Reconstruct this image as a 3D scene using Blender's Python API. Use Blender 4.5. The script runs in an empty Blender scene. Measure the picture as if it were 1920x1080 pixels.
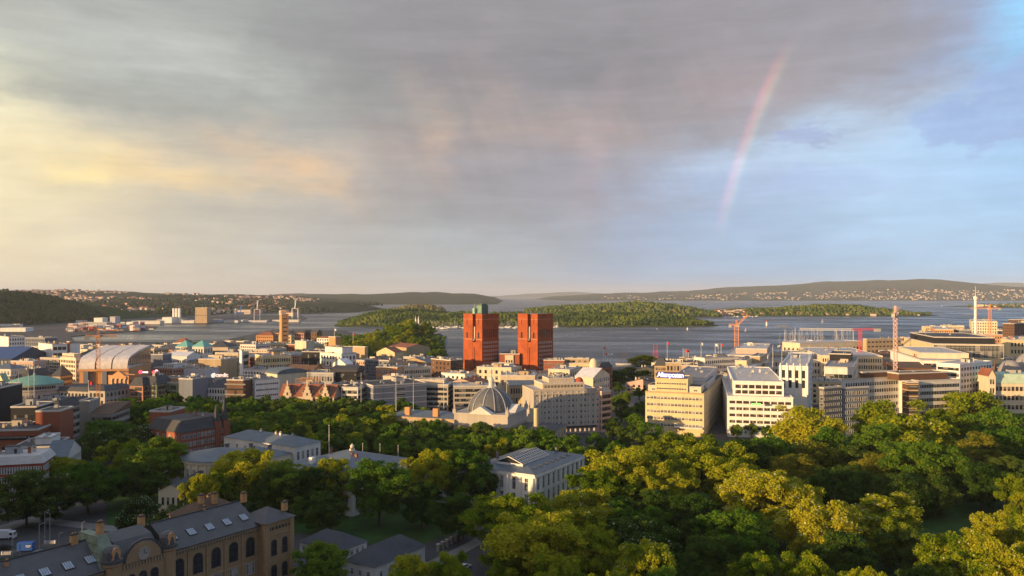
import bpy, math, random
import numpy as np
from mathutils import Vector, noise
from mathutils.geometry import tessellate_polygon

# ------------------------------------------------------------------ camera, sky, sun, exposure
SC = bpy.context.scene
CAMH, FPX, HOR = 85.0, 1500.0, 553.0          # eye height, focal length in photo pixels, horizon row
cd = bpy.data.cameras.new('camera'); cam = bpy.data.objects.new('camera', cd); SC.collection.objects.link(cam)
cam.location = (0, 0, CAMH); cam.rotation_euler = (math.radians(90), 0, 0)
cd.sensor_width = 36; cd.lens = 36 * FPX / 1920; cd.shift_y = (HOR - 540) / 1920
cd.clip_start = 1; cd.clip_end = 90000
SC.camera = cam
SC.view_settings.view_transform = 'Standard'; SC.view_settings.look = 'None'
SC.view_settings.exposure = 0.7; SC.view_settings.gamma = 1
SC.cycles.max_bounces = 5; SC.cycles.diffuse_bounces = 2; SC.cycles.glossy_bounces = 2
SC.cycles.transmission_bounces = 3; SC.cycles.transparent_max_bounces = 6; SC.cycles.volume_bounces = 0
SC.cycles.sample_clamp_indirect = 4

SUN_AZ, SUN_EL = 235.45, 7.6                  # clockwise from the view direction
sa, se = math.radians(SUN_AZ), math.radians(SUN_EL)
SUN_DIR = Vector((math.sin(sa) * math.cos(se), math.cos(sa) * math.cos(se), math.sin(se)))
sl = bpy.data.lights.new('sun', 'SUN'); sl.energy = 5.0; sl.angle = math.radians(0.5); sl.color = (1.0, 0.64, 0.30)
so = bpy.data.objects.new('sun', sl); SC.collection.objects.link(so)
so.rotation_euler = SUN_DIR.to_track_quat('Z', 'Y').to_euler()

W = bpy.data.worlds.new('World'); SC.world = W; W.use_nodes = True
nt = W.node_tree; nt.nodes.clear()
def N(t, **k):
    n = nt.nodes.new(t)
    for a, b in k.items(): setattr(n, a, b)
    return n
def put(inp, v):
    if hasattr(v, 'is_output'): nt.links.new(v, inp)
    elif isinstance(v, (tuple, list)) and len(v) == 3 and inp.type == 'RGBA': inp.default_value = (*v, 1)
    else: inp.default_value = v
def Mth(op, a, b=None, c=None, clamp=False):
    n = N('ShaderNodeMath', operation=op, use_clamp=clamp)
    put(n.inputs[0], a)
    if b is not None: put(n.inputs[1], b)
    if c is not None: put(n.inputs[2], c)
    return n.outputs[0]
def add(a, b): return Mth('ADD', a, b)
def sub(a, b): return Mth('SUBTRACT', a, b)
def mul(a, b): return Mth('MULTIPLY', a, b)
def mixc(f, a, b, mode='MIX'):
    n = N('ShaderNodeMix', data_type='RGBA', blend_type=mode)
    put(n.inputs[0], f); put(n.inputs[6], a); put(n.inputs[7], b)
    return n.outputs[2]
def smooth(x, lo, hi):
    n = N('ShaderNodeMapRange', interpolation_type='SMOOTHSTEP')
    put(n.inputs[0], x); n.inputs[1].default_value = lo; n.inputs[2].default_value = hi
    return n.outputs[0]
def ramp(x, pts):
    n = N('ShaderNodeValToRGB'); put(n.inputs[0], x)
    e = n.color_ramp.elements
    while len(e) < len(pts): e.new(0.5)
    for i, (p, c) in enumerate(pts):
        e[i].position = p
    for i, (p, c) in enumerate(pts): e[i].color = (*c, 1)
    return n.outputs[0]
def lin(r, g, b):
    return tuple(((v / 255 + 0.055) / 1.055) ** 2.4 if v > 10 else v / 255 / 12.92 for v in (r, g, b))
tc = N('ShaderNodeTexCoord')
sx = N('ShaderNodeSeparateXYZ'); nt.links.new(tc.outputs['Generated'], sx.inputs[0])
dx, dy, dz = sx.outputs
AZ0 = mul(Mth('ARCTAN2', dx, dy), 57.2958)
EL0 = mul(Mth('ARCSINE', dz), 57.2958)
def nz(sxs, sys, scale, detail=4, rough=0.5, off=0.0, dist=0.0):
    cb = N('ShaderNodeCombineXYZ'); put(cb.inputs[0], add(mul(AZ0, sxs), off)); put(cb.inputs[1], mul(EL0, sys)); cb.inputs[2].default_value = off
    n = N('ShaderNodeTexNoise'); nt.links.new(cb.outputs[0], n.inputs['Vector'])
    n.inputs['Scale'].default_value = scale; n.inputs['Detail'].default_value = detail
    n.inputs['Roughness'].default_value = rough; n.inputs['Distortion'].default_value = dist
    return n.outputs[0]
w1 = sub(nz(0.05, 0.09, 1.6, 3, 0.5, 3.1), 0.5)
w2 = sub(nz(0.05, 0.10, 2.0, 3, 0.5, 9.7), 0.5)
w3 = sub(nz(0.07, 0.13, 4.0, 7, 0.62, 12.1), 0.5); w4 = sub(nz(0.06, 0.12, 4.5, 7, 0.62, 15.4), 0.5)
AZ = add(add(AZ0, mul(w1, 9)), mul(w3, 7)); EL = add(add(EL0, mul(w2, 3.6)), mul(w4, 3.2))
def u(az): return (az + 40) / 80
ua = mul(add(AZ, 40), 1 / 80)
low = ramp(ua, [(u(-36), lin(238, 220, 180)), (u(-29), lin(224, 210, 182)), (u(-20), lin(198, 190, 176)), (u(-10), lin(176, 178, 178)),
                (u(0), lin(160, 170, 182)), (u(9), lin(148, 170, 200)), (u(18), lin(150, 184, 218)), (u(30), lin(160, 198, 232))])
mid = ramp(ua, [(u(-36), lin(238, 220, 178)), (u(-29), lin(216, 202, 172)), (u(-20), lin(190, 182, 168)), (u(-12), lin(172, 167, 163)),
                (u(-4), lin(150, 147, 152)), (u(6), lin(150, 148, 160)), (u(14), lin(160, 176, 204)), (u(24), lin(174, 204, 234)), (u(33), lin(160, 196, 232))])
high = ramp(ua, [(u(-36), lin(180, 182, 176)), (u(-26), lin(168, 170, 166)), (u(-16), lin(152, 153, 152)), (u(-6), lin(142, 140, 142)),
                 (u(4), lin(137, 134, 139)), (u(13), lin(148, 141, 147)), (u(22), lin(160, 156, 170)), (u(28), lin(152, 168, 200)), (u(34), lin(142, 198, 240))])
c = mixc(smooth(EL, 1.5, 7.5), low, mid)
c = mixc(smooth(EL, 9.0, 14.0), c, high)
# heavy rain cloud lowering over the middle: its ragged lower edge slopes up to the right
edge = sub(sub(EL, 6.5), mul(sub(AZ, 8), 0.26))
deck = mul(smooth(edge, -3.0, 3.0), mul(smooth(AZ, -16, -2), sub(1, smooth(AZ, 24, 31))))
deck = mul(deck, smooth(EL, 7, 12))
c = mixc(mul(deck, 0.72), c, lin(147, 143, 147))
def blob(a0, e0, wa, we, tilt=0.0, soft=1.0):
    t = math.radians(tilt); ca, sn = math.cos(t), math.sin(t)
    da = sub(AZ, a0); de = sub(EL, e0)
    p = mul(add(mul(da, ca), mul(de, sn)), 1 / wa)
    q = mul(sub(mul(de, ca), mul(da, sn)), 1 / we)
    r = add(mul(p, p), mul(q, q))
    return Mth('POWER', 2.71828, mul(r, -soft))
fine = nz(0.06, 0.16, 5.0, 6, 0.62, 1.7, 0.4)
fk = smooth(fine, 0.25, 0.72)
for a0, e0, wa, we, tl, st, col in [
    (-35.5, 12.0, 4.5, 5.5, 0, .6, lin(246, 238, 196)), (-29.3, 8.2, 1.9, 1.5, 0, .6, lin(255, 236, 168)), (-26.0, 8.6, 6.5, 1.3, 0, .5, lin(250, 214, 150)),
    (-21.0, 8.2, 5.0, .8, 0, .45, lin(246, 210, 150)), (-15.2, 9.0, 4.5, 1.0, -20, .55, lin(240, 196, 146)), (-8, 10.0, 5, 2.2, 0, .25, lin(214, 176, 152)),
    (-5.4, 11.5, 1.5, 3.6, 16, .36, lin(214, 180, 150)), (-1.5, 13.5, 1.3, 3.6, 14, .16, lin(205, 172, 150)), (4, 11.5, 6, 1.8, -8, .38, lin(196, 164, 148)),
    (16, 13.5, 6, 2.2, 0, .34, lin(186, 160, 160)), (-22, 15.0, 10, 1.8, -6, .5, lin(198, 202, 194)), (-12, 13.2, 5, .8, 0, .2, lin(190, 188, 178)),
    (-25, 12.8, 12, .8, 0, .5, lin(150, 152, 145)), (-10.5, 14.5, 6, 2.4, -20, .5, lin(138, 138, 137)), (4.5, 15.8, 8, 1.6, 4, .5, lin(124, 121, 127)),
    (-33, 17.5, 5, 1.2, 0, .35, lin(150, 150, 150)), (24, 11.2, 6, 2.0, 6, .6, lin(186, 212, 240)), (19.5, 8.8, 8, 1.1, 0, .45, lin(190, 212, 238)),
    (21, 7.3, 6, .9, 0, .5, lin(160, 176, 220)), (14, 5.0, 9, 1.4, 0, .25, lin(150, 176, 214)), (33.5, 16.8, 2.0, 2.6, 30, .9, lin(150, 210, 246))]:
    f = mul(blob(a0, e0, wa, we, tl), mul(add(mul(fk, 0.55), 0.55), st))
    c = mixc(Mth('MINIMUM', f, 1.0), c, col)
# ragged periwinkle cloud at the right and small torn wisps in the blue gap
wn = nz(0.07, 0.10, 5.5, 7, 0.68, 6.3)
pc = smooth(add(blob(31.5, 11.3, 3.9, 2.9), mul(sub(wn, 0.5), 1.6)), 0.40, 0.66)
c = mixc(mul(pc, mul(smooth(AZ0, 24, 28), .8)), c, mixc(wn, lin(128, 152, 200), lin(172, 194, 232)))
ws = smooth(add(mul(blob(20.5, 10.4, 4.2, 1.3), 0.8), mul(sub(nz(0.10, 0.26, 6, 7, .7, 2.2), 0.5), 1.8)), 0.52, 0.82)
c = mixc(mul(ws, .6), c, lin(152, 164, 204))
# overall streaks
st = add(mul(nz(0.022, 0.20, 5.0, 6, 0.62, 4.4, 0.3), .6), mul(nz(0.05, 0.13, 4.0, 9, 0.68, 8.4, 0.8), .4))
sc_ = add(0.70, mul(st, 0.60))
shaft = N('ShaderNodeCombineXYZ'); put(shaft.inputs[0], mul(add(AZ0, mul(EL0, .42)), .42)); put(shaft.inputs[1], mul(EL0, .035)); shaft.inputs[2].default_value = 5.5
sn_ = N('ShaderNodeTexNoise'); nt.links.new(shaft.outputs[0], sn_.inputs['Vector']); sn_.inputs['Scale'].default_value = 1.0; sn_.inputs['Detail'].default_value = 5; sn_.inputs['Roughness'].default_value = .6
sc_ = mul(sc_, add(1, mul(mul(sub(sn_.outputs[0], .5), .34), mul(smooth(AZ0, -16, -6), mul(sub(1, smooth(AZ0, 10, 22)), mul(smooth(EL0, 4, 8), sub(1, smooth(EL0, 14, 19))))))))
cb = N('ShaderNodeCombineXYZ'); [put(cb.inputs[i], sc_) for i in range(3)]
c = mixc(1.0, c, cb.outputs[0], 'MULTIPLY')
# rainbow: two true circles about the point opposite the sun
va = N('ShaderNodeVectorMath', operation='DOT_PRODUCT'); nt.links.new(tc.outputs['Generated'], va.inputs[0]); va.inputs[1].default_value = (math.sin(math.radians(55.45)) * math.cos(math.radians(5)), math.cos(math.radians(55.45)) * math.cos(math.radians(5)), -math.sin(math.radians(5)))
ang = mul(Mth('ARCCOSINE', va.outputs['Value']), 57.2958)
def bow(a_in, a_out, k, cols):
    global c
    t = mul(sub(ang, a_in), 1 / (a_out - a_in))
    col = ramp(t, cols)
    m = mul(mul(smooth(t, -0.05, 0.45), sub(1, smooth(t, 0.6, 1.05))), mul(smooth(EL0, 3.2, 7.5), sub(1, smooth(EL0, 13.5, 17.5))))
    m = mul(m, add(0.72, mul(fk, 0.35)))
    c = mixc(mul(m, k), c, col, 'ADD')
bow(41.1, 42.5, 0.25, [(0, (.08, .10, .22)), (.22, (.12, .28, .18)), (.45, (.60, .34, .14)), (.70, (.85, .16, .14)), (1, (.60, .06, .14))])
bow(50.2, 53.5, 0.06, [(0, (.9, .2, .1)), (1, (.3, .3, .4))])
# behind and overhead: plain grey overcast, warm towards the sun
back = mul(smooth(mul(dy, -1), -0.25, 0.35), 1.0)
vs = N('ShaderNodeVectorMath', operation='DOT_PRODUCT'); nt.links.new(tc.outputs['Generated'], vs.inputs[0]); vs.inputs[1].default_value = SUN_DIR
warm = smooth(vs.outputs['Value'], 0.6, 1.0)
bk = mixc(warm, lin(158, 168, 190), lin(232, 200, 156))
c = mixc(back, c, bk)
c = mixc(smooth(EL0, 22, 42), c, lin(168, 177, 196))
side = sub(smooth(AZ0, 38, 75), 0.0)
c = mixc(mul(side, .75), c, lin(130, 145, 172))
ten = N('ShaderNodeVectorMath', operation='SCALE'); nt.links.new(c, ten.inputs[0]); ten.inputs['Scale'].default_value = 7.3
sky = N('ShaderNodeTexSky', sky_type='NISHITA'); sky.sun_disc = False
sky.sun_elevation = se; sky.sun_rotation = sa; sky.altitude = 80
fin = mixc(0.94, sky.outputs[0], ten.outputs[0])
bg = N('ShaderNodeBackground'); nt.links.new(fin, bg.inputs[0]); bg.inputs[1].default_value = 0.1
wo = N('ShaderNodeOutputWorld'); nt.links.new(bg.outputs[0], wo.inputs[0])

# ------------------------------------------------------------------ helpers
R = random.Random(7)
COL = SC.collection
MATS = {}
def mat(name, rgb, rough=0.8, var=0.14, scale=0.25, seam=0, spec=0.3, metal=0.0, brick=0, streak=0.0, emit=0):
    if name in MATS: return MATS[name]
    m = bpy.data.materials.new(name); m.use_nodes = True; t = m.node_tree; b = t.nodes['Principled BSDF']
    b.inputs['Roughness'].default_value = rough; b.inputs['Specular IOR Level'].default_value = spec; b.inputs['Metallic'].default_value = metal
    g = t.nodes.new('ShaderNodeNewGeometry'); n1 = t.nodes.new('ShaderNodeTexNoise'); n1.inputs['Scale'].default_value = scale; n1.inputs['Detail'].default_value = 5
    n1.inputs['Roughness'].default_value = 0.65
    mp = t.nodes.new('ShaderNodeMapping'); t.links.new(g.outputs['Position'], mp.inputs[0]); t.links.new(mp.outputs[0], n1.inputs['Vector'])
    if streak: mp.inputs['Scale'].default_value = (1, 1, 0.12)
    mx = t.nodes.new('ShaderNodeMix'); mx.data_type = 'RGBA'
    mr = t.nodes.new('ShaderNodeMapRange'); mr.inputs[1].default_value = 0.3; mr.inputs[2].default_value = 0.7
    t.links.new(n1.outputs[0], mr.inputs[0]); t.links.new(mr.outputs[0], mx.inputs[0])
    mx.inputs[6].default_value = (*[max(0, v * (1 - var)) for v in rgb], 1); mx.inputs[7].default_value = (*[min(1, v * (1 + var)) for v in rgb], 1)
    out = mx.outputs[2]
    if seam or brick:
        tcn = t.nodes.new('ShaderNodeTexCoord')
        if brick:
            br = t.nodes.new('ShaderNodeTexBrick'); br.inputs['Scale'].default_value = 1.0; br.inputs['Brick Width'].default_value = brick * 2.2; br.inputs['Row Height'].default_value = brick
            br.inputs['Mortar Size'].default_value = brick * 0.08
            mp2 = t.nodes.new('ShaderNodeMapping'); mp2.inputs['Rotation'].default_value = (math.radians(90), 0, 0)
            t.links.new(tcn.outputs['Object'], mp2.inputs[0]); t.links.new(mp2.outputs[0], br.inputs['Vector'])
            br.inputs['Color1'].default_value = (1, 1, 1, 1); br.inputs['Color2'].default_value = (.82, .82, .82, 1); br.inputs['Mortar'].default_value = (.7, .7, .7, 1)
            f = br.outputs[0]
        else:
            wv = t.nodes.new('ShaderNodeTexWave'); wv.bands_direction = 'X'; wv.inputs['Scale'].default_value = 0.314 / seam * 1.0
            t.links.new(tcn.outputs['Object'], wv.inputs['Vector'])
            rr = t.nodes.new('ShaderNodeValToRGB'); rr.color_ramp.elements[0].color = (.62, .62, .62, 1); rr.color_ramp.elements[1].position = 0.14
            t.links.new(wv.outputs[0], rr.inputs[0]); f = rr.outputs[0]
        m2 = t.nodes.new('ShaderNodeMix'); m2.data_type = 'RGBA'; m2.blend_type = 'MULTIPLY'; m2.inputs[0].default_value = 1
        t.links.new(out, m2.inputs[6]); t.links.new(f, m2.inputs[7]); out = m2.outputs[2]
    t.links.new(out, b.inputs['Base Color'])
    if emit:
        b.inputs['Emission Color'].default_value = (*rgb, 1); b.inputs['Emission Strength'].default_value = emit
    MATS[name] = m; return m
class MB:
    def __init__(s): s.v = []; s.f = []; s.m = []
    def face(s, pts, m=0):
        k = len(s.v); s.v += [tuple(p) for p in pts]; s.f.append(tuple(range(k, k + len(pts)))); s.m.append(m); return s
    def box(s, x0, y0, z0, x1, y1, z1, m=0, mt=None, bottom=False):
        k = len(s.v); s.v += [(x0, y0, z0), (x1, y0, z0), (x1, y1, z0), (x0, y1, z0), (x0, y0, z1), (x1, y0, z1), (x1, y1, z1), (x0, y1, z1)]
        fs = [(0, 1, 5, 4), (1, 2, 6, 5), (2, 3, 7, 6), (3, 0, 4, 7)]
        for a in fs: s.f.append(tuple(k + i for i in a)); s.m.append(m)
        s.f.append((k + 4, k + 5, k + 6, k + 7)); s.m.append(m if mt is None else mt)
        s.f.append((k + 3, k + 2, k + 1, k)); s.m.append(m)
        return s
    def prism(s, poly, z0, z1, m=0, mt=None, top=True):
        k = len(s.v); n = len(poly); s.v += [(x, y, z0) for x, y in poly] + [(x, y, z1) for x, y in poly]
        for i in range(n):
            j = (i + 1) % n; s.f.append((k + i, k + j, k + n + j, k + n + i)); s.m.append(m)
        if top: s.f.append(tuple(k + n + i for i in range(n))); s.m.append(m if mt is None else mt)
        return s
    def ext(s, prof, y0, y1, m=0, axis='y'):       # profile in (x,z) swept along y (or (y,z) along x)
        k = len(s.v); n = len(prof)
        P = (lambda a, z, t: (a, t, z)) if axis == 'y' else (lambda a, z, t: (t, a, z))
        s.v += [P(a, z, y0) for a, z in prof] + [P(a, z, y1) for a, z in prof]
        for i in range(n):
            j = (i + 1) % n; s.f.append((k + i, k + j, k + n + j, k + n + i)); s.m.append(m)
        s.f.append(tuple(k + i for i in reversed(range(n)))); s.f.append(tuple(k + n + i for i in range(n))); s.m += [m, m]
        return s
    def cyl(s, x, y, z0, z1, r0, r1=None, n=10, m=0, cap=True):
        r1 = r0 if r1 is None else r1; k = len(s.v)
        for z, r in ((z0, r0), (z1, r1)):
            s.v += [(x + r * math.cos(2 * math.pi * i / n), y + r * math.sin(2 * math.pi * i / n), z) for i in range(n)]
        for i in range(n):
            j = (i + 1) % n; s.f.append((k + i, k + j, k + n + j, k + n + i)); s.m.append(m)
        if cap: s.f.append(tuple(k + n + i for i in range(n))); s.m.append(m)
        return s
    def lathe(s, x, y, prof, n=24, m=0, a0=0, a1=2 * math.pi):
        k = len(s.v); full = abs(a1 - a0 - 2 * math.pi) < 1e-6; c_ = n if full else n + 1
        for r, z in prof: s.v += [(x + r * math.cos(a0 + (a1 - a0) * i / n), y + r * math.sin(a0 + (a1 - a0) * i / n), z) for i in range(c_)]
        for q in range(len(prof) - 1):
            for i in range(n):
                j = (i + 1) % c_; s.f.append((k + q * c_ + i, k + q * c_ + j, k + (q + 1) * c_ + j, k + (q + 1) * c_ + i)); s.m.append(m)
        return s
    def bar(s, p, q, w, m=0, w2=None):
        p, q = Vector(p), Vector(q); d = q - p
        if d.length < 1e-6: return s
        d.normalize(); a = d.cross(Vector((0, 0, 1)))
        if a.length < 1e-3: a = Vector((1, 0, 0))
        a.normalize(); b = d.cross(a); k = len(s.v); w2 = w if w2 is None else w2
        for c0, ww in ((p, w / 2), (q, w2 / 2)):
            for i, j in ((-1, -1), (1, -1), (1, 1), (-1, 1)): s.v.append(tuple(c0 + a * i * ww + b * j * ww))
        for i in range(4):
            j = (i + 1) % 4; s.f.append((k + i, k + j, k + 4 + j, k + 4 + i)); s.m.append(m)
        s.f.append((k + 3, k + 2, k + 1, k)); s.f.append((k + 4, k + 5, k + 6, k + 7)); s.m += [m, m]
        return s
    def mesh(s, name, mats, smooth_=False):
        me = bpy.data.meshes.new(name); me.from_pydata(s.v, [], s.f)
        for x in mats: me.materials.append(x)
        if len(mats) > 1: me.polygons.foreach_set('material_index', s.m)
        if smooth_: me.polygons.foreach_set('use_smooth', [True] * len(s.f))
        me.update(); return me
    def build(s, name, mats, parent=None, loc=(0, 0, 0), rz=0, smooth_=False):
        if not isinstance(mats, (list, tuple)): mats = [mats]
        return ob(name, s.mesh(name, mats, smooth_), parent, loc, rz)
def ob(name, me, parent=None, loc=(0, 0, 0), rz=0, sc=None):
    o = bpy.data.objects.new(name, me); COL.objects.link(o); o.location = loc; o.rotation_euler = (0, 0, rz)
    if sc is not None: o.scale = sc
    if parent is not None: o.parent = parent
    return o
def tag(o, label=None, cat=None, group=None, kind=None):
    if label: o['label'] = label
    if cat: o['category'] = cat
    if group: o['group'] = group
    if kind: o['kind'] = kind
    return o
def empty(name, loc, rz=0, **k): return tag(ob(name, None, None, loc, rz), **k)
def px2(px, Y): return (px - 960) / FPX * Y
def Yof(py, h): return (CAMH - h) * FPX / (py - HOR)
def gp(px, py, z=0.0):
    Y = Yof(py, z); return Vector((px2(px, Y), Y, z))
def arrmesh(name, V, F, mats, mi=None, smooth_=False):
    me = bpy.data.meshes.new(name); n, k = F.shape
    me.vertices.add(len(V)); me.vertices.foreach_set('co', V.astype(np.float32).ravel())
    me.loops.add(n * k); me.loops.foreach_set('vertex_index', F.astype(np.int32).ravel())
    me.polygons.add(n); me.polygons.foreach_set('loop_start', np.arange(0, n * k, k, dtype=np.int32))
    for x in mats: me.materials.append(x)
    if mi is not None: me.polygons.foreach_set('material_index', mi.astype(np.int32))
    if smooth_: me.polygons.foreach_set('use_smooth', np.ones(n, dtype=bool))
    me.update(calc_edges=True); return me
def interp(pts, x):
    xs = [p[0] for p in pts]; ys = [p[1] for p in pts]
    return float(np.interp(x, xs, ys))
# ------------------------------------------------------------------ water, land, hills, islands
def poly_sheet(name, pts, z, m, skirt=None):
    tris = tessellate_polygon([[Vector((x, y, 0)) for x, y in pts]])
    b = MB(); b.v = [(x, y, z) for x, y in pts]; b.f = [tuple(t) for t in tris]
    b.f = [t if (Vector(b.v[t[1]]) - Vector(b.v[t[0]])).cross(Vector(b.v[t[2]]) - Vector(b.v[t[0]])).z > 0 else t[::-1] for t in b.f]
    b.m = [0] * len(b.f)
    if skirt is not None:
        n = len(pts)
        for i in range(n):
            (x0, y0), (x1, y1) = pts[i], pts[(i + 1) % n]
            b.face([(x0, y0, z), (x1, y1, z), (x1, y1, skirt), (x0, y0, skirt)], 0)
    o = b.build(name, m); tag(o, kind='structure'); return o
def water_mat():
    m = bpy.data.materials.new('fjord_water'); m.use_nodes = True; t = m.node_tree; b = t.nodes['Principled BSDF']
    b.inputs['Base Color'].default_value = (0.03, 0.04, 0.055, 1); b.inputs['Roughness'].default_value = 0.3; b.inputs['IOR'].default_value = 1.33
    g = t.nodes.new('ShaderNodeNewGeometry')
    def nz_(sc, sx_, det):
        mp = t.nodes.new('ShaderNodeMapping'); mp.inputs['Scale'].default_value = (sc * sx_, sc, sc); mp.inputs['Rotation'].default_value = (0, 0, 0.35)
        t.links.new(g.outputs['Position'], mp.inputs[0]); n = t.nodes.new('ShaderNodeTexNoise'); n.inputs['Scale'].default_value = 1; n.inputs['Detail'].default_value = det
        n.inputs['Roughness'].default_value = .6
        t.links.new(mp.outputs[0], n.inputs['Vector']); return n.outputs[0]
    a = nz_(0.16, 0.7, 6); bmp = t.nodes.new('ShaderNodeBump'); bmp.inputs['Strength'].default_value = 0.9; bmp.inputs['Distance'].default_value = 1.6
    t.links.new(a, bmp.inputs['Height']); t.links.new(bmp.outputs[0], b.inputs['Normal'])
    c_ = nz_(0.006, 0.5, 5); mr = t.nodes.new('ShaderNodeMapRange'); mr.inputs[1].default_value = .35; mr.inputs[2].default_value = .65
    mr.inputs[3].default_value = 0.15; mr.inputs[4].default_value = 0.5; t.links.new(c_, mr.inputs[0]); t.links.new(mr.outputs[0], b.inputs['Roughness'])
    return m
wb = MB().face([(-42000, -3000, -1.5), (42000, -3000, -1.5), (42000, 45000, -1.5), (-42000, 45000, -1.5)])
tag(wb.build('water', water_mat()), kind='structure')
asphalt = mat('asphalt', (.060, .060, .062), .9, .3, .08)
paving = mat('paving', (.20, .19, .18), .9, .2, .12)
lawn = mat('lawn', (.03, .075, .012), 1, .35, .12)
quay = mat('quay_stone', (.25, .23, .21), .9, .25, .1)
LAND = [(-5200, -600), (4200, -600), (4200, 2300), (px2(1925, 2240), 2240), (px2(1830, 2100), 2100), (px2(1765, 1850), 1850), (px2(1705, 1500), 1500), (px2(1610, 1340), 1340),
        (px2(1440, 1180), 1180), (px2(1330, 1040), 1040), (px2(1225, 965), 965), (px2(1140, 935), 935), (-60, 925), (-75, 990), (-100, 1140), (-150, 1315), (-317, 1700), (-400, 1900), (-585, 1930),
        (-560, 1700), (-540, 1440), (-800, 1465), (-905, 1640), (-905, 1800), (-880, 1961), (-960, 2170), (-1250, 2330), (-1290, 2500), (-932, 2450), (-694, 2600), (-740, 2900), (-900, 3400), (-5200, 3400)]
poly_sheet('ground', LAND, 0.0, asphalt, -3)
# lawns and pavements laid on the ground
def pxpoly(l): return [tuple(gp(a, b)[:2]) for a, b in l]
poly_sheet('park_lawn', pxpoly([(900, 1110), (1010, 925), (1180, 838), (1560, 812), (2150, 770), (2500, 1120)]), .008, lawn)
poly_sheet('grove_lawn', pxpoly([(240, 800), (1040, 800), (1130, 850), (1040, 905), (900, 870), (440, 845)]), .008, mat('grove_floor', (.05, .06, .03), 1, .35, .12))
poly_sheet('garden_lawn', pxpoly([(200, 1010), (330, 1000), (560, 1000), (760, 1030), (900, 985), (880, 950), (560, 900), (200, 920)]), .008, lawn)
poly_sheet('plaza', pxpoly([(1135, 765), (1215, 765), (1205, 722), (1150, 722)]), .008, mat('plaza_stone', (.13, .125, .12), .9, .3, .2))
poly_sheet('road', pxpoly([(1128, 835), (1205, 835), (1196, 765), (1150, 765)]), .012, mat('road_asphalt', (.045, .045, .048), .85, .25, .1))
poly_sheet('pavement', pxpoly([(805, 1075), (905, 1019), (893, 1010), (790, 1060)]), .12, paving, 0)
poly_sheet('path', pxpoly([(0, 985), (60, 968), (250, 990), (240, 1000), (60, 980), (0, 1000)]), .012, paving)

def hillmat(name, cols, scale, spec=0):
    m = bpy.data.materials.new(name); m.use_nodes = True; t = m.node_tree; b = t.nodes['Principled BSDF']; b.inputs['Roughness'].default_value = 1; b.inputs['Specular IOR Level'].default_value = 0
    g = t.nodes.new('ShaderNodeNewGeometry'); n = t.nodes.new('ShaderNodeTexNoise'); n.inputs['Scale'].default_value = scale; n.inputs['Detail'].default_value = 8; n.inputs['Roughness'].default_value = .7
    t.links.new(g.outputs['Position'], n.inputs['Vector']); r = t.nodes.new('ShaderNodeValToRGB'); e = r.color_ramp.elements
    while len(e) < len(cols): e.new(.5)
    for i, c_ in enumerate(cols): e[i].position = .32 + .36 * i / (len(cols) - 1)
    for i, c_ in enumerate(cols): e[i].color = (*c_, 1)
    t.links.new(n.outputs[0], r.inputs[0]); t.links.new(r.outputs[0], b.inputs['Base Color']); return m
WOOD = hillmat('woodland', [(.020, .034, .012), (.04, .06, .018), (.07, .085, .025)], .03)
FARW = hillmat('far_woodland', [(.022, .032, .018), (.035, .046, .022), (.055, .062, .03)], .004)
HF = {}
def hill(name, prof, Yr, Yb, Yk, m, rough=4.0, nscale=.01, nx=160, ny=36, pw=1.0, z0=-4):
    xs = np.linspace(px2(prof[0][0], Yr), px2(prof[-1][0], Yr), nx)
    ys = np.linspace(Yb, Yk, ny)
    def H(x, y):
        p = 960 + x / Yr * FPX
        top = CAMH + (HOR - interp(prof, p)) * Yr / FPX
        if y <= Yr: t = (y - Yb) / (Yr - Yb); f = (t if pw == 1 else 1 - (1 - t) ** pw); f = f * (1.5 - .5 * f) if pw == 1 else f
        else: f = 1 - ((y - Yr) / (Yk - Yr)) ** 1.6
        f = max(0, min(1, f))
        nn = noise.fractal(Vector((x * nscale, y * nscale, 3.3)), 1.0, 2.0, 5) * rough * (0.25 + f)
        return z0 + (top - z0) * f + nn * min(1, f * 6)
    V = [(x, y, H(x, y)) for y in ys for x in xs]
    F = [(j * nx + i, j * nx + i + 1, (j + 1) * nx + i + 1, (j + 1) * nx + i) for j in range(ny - 1) for i in range(nx - 1)]
    o = ob(name, arrmesh(name, np.array(V), np.array(F), [m], smooth_=True)); tag(o, kind='structure'); HF[name] = H; return o, H
_, H_left = hill('hill_south_slope', [(-260, 549), (-60, 550), (0, 549), (80, 546), (150, 544), (200, 546), (260, 549), (330, 551), (430, 552), (520, 555), (600, 560), (660, 566)], 6500, 2550, 9000, FARW, 9, .004, 200, 50, 1.15)
_, H_eke = hill('hill_wooded', [(-260, 540), (-80, 549), (0, 553), (38, 560), (75, 573), (105, 587), (128, 602), (142, 612)], 2450, 1960, 3300, WOOD, 7, .012, 110, 40, 1.5)
hill('hill_dark_headland', [(500, 590), (515, 578), (545, 570), (580, 568), (620, 566), (655, 567), (680, 573), (692, 583)], 4300, 3900, 5000, FARW, 5, .008, 80, 18, 1.8)
hill('hill_peninsula', [(540, 566), (580, 553), (640, 552), (680, 551), (740, 549), (800, 548), (860, 550), (900, 553), (925, 558), (940, 567)], 9500, 7200, 13000, FARW, 14, .002, 110, 26, 1.6)
hill('hill_mid_ridge', [(380, 556), (470, 553), (555, 550), (575, 551), (610, 556), (660, 553), (720, 553)], 12000, 10500, 15000, FARW, 16, .002, 90, 16, 1.6)
hill('hill_faint', [(860, 560), (930, 556), (1000, 551), (1040, 548), (1070, 546.5), (1100, 549), (1180, 552), (1250, 556)], 30000, 27000, 34000, FARW, 25, .0008, 90, 14, 1.6)
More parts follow.
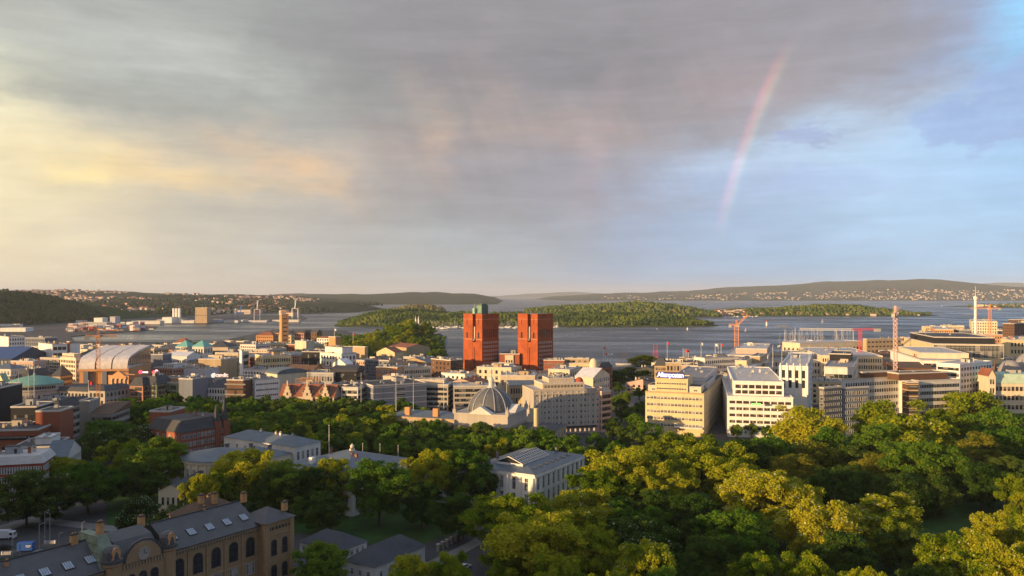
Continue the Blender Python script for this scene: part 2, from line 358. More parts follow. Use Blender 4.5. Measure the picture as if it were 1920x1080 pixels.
_, H_right = hill('hill_far_shore', [(1010, 562), (1040, 556), (1110, 552), (1200, 548), (1290, 546), (1350, 541), (1400, 538), (1470, 534), (1540, 528), (1600, 526), (1700, 524), (1745, 524), (1790, 528), (1830, 533), (1870, 537), (2100, 541)],
                   15500, 11800, 19000, FARW, 22, .0014, 220, 40, 1.25)
hill('hill_blue_far', [(1300, 545), (1360, 538), (1440, 538), (1520, 540), (1800, 535), (1880, 530), (1920, 531), (2100, 534)], 28000, 25500, 32000, FARW, 20, .0008, 90, 14, 1.6)
ISL = hillmat('island_ground', [(.03, .045, .015), (.07, .085, .03), (.13, .11, .07)], .02)
_, H_hov = hill('island_main', [(590, 615), (632, 610), (665, 599), (720, 585), (770, 584), (830, 589), (900, 591), (1000, 592), (1060, 590), (1140, 589), (1200, 591), (1260, 595), (1300, 602), (1335, 611)], 2450, 2130, 3000, ISL, 5, .012, 170, 34, 1.7)
_, H_bak = hill('island_behind', [(985, 582), (1040, 578), (1090, 575), (1150, 573), (1200, 569), (1240, 571), (1280, 578), (1320, 585)], 3400, 3050, 3900, ISL, 5, .01, 110, 22, 1.7)
_, H_bk2 = hill('island_small_behind', [(735, 583), (760, 577), (790, 574), (815, 577), (835, 583)], 3500, 3300, 3800, ISL, 3, .01, 40, 12, 1.7)
_, H_rgt = hill('island_right', [(1300, 590), (1340, 585), (1400, 582), (1470, 580), (1530, 574), (1600, 574), (1640, 579), (1680, 584), (1705, 588), (1730, 590)], 3450, 3230, 3950, ISL, 3, .012, 130, 22, 1.7)
_, H_edge = hill('island_low_right', [(1805, 578), (1840, 574), (1880, 573), (1960, 571), (2100, 574)], 5600, 5300, 6200, ISL, 3, .01, 60, 14, 1.7)
hill('island_islet', [(1450, 612), (1458, 610.5), (1475, 609.5), (1483, 612)], 2180, 2160, 2200, quay, .6, .05, 16, 8, 1.5)
hill('island_skerry', [(1804, 590.5), (1815, 588.2), (1832, 588.0), (1845, 590.5)], 3500, 3470, 3540, quay, .6, .05, 16, 8, 1.5)
hill('island_sandbar', [(496, 607.5), (510, 605.6), (525, 605.8), (534, 607.5)], 2500, 2460, 2540, quay, .5, .05, 16, 8, 1.5)

# crumpled far crowns merged into woods that read as one mass
ICO = None
def ico():
    global ICO
    if ICO is None:
        import bmesh
        bm = bmesh.new(); bmesh.ops.create_icosphere(bm, subdivisions=2, radius=1)
        bm.verts.ensure_lookup_table(); V = np.array([v.co[:] for v in bm.verts]); F = np.array([[v.index for v in f.verts] for f in bm.faces]); bm.free(); ICO = (V, F)
    return ICO
def leafmat(name, cols, trans=.35, scale=.35, hue=0.12):
    m = bpy.data.materials.new(name); m.use_nodes = True; t = m.node_tree; t.nodes.clear()
    g = t.nodes.new('ShaderNodeNewGeometry'); n = t.nodes.new('ShaderNodeTexNoise'); n.inputs['Scale'].default_value = scale; n.inputs['Detail'].default_value = 3
    t.links.new(g.outputs['Position'], n.inputs['Vector'])
    oi = t.nodes.new('ShaderNodeObjectInfo'); a = t.nodes.new('ShaderNodeMath'); a.operation = 'MULTIPLY_ADD'; a.inputs[1].default_value = .35
    t.links.new(oi.outputs['Random'], a.inputs[0]); t.links.new(n.outputs[0], a.inputs[2])
    r = t.nodes.new('ShaderNodeValToRGB'); e = r.color_ramp.elements
    while len(e) < len(cols): e.new(.5)
    for i, c_ in enumerate(cols): e[i].position = .4 + .6 * i / (len(cols) - 1) * .75
    for i, c_ in enumerate(cols): e[i].color = (*c_, 1)
    t.links.new(a.outputs[0], r.inputs[0])
    d = t.nodes.new('ShaderNodeBsdfDiffuse'); tr = t.nodes.new('ShaderNodeBsdfTranslucent'); mx = t.nodes.new('ShaderNodeMixShader'); mx.inputs[0].default_value = trans
    t.links.new(r.outputs[0], d.inputs[0]); t.links.new(r.outputs[0], tr.inputs[0]); t.links.new(d.outputs[0], mx.inputs[1]); t.links.new(tr.outputs[0], mx.inputs[2])
    o = t.nodes.new('ShaderNodeOutputMaterial'); t.links.new(mx.outputs[0], o.inputs[0]); return m
FOREST = leafmat('forest_leaves', [(.035, .07, .014), (.08, .13, .022), (.15, .18, .03), (.17, .14, .05)], .15, .02)
def forest(name, label, pts, rad, m=None, asp=1.15):
    V0, F0 = ico(); rs = np.random.RandomState(len(pts)); n = len(pts); P = np.array(pts)
    r = rad * rs.uniform(.6, 1.25, n)
    D = 1 + rs.normal(0, .20, (n, len(V0)))
    V = V0[None] * D[..., None] * r[:, None, None]; V[..., 2] *= asp * rs.uniform(.8, 1.3, n)[:, None]
    V += P[:, None, :]; V[..., 2] += (r * .75)[:, None]
    F = F0[None] + (np.arange(n) * len(V0))[:, None, None]
    o = ob(name, arrmesh(name, V.reshape(-1, 3), F.reshape(-1, 3), [m or FOREST])); tag(o, label, 'forest', kind='stuff'); return o
def scatter(H, x0, x1, y0, y1, n, minz=1.5, seed=1, keep=None):
    rs = random.Random(seed); out = []
    for _ in range(n * 6):
        if len(out) >= n: break
        x, y = rs.uniform(x0, x1), rs.uniform(y0, y1); z = H(x, y)
        if z > minz and (keep is None or keep(x, y, z)): out.append((x, y, z))
    return out
def bald(x, y, z):     # clearings
    return noise.noise(Vector((x * .008, y * .008, 7.7))) > -.28
forest('hovedoya_woods'.replace('hovedoya', 'island'), 'mixed green woods covering the long wooded island behind the twin towers', scatter(H_hov, px2(600, 2400), px2(1335, 2400), 2135, 2700, 9000, 2.0, 2, bald), 3.3, leafmat('island_leaves', [(.035, .065, .012), (.085, .125, .02), (.16, .185, .03), (.18, .14, .05)], .15, .009))
forest('island_woods', 'brownish woods on the humped island behind the long wooded island', scatter(H_bak, px2(985, 3400), px2(1320, 3400), 3060, 3600, 2400, 2, 3), 5)
forest('island_woods', 'woods on the round islet left of the green-topped tower', scatter(H_bk2, px2(735, 3500), px2(835, 3500), 3300, 3600, 200, 2, 3), 6)
forest('island_woods', 'dark woods along the low island before the far right shore', scatter(H_rgt, px2(1300, 3450), px2(1745, 3450), 3230, 3700, 2600, 1.6, 4, lambda x, y, z: x > 1000 or noise.noise(Vector((x * .01, y * .01, 2))) > .0), 4.2)
forest('island_woods', 'scattered trees on the low skerry at the right edge', scatter(H_edge, px2(1805, 5600), px2(2000, 5600), 5300, 5800, 260, 2, 5), 6)
forest('hillside_woods', 'dark trees covering the steep wooded hill at the left edge', scatter(H_eke, px2(-60, 2400), px2(142, 2400), 1965, 2700, 2600, 3, 6), 6, leafmat('hill_leaves', [(.012, .026, .007), (.025, .045, .012), (.05, .06, .015)], .15, .02))
forest('hillside_woods', 'patchy trees among the houses on the long left hillside', scatter(H_left, px2(60, 4000), px2(640, 4200), 2650, 5600, 3800, 5, 7, lambda x, y, z: noise.noise(Vector((x * .004, y * .004, 1))) > -.1), 7.5, leafmat('slope_leaves', [(.02, .035, .012), (.035, .055, .018), (.06, .07, .025)], .15, .02))
# ------------------------------------------------------------------ building kit
WALL = dict(
 cream=(.62,.54,.40), white=(.74,.72,.68), offwhite=(.60,.58,.54), grey=(.36,.36,.36), dgrey=(.13,.13,.135), beige=(.50,.42,.31), tan=(.42,.32,.20), yellow=(.62,.50,.29),
 brick=(.27,.085,.045), redbrick=(.33,.07,.04), brown=(.13,.07,.045), orange=(.50,.26,.12), pink=(.50,.36,.30), stone=(.40,.37,.33), concrete=(.26,.24,.21), black=(.022,.022,.025), green=(.20,.24,.15), navy=(.05,.07,.11), palered=(.44,.22,.15), lilac=(.48,.47,.52), slateblue=(.16,.18,.22))
def wm(k, streak=1): return mat('wall_' + k, WALL[k], .85, .13, .22, streak=streak)
ROOF = dict(gravel=(.17,.16,.155), felt=(.065,.065,.07), slate=(.07,.075,.085), metal=(.095,.125,.155), copper=(.17,.36,.29), tile=(.25,.095,.055), brown=(.12,.075,.05), light=(.48,.46,.44), white=(.68,.67,.66), blue=(.035,.075,.22), mid=(.26,.25,.25), rose=(.66,.60,.55), teal=(.16,.42,.36), green=(.22,.36,.24), palegreen=(.40,.52,.40))
def rm(k):
    return mat('roof_' + k, ROOF[k], .45 if k in ('metal', 'blue') else .8, .18, .3, seam=(.6 if k in ('metal', 'copper', 'blue', 'slate') else 0), spec=.4 if k == 'metal' else .25)
GLASS = mat('glass', (.025, .03, .036), .12, .3, .5, spec=.6)
GLASSB = mat('glass_blue', (.05, .075, .10), .15, .3, .3, spec=.6)
CURT = mat('glass_curtained', (.20, .19, .17), .4, .3, .8)
FRW = mat('frame_white', (.62, .61, .58), .6, .08, 1); FRD = mat('frame_dark', (.06, .055, .05), .6, .1, 1); FRB = mat('frame_brown', (.14, .08, .05), .6, .1, 1)
PIPE = mat('sheet_metal', (.30, .31, .32), .5, .2, .6); CHB = mat('chimney_brick', (.34, .15, .08), .9, .25, .8, brick=.25); CAP = mat('cap_dark', (.05, .05, .05), .8, .2, 1)
TRIM = mat('trim_stone', (.52, .49, .44), .8, .12, .4)
WARM = mat('lit_lamp', (1.0, .55, .22), .5, 0, 1, emit=4)
_wc = {}
def winmesh(w, h, st, var=0):
    k = (round(w, 2), round(h, 2), st, var)
    if k in _wc: return _wc[k]
    b = MB(); fm = {'plain': FRW, 'dark': FRD, 'brown': FRB, 'arch': FRD, 'tall': FRW, 'strip': FRW, 'bare': FRD, 'archw': TRIM}[st]
    gl = CURT if var == 2 else GLASS
    t = min(.12, w * .08)
    if st in ('arch', 'archw'):
        r = w / 2; n = 10; arc = [(r * math.cos(math.pi * i / n), h - r + r * math.sin(math.pi * i / n)) for i in range(n + 1)]
        out = [((r + .22) * math.cos(math.pi * i / n), h - r + (r + .22) * math.sin(math.pi * i / n)) for i in range(n + 1)]
        b.face([(-r, -.03, 0), (r, -.03, 0)] + [(x, -.03, z) for x, z in arc], 1)
        I = [(r, 0)] + arc + [(-r, 0)]; O = [(r + .22, 0)] + out + [(-r - .22, 0)]
        for i in range(len(I) - 1):
            b.face([(I[i][0], -.12, I[i][1]), (O[i][0], -.12, O[i][1]), (O[i + 1][0], -.12, O[i + 1][1]), (I[i + 1][0], -.12, I[i + 1][1])], 0)
            b.face([(O[i][0], -.12, O[i][1]), (O[i][0], 0, O[i][1]), (O[i + 1][0], 0, O[i + 1][1]), (O[i + 1][0], -.12, O[i + 1][1])], 0)
            b.face([(I[i][0], -.03, I[i][1]), (I[i][0], -.12, I[i][1]), (I[i + 1][0], -.12, I[i + 1][1]), (I[i + 1][0], -.03, I[i + 1][1])], 0)
        b.box(-.04, -.09, 0, .04, -.035, h - .1, 0).box(-r, -.085, h - r - .04, r, -.035, h - r + .04, 0).box(-r, -.08, (h - r) / 2 - .03, r, -.035, (h - r) / 2 + .03, 0)
    else:
        x0, x1 = -w / 2, w / 2
        b.face([(x0, -.03, 0), (x1, -.03, 0), (x1, -.03, h), (x0, -.03, h)], 1)
        b.box(x0 - t, -.13, -t, x0, 0, h + t).box(x1, -.13, -t, x1 + t, 0, h + t).box(x0, -.13, h, x1, 0, h + t).box(x0, -.17, -t, x1, 0, 0)
        if st in ('plain', 'brown', 'dark', 'tall'): b.box(-t / 2, -.08, 0, t / 2, -.032, h)
        if st in ('plain', 'tall', 'brown'): b.box(x0, -.075, h * .66, x1, -.033, h * .66 + t)
        if var == 1: b.face([(x0, -.031, h * .45), (x1, -.031, h * .45), (x1, -.031, h), (x0, -.031, h)], 2)
    _wc[k] = b.mesh('window', [fm, gl, CURT]); return _wc[k]
HAND = []          # (corners, root data) for the infill test
class Bd:
    """one building: local x runs along the front from -W to 0, local y runs back from the near corner"""
    def __init__(s, name, label, loc, rz, wall, group=None, cat='building', lod=None):
        s.r = empty(name, loc, rz, label=label, cat=cat, group=group); s.nw = 0; s.over = None; s.wall = wall
        s.far = (loc[1] > 880) if lod is None else lod; s.rs = random.Random(hash((round(loc[0]), round(loc[1]))) & 0xffff)
    def wins(s, face, a0, a1, z0, z1, fl, bays, pos, st='plain', ww=None, wh=None, grp=1, base=None, skip=None):
        if fl <= 0 or bays <= 0: return
        sp = (a1 - a0) / bays; fh = (z1 - z0) / fl; ww = ww or min(sp * .5, 1.9); wh = wh or fh * .52
        if s.far and base is None: base = s.body
        for f in range(fl):
            for b in range(bays):
                if skip and skip(f, b): continue
                if grp > 1:
                    c0 = a0 + (b // grp + .5) * sp * grp; c = c0 + ((b % grp) - (grp - 1) / 2) * ww * 1.18
                else: c = a0 + (b + .5) * sp
                z = z0 + f * fh + (fh - wh) * .5
                if s.far:
                    if face == 'f': base.face([(c - ww / 2, pos - .06, z), (c + ww / 2, pos - .06, z), (c + ww / 2, pos - .06, z + wh), (c - ww / 2, pos - .06, z + wh)], 2)
                    elif face == 'r': base.face([(pos + .06, c - ww / 2, z), (pos + .06, c + ww / 2, z), (pos + .06, c + ww / 2, z + wh), (pos + .06, c - ww / 2, z + wh)], 2)
                    else: base.face([(pos - .06, c + ww / 2, z), (pos - .06, c - ww / 2, z), (pos - .06, c - ww / 2, z + wh), (pos - .06, c + ww / 2, z + wh)], 2)
                    continue
                v = s.rs.choice((0, 0, 0, 1, 2)); me = winmesh(ww, wh, st, v)
                loc, rz = ((c, pos, z), 0) if face == 'f' else (((pos, c, z), math.pi / 2) if face == 'r' else ((pos, c, z), -math.pi / 2))
                s.addwin(me, loc, rz)
    def addwin(s, me, loc, rz):
        if s.nw < 96: ob('window', me, s.r, loc, rz); s.nw += 1
        else:
            if s.over is None: s.over = (MB(), [m for m in me.materials])
            b = s.over[0]; k = len(b.v); ca, sn = math.cos(rz), math.sin(rz)
            b.v += [(loc[0] + v.co.x * ca - v.co.y * sn, loc[1] + v.co.x * sn + v.co.y * ca, loc[2] + v.co.z) for v in me.vertices]
            for p in me.polygons: b.f.append(tuple(k + i for i in p.vertices)); b.m.append(p.material_index)
    def block(s, x0, x1, y0, y1, z0, z1, roof='flat', roofm='gravel', wall=None, fl=0, bf=0, br=0, bl=0, st='plain', part='wall', ww=None, wh=None, grp=1, cornice=True, zoff=1.0, top=None, band=None, gz=None, rh=4.0, piers=0, skip=None):
        wall = wall or s.wall; wmt = wm(wall); b = MB(); s.body = b; par = .7 if roof == 'flat' else 0
        b.box(x0, y0, z0, x1, y1, z1 - .02, 0)
        zt = z1 - (top if top is not None else (1.2 if roof == 'flat' else .5)); gz = z0 + zoff if gz is None else gz
        if fl:
            s.wins('f', x0 + .8, x1 - .8, gz, zt, fl, bf, y0, st, ww, wh, grp, skip=skip)
            if br: s.wins('r', y0 + .8, y1 - .8, gz, zt, fl, br, x1, st, ww, wh, grp)
            if bl: s.wins('l', y0 + .8, y1 - .8, gz, zt, fl, bl, x0, st, ww, wh, grp)
            if band:
                fh = (zt - gz) / fl
                for f in range(fl + 1): b.box(x0 - .12, y0 - .12, gz + f * fh - .25, x1 + .12, y1, gz + f * fh + .15, 1)
            if piers:
                for i in range(piers + 1):
                    x = x0 + .3 + (x1 - x0 - .6) * i / piers; b.box(x - .25, y0 - .35, z0, x + .25, y0, z1 - 1, 1)
        b.build(part, [wmt, TRIM if band is None else wm(band) if isinstance(band, str) else TRIM, GLASS], s.r)
        m = rm(roofm)
        if roof == 'flat':
            c = MB(); t = .35
            c.box(x0 - .15, y0 - .15, z1 - .35, x1 + .15, y0 + t, z1 + .55).box(x0 - .15, y1 - t, z1 - .35, x1 + .15, y1 + .15, z1 + .55)
            c.box(x0 - .15, y0 + t, z1 - .35, x0 + t, y1 - t, z1 + .55).box(x1 - t, y0 + t, z1 - .35, x1 + .15, y1 - t, z1 + .55)
            c.build('parapet', wmt if not cornice else (TRIM if cornice is True else wm(cornice)), s.r)
            MB().box(x0 + t, y0 + t, z1 - .2, x1 - t, y1 - t, z1 + .08).build('roof', m, s.r)
        else: s.roof(roof, x0, x1, y0, y1, z1, rh, m, wmt)
        return s
    def roof(s, kind, x0, x1, y0, y1, z, rh, m, wmt, e=.5):
        b = MB(); mats = [m, wmt]; cx, cy = (x0 + x1) / 2, (y0 + y1) / 2
        X0, X1, Y0, Y1 = x0 - e, x1 + e, y0 - e, y1 + e
        if kind == 'hip':
            d = min(X1 - X0, Y1 - Y0) / 2
            if X1 - X0 > Y1 - Y0: p, q = (X0 + d, cy, z + rh), (X1 - d, cy, z + rh)
            else: p, q = (cx, Y0 + d, z + rh), (cx, Y1 - d, z + rh)
            A, B_, C_, D_ = (X0, Y0, z), (X1, Y0, z), (X1, Y1, z), (X0, Y1, z)
            if X1 - X0 > Y1 - Y0: b.face([A, B_, q, p]).face([C_, D_, p, q]).face([B_, C_, q]).face([D_, A, p])
            else: b.face([A, B_, p]).face([B_, C_, q, p]).face([C_, D_, q]).face([D_, A, p, q])
            b.face([D_, C_, B_, A])
        elif kind == 'gablex':   # ridge along x
            b.face([(X0, Y0, z), (X1, Y0, z), (X1, cy, z + rh), (X0, cy, z + rh)]).face([(X1, Y1, z), (X0, Y1, z), (X0, cy, z + rh), (X1, cy, z + rh)])
            b.face([(x1, y0, z), (x1, y1, z), (x1, cy, z + rh * .94)], 1).face([(x0, y1, z), (x0, y0, z), (x0, cy, z + rh * .94)], 1)
        elif kind == 'gabley':
            b.face([(X0, Y0, z), (cx, Y0, z + rh), (cx, Y1, z + rh), (X0, Y1, z)][::-1]).face([(X1, Y0, z), (X1, Y1, z), (cx, Y1, z + rh), (cx, Y0, z + rh)])
            b.face([(x0, y0, z), (x1, y0, z), (cx, y0, z + rh * .94)], 1).face([(x1, y1, z), (x0, y1, z), (cx, y1, z + rh * .94)], 1)
        elif kind == 'mansard':
            i = min(rh * .45, 3); b.v += [(X0, Y0, z), (X1, Y0, z), (X1, Y1, z), (X0, Y1, z), (x0 + i, y0 + i, z + rh), (x1 - i, y0 + i, z + rh), (x1 - i, y1 - i, z + rh), (x0 + i, y1 - i, z + rh)]
            for f in ((0, 1, 5, 4), (1, 2, 6, 5), (2, 3, 7, 6), (3, 0, 4, 7), (4, 5, 6, 7)): b.f.append(f); b.m.append(0)
        elif kind == 'pyramid':
            a = (cx, cy, z + rh); c = [(X0, Y0, z), (X1, Y0, z), (X1, Y1, z), (X0, Y1, z)]
            for i in range(4): b.face([c[i], c[(i + 1) % 4], a])
        elif kind == 'barrelx' or kind == 'barrely':
            n = 12; hw = (Y1 - Y0) / 2 if kind == 'barrelx' else (X1 - X0) / 2; c0 = cy if kind == 'barrelx' else cx
            pr = [(c0 - hw * math.cos(math.pi * i / n), z + rh * math.sin(math.pi * i / n)) for i in range(n + 1)]
            if kind == 'barrelx': b.ext(pr, X0, X1, 0, 'x')
            else: b.ext(pr, Y0, Y1, 0, 'y')
        elif kind == 'shedx':   # rises to the back
            b.ext([(Y0, z), (Y1, z), (Y1, z + rh)], X0, X1, 0, 'x')
        elif kind == 'shedl':   # rises to the right
            b.ext([(X0, z), (X1, z), (X1, z + rh)], Y0, Y1, 0, 'y')
        o = b.build('roof', mats, s.r)
        return o
    def dormers(s, n, x0, x1, y, z, w=1.5, h=1.6, d=2.2, face='f', m='slate'):
        for i in range(n):
            b = MB(); c = x0 + (x1 - x0) * (i + .5) / n
            b.box(-w / 2, 0, 0, w / 2, d, h, 0); b.ext([(-w / 2 - .15, h), (w / 2 + .15, h), (0, h + w * .4)], -.15, d, 1, 'y')
            b.face([(-w / 2 + .2, -.04, .25), (w / 2 - .2, -.04, .25), (w / 2 - .2, -.04, h - .1), (-w / 2 + .2, -.04, h - .1)], 2)
            b.build('dormer', [wm('offwhite'), rm(m), GLASS], s.r, (c, y, z) if face == 'f' else (y, c, z), 0 if face == 'f' else math.pi / 2)
    def stuffup(s, x0, x1, y0, y1, z, n=4, chim=2, hut=True, seed=0):
        rs = random.Random(seed + s.rs.randint(0, 999)); w, d = x1 - x0, y1 - y0
        if w < 4 or d < 4: return s
        if hut:
            hw, hd, hh = min(w * .35, rs.uniform(4, 9)), min(d * .35, rs.uniform(3.5, 7)), rs.uniform(2, 3.4)
            cx, cy = x0 + w * rs.uniform(.3, .7), y0 + d * rs.uniform(.4, .7)
            b = MB().box(-hw / 2, -hd / 2, 0, hw / 2, hd / 2, hh, 0, 1).box(-hw / 2 - .15, -hd / 2 - .15, hh + .001, hw / 2 + .15, hd / 2 + .15, hh + .2, 1)
            b.box(hw * .1, -hd / 2 - .04, .1, hw * .1 + 1, -hd / 2, 2.0, 2)
            b.build('roof_hut', [rs.choice([wm('offwhite'), wm('beige'), PIPE, wm('grey'), wm('tan')]), rm('felt'), GLASS], s.r, (cx, cy, z))
        for _ in range(n):
            x, y = rs.uniform(x0 + 1, x1 - 1), rs.uniform(y0 + 1, y1 - 1); k = rs.random(); b = MB()
            if k < .35: b.box(-1, -.7, 0, 1, .7, 1.1).box(-.8, -.5, 1.1, .8, .5, 1.35).cyl(.4, 0, 1.35, 1.6, .3, n=8)
            elif k < .6: b.cyl(0, 0, 0, 1.3, .28, n=8).cyl(0, 0, 1.3, 1.6, .45, .1, n=8)
            elif k < .8: b.box(-2.2, -.35, .3, 2.2, .35, 1).box(-2, -.3, 0, -1.8, .3, .3).box(1.8, -.3, 0, 2, .3, .3)
            else: b.box(-.9, -.9, 0, .9, .9, .25).ext([(-.9, .25), (.9, .25), (0, .8)], -.9, .9, 0, 'y')
            b.build('roof_vent', [PIPE], s.r, (x, y, z), rs.choice((0, math.pi / 2)))
        for _ in range(chim):
            x, y = rs.uniform(x0 + .8, x1 - .8), rs.uniform(y0 + d * .3, y1 - .8); h = rs.uniform(1.6, 2.8)
            MB().box(-.55, -.4, 0, .55, .4, h, 0).box(-.65, -.5, h + .001, .65, .5, h + .18, 1).cyl(-.25, 0, h + .18, h + .55, .15, n=6, m=0).cyl(.25, 0, h + .18, h + .55, .15, n=6, m=0).build('chimney', [s.rs.choice([CHB, wm('offwhite'), wm('beige')]), CAP], s.r, (x, y, z - .3), rs.choice((0, math.pi / 2)))
        return s
    def done(s):
        if s.over: o = s.over[0].build('window', s.over[1], s.r); o['kind'] = 'stuff'
        return s
def place(pl, pc, pr, py, h, th, D=20.0, wmax=140, dmax=120):
    """near top corner at photo point (pc, py) for height h; left and right ends at photo columns pl, pr"""
    Y = Yof(py, h); X = px2(pc, Y); t = math.radians(th); c, s_ = math.cos(t), math.sin(t)
    sl_ = (pl - 960) / FPX
    if pr is None and pc < 960 and pc - pl > 58: sc_ = (pc - 960) / FPX; X = min(X, sc_ * (Y + D * c) + D * s_)
    Wd = (X - sl_ * Y) / (c - sl_ * s_)
    if Wd < 0 or Wd > wmax: Wd = wmax
    if pr is not None:
        sr = (pr - 960) / FPX; den = -s_ - sr * c; D = (sr * Y - X) / den if abs(den) > 1e-5 else dmax
        if D < 0 or D > dmax: D = dmax
    return (X, Y, 0.0), t, Wd, D
def reg(loc, t, Wd, D, py, h, name, vis=None):
    c, s_ = math.cos(t), math.sin(t); cs = []
    for a, b in ((-Wd, 0), (0, 0), (0, D), (-Wd, D)): cs.append((loc[0] + a * c - b * s_, loc[1] + a * s_ + b * c))
    HAND.append(dict(c=cs, loc=loc, t=t, W=Wd, D=D, h=h, name=name, vis=vis))
def bld(name, label, pl, pc, pr, py, h, th=-25, wall='cream', roof='flat', roofm='gravel', fl=5, bf=8, br=0, st='plain', D=20, n=4, chim=2, hut=True, rh=4, tiers=(), group=None, cat='building', vis=None, dorm=0, **k):
    loc, t, Wd, D = place(pl, pc, pr, py, h, th, D)
    B_ = Bd(name, label, loc, t, wall, group, cat); reg(loc, t, Wd, D, py, h, label, vis); B_.W, B_.D, B_.h, B_.loc, B_.t = Wd, D, h, loc, t
    if pr is None and pc < 900 and br == 0 and fl and bf and k.get('ww', 1) < 4: br = max(2, round(D * bf / Wd))
    B_.block(-Wd, 0, 0, D, 0, h, roof, roofm, fl=fl, bf=bf, br=br, st=st, rh=rh, **k)
    if dorm: B_.dormers(dorm, -Wd + 1, -1, .6, h + .4, m=roofm)
    if roof in ('flat', 'mansard'):
        e = 3.5 if roof == 'mansard' else 1; B_.stuffup(-Wd + e, -e, e, D - e, h + (rh if roof == 'mansard' else .08), n, chim, hut)
    elif chim: B_.stuffup(-Wd * .85, -Wd * .15, D * .3, D * .6, h + rh * .55, 0, chim, False)
    for T in tiers:
        T = dict(T); x0, x1, y0, y1, dz = T.pop('x0'), T.pop('x1'), T.pop('y0'), T.pop('y1'), T.pop('dz')
        tz = T.pop('z', h); nn = T.pop('n', 3); cc = T.pop('chim', 0); hh_ = T.pop('hut', False)
        B_.block(-Wd + x0 * Wd, -Wd + x1 * Wd, y0 * D, y1 * D, tz + .1, tz + dz, part='upper_storey', zoff=.5, **T)
        if T.get('roof', 'flat') == 'flat': B_.stuffup(-Wd + x0 * Wd + 1, -Wd + x1 * Wd - 1, y0 * D + 1, y1 * D - 1, tz + dz + .08, nn, cc, hh_)
    return B_.done()
def T(x0, x1, y0, y1, dz, **k): return dict(x0=x0, x1=x1, y0=y0, y1=y1, dz=dz, **k)
# ------------------------------------------------------------------ the city: hand-placed buildings
# --- far left quarter
bld('office_building', 'white block with a sunlit blank gable and columned shaded side at the far left edge', -8, 16, 47, 632, 25, -40, 'white', fl=4, bf=0, br=6, st='dark', n=2, chim=1)
bld('office_building', 'long low dull grey office behind the columned white block, three rows of windows', 47, 84, None, 634, 18, -12, 'slateblue', fl=3, bf=9, D=25, chim=0)
bld('arena_building', 'station hall with a long deep blue pitched roof at the left edge', -60, 97, None, 673, 17, -8, 'navy', roof='gablex', roofm='blue', fl=2, bf=12, D=60, rh=11, chim=0)
bld('office_building', 'white stepped block with a rounded sunlit end right of the blue roof', 72, 98, 126, 646, 30, -42, 'white', fl=4, bf=0, br=3, st='strip', ww=4, n=4, chim=1)
bld('brick_building', 'narrow tall brick stair tower between two white blocks', 125, 130, 134, 641, 31, -38, 'brick', fl=0, n=0, chim=0, hut=False)
bld('office_building', 'white cube with one tall dark window slot right of the narrow brick stair tower', 131, 133, 150, 645, 29, -38, 'white', fl=1, bf=0, br=1, st='bare', ww=3, wh=9, n=2, chim=0)
bld('hotel_building', 'cream office tower with a sunlit top storey left of the pale barrel roofs', 113, 142, 160, 672, 30, -32, 'cream', fl=7, bf=9, br=5, st='dark', n=5, chim=2, tiers=[T(.05, .8, .15, .8, 3.2, fl=1, bf=8, st='dark', n=3, chim=2)], band='offwhite')
bld('mansard_building', 'long tan building with grey mansard roof and a row of dormers behind the parliament dome', 30, 96, None, 708, 19, -10, 'tan', roof='mansard', roofm='slate', fl=4, bf=16, D=24, rh=6, dorm=12, st='dark')
bld('mansard_building', 'tan wing with a dark steep pavilion roof between the dormered building and the cream tower', 96, 113, None, 706, 19, -10, 'tan', roof='pyramid', roofm='slate', fl=4, bf=5, D=14, rh=9, st='dark', chim=0)
bld('town_house', 'sunlit cream gable house with a green side roof at the left edge behind the parliament', -8, 8, 18, 718, 16, -38, 'yellow', roof='gabley', roofm='green', fl=3, bf=3, D=14, rh=7, chim=0)
bld('town_house', 'pale grey-roofed house with a lit skylight at the left edge below the blue roof', -30, 20, None, 692, 20, -10, 'offwhite', roof='hip', roofm='metal', fl=3, bf=8, D=20, rh=4)
bld('town_house', 'terraced house with red chimney pots on a pale roof below the blue station roof', 20, 62, None, 678, 21, -12, 'pink', roofm='light', fl=3, bf=8, D=16, chim=6, n=6)
# parliament with its round hall and low copper dome
def parliament():
    Y = Yof(719, 20); X = px2(65, Y); t = math.radians(-14)
    B_ = Bd('parliament_building', 'round parliament hall in pale stone with a low green copper dome', (X, Y, 0), t, 'stone', lod=False)
    reg((X + 18, Y - 20, 0), t, 38, 40, 719, 20, 'parliament')
    r = 18.5
    MB().lathe(0, 0, [(r, 0), (r, 6), (r + .3, 6.2), (r + .3, 6.8), (r, 7), (r, 15.6), (r + .9, 16), (r + .9, 16.8), (r, 16.9), (r, 20)], 48).build('wall', [wm('stone')], B_.r)
    MB().lathe(0, 0, [(r + .5, 20), (r + .5, 20.5), (r, 21), (r * .75, 23.2), (r * .45, 24.8), (r * .12, 25.9), (.9, 26.2), (.9, 27.5), (0, 28)], 48).build('dome', [rm('copper')], B_.r)
    ma, mb = winmesh(1.7, 5.2, 'archw', 0), winmesh(1.1, 1.8, 'dark', 0)
    for i in range(17):
        a = math.pi + math.pi * (i + .5) / 17
        c_, s_ = math.cos(a), math.sin(a)
        ob('window', ma, B_.r, (r * c_ * 1.005, r * s_ * 1.005, 8.2), a + math.pi / 2)
        for q in (-.045, .045): ob('window', mb, B_.r, (r * math.cos(a + q) * 1.005, r * math.sin(a + q) * 1.005, 17.3), a + q + math.pi / 2)
    B_.block(17, 52, 2, 26, 0, 15, 'mansard', 'slate', rh=3, fl=3, bf=11, st='arch', ww=1.5, part='wing_wall')
    B_.block(52, 66, -6, 26, 0, 17, 'hip', 'slate', rh=3, fl=3, bf=4, br=8, st='arch', ww=1.5, part='wing_wall')
    B_.done()
parliament()
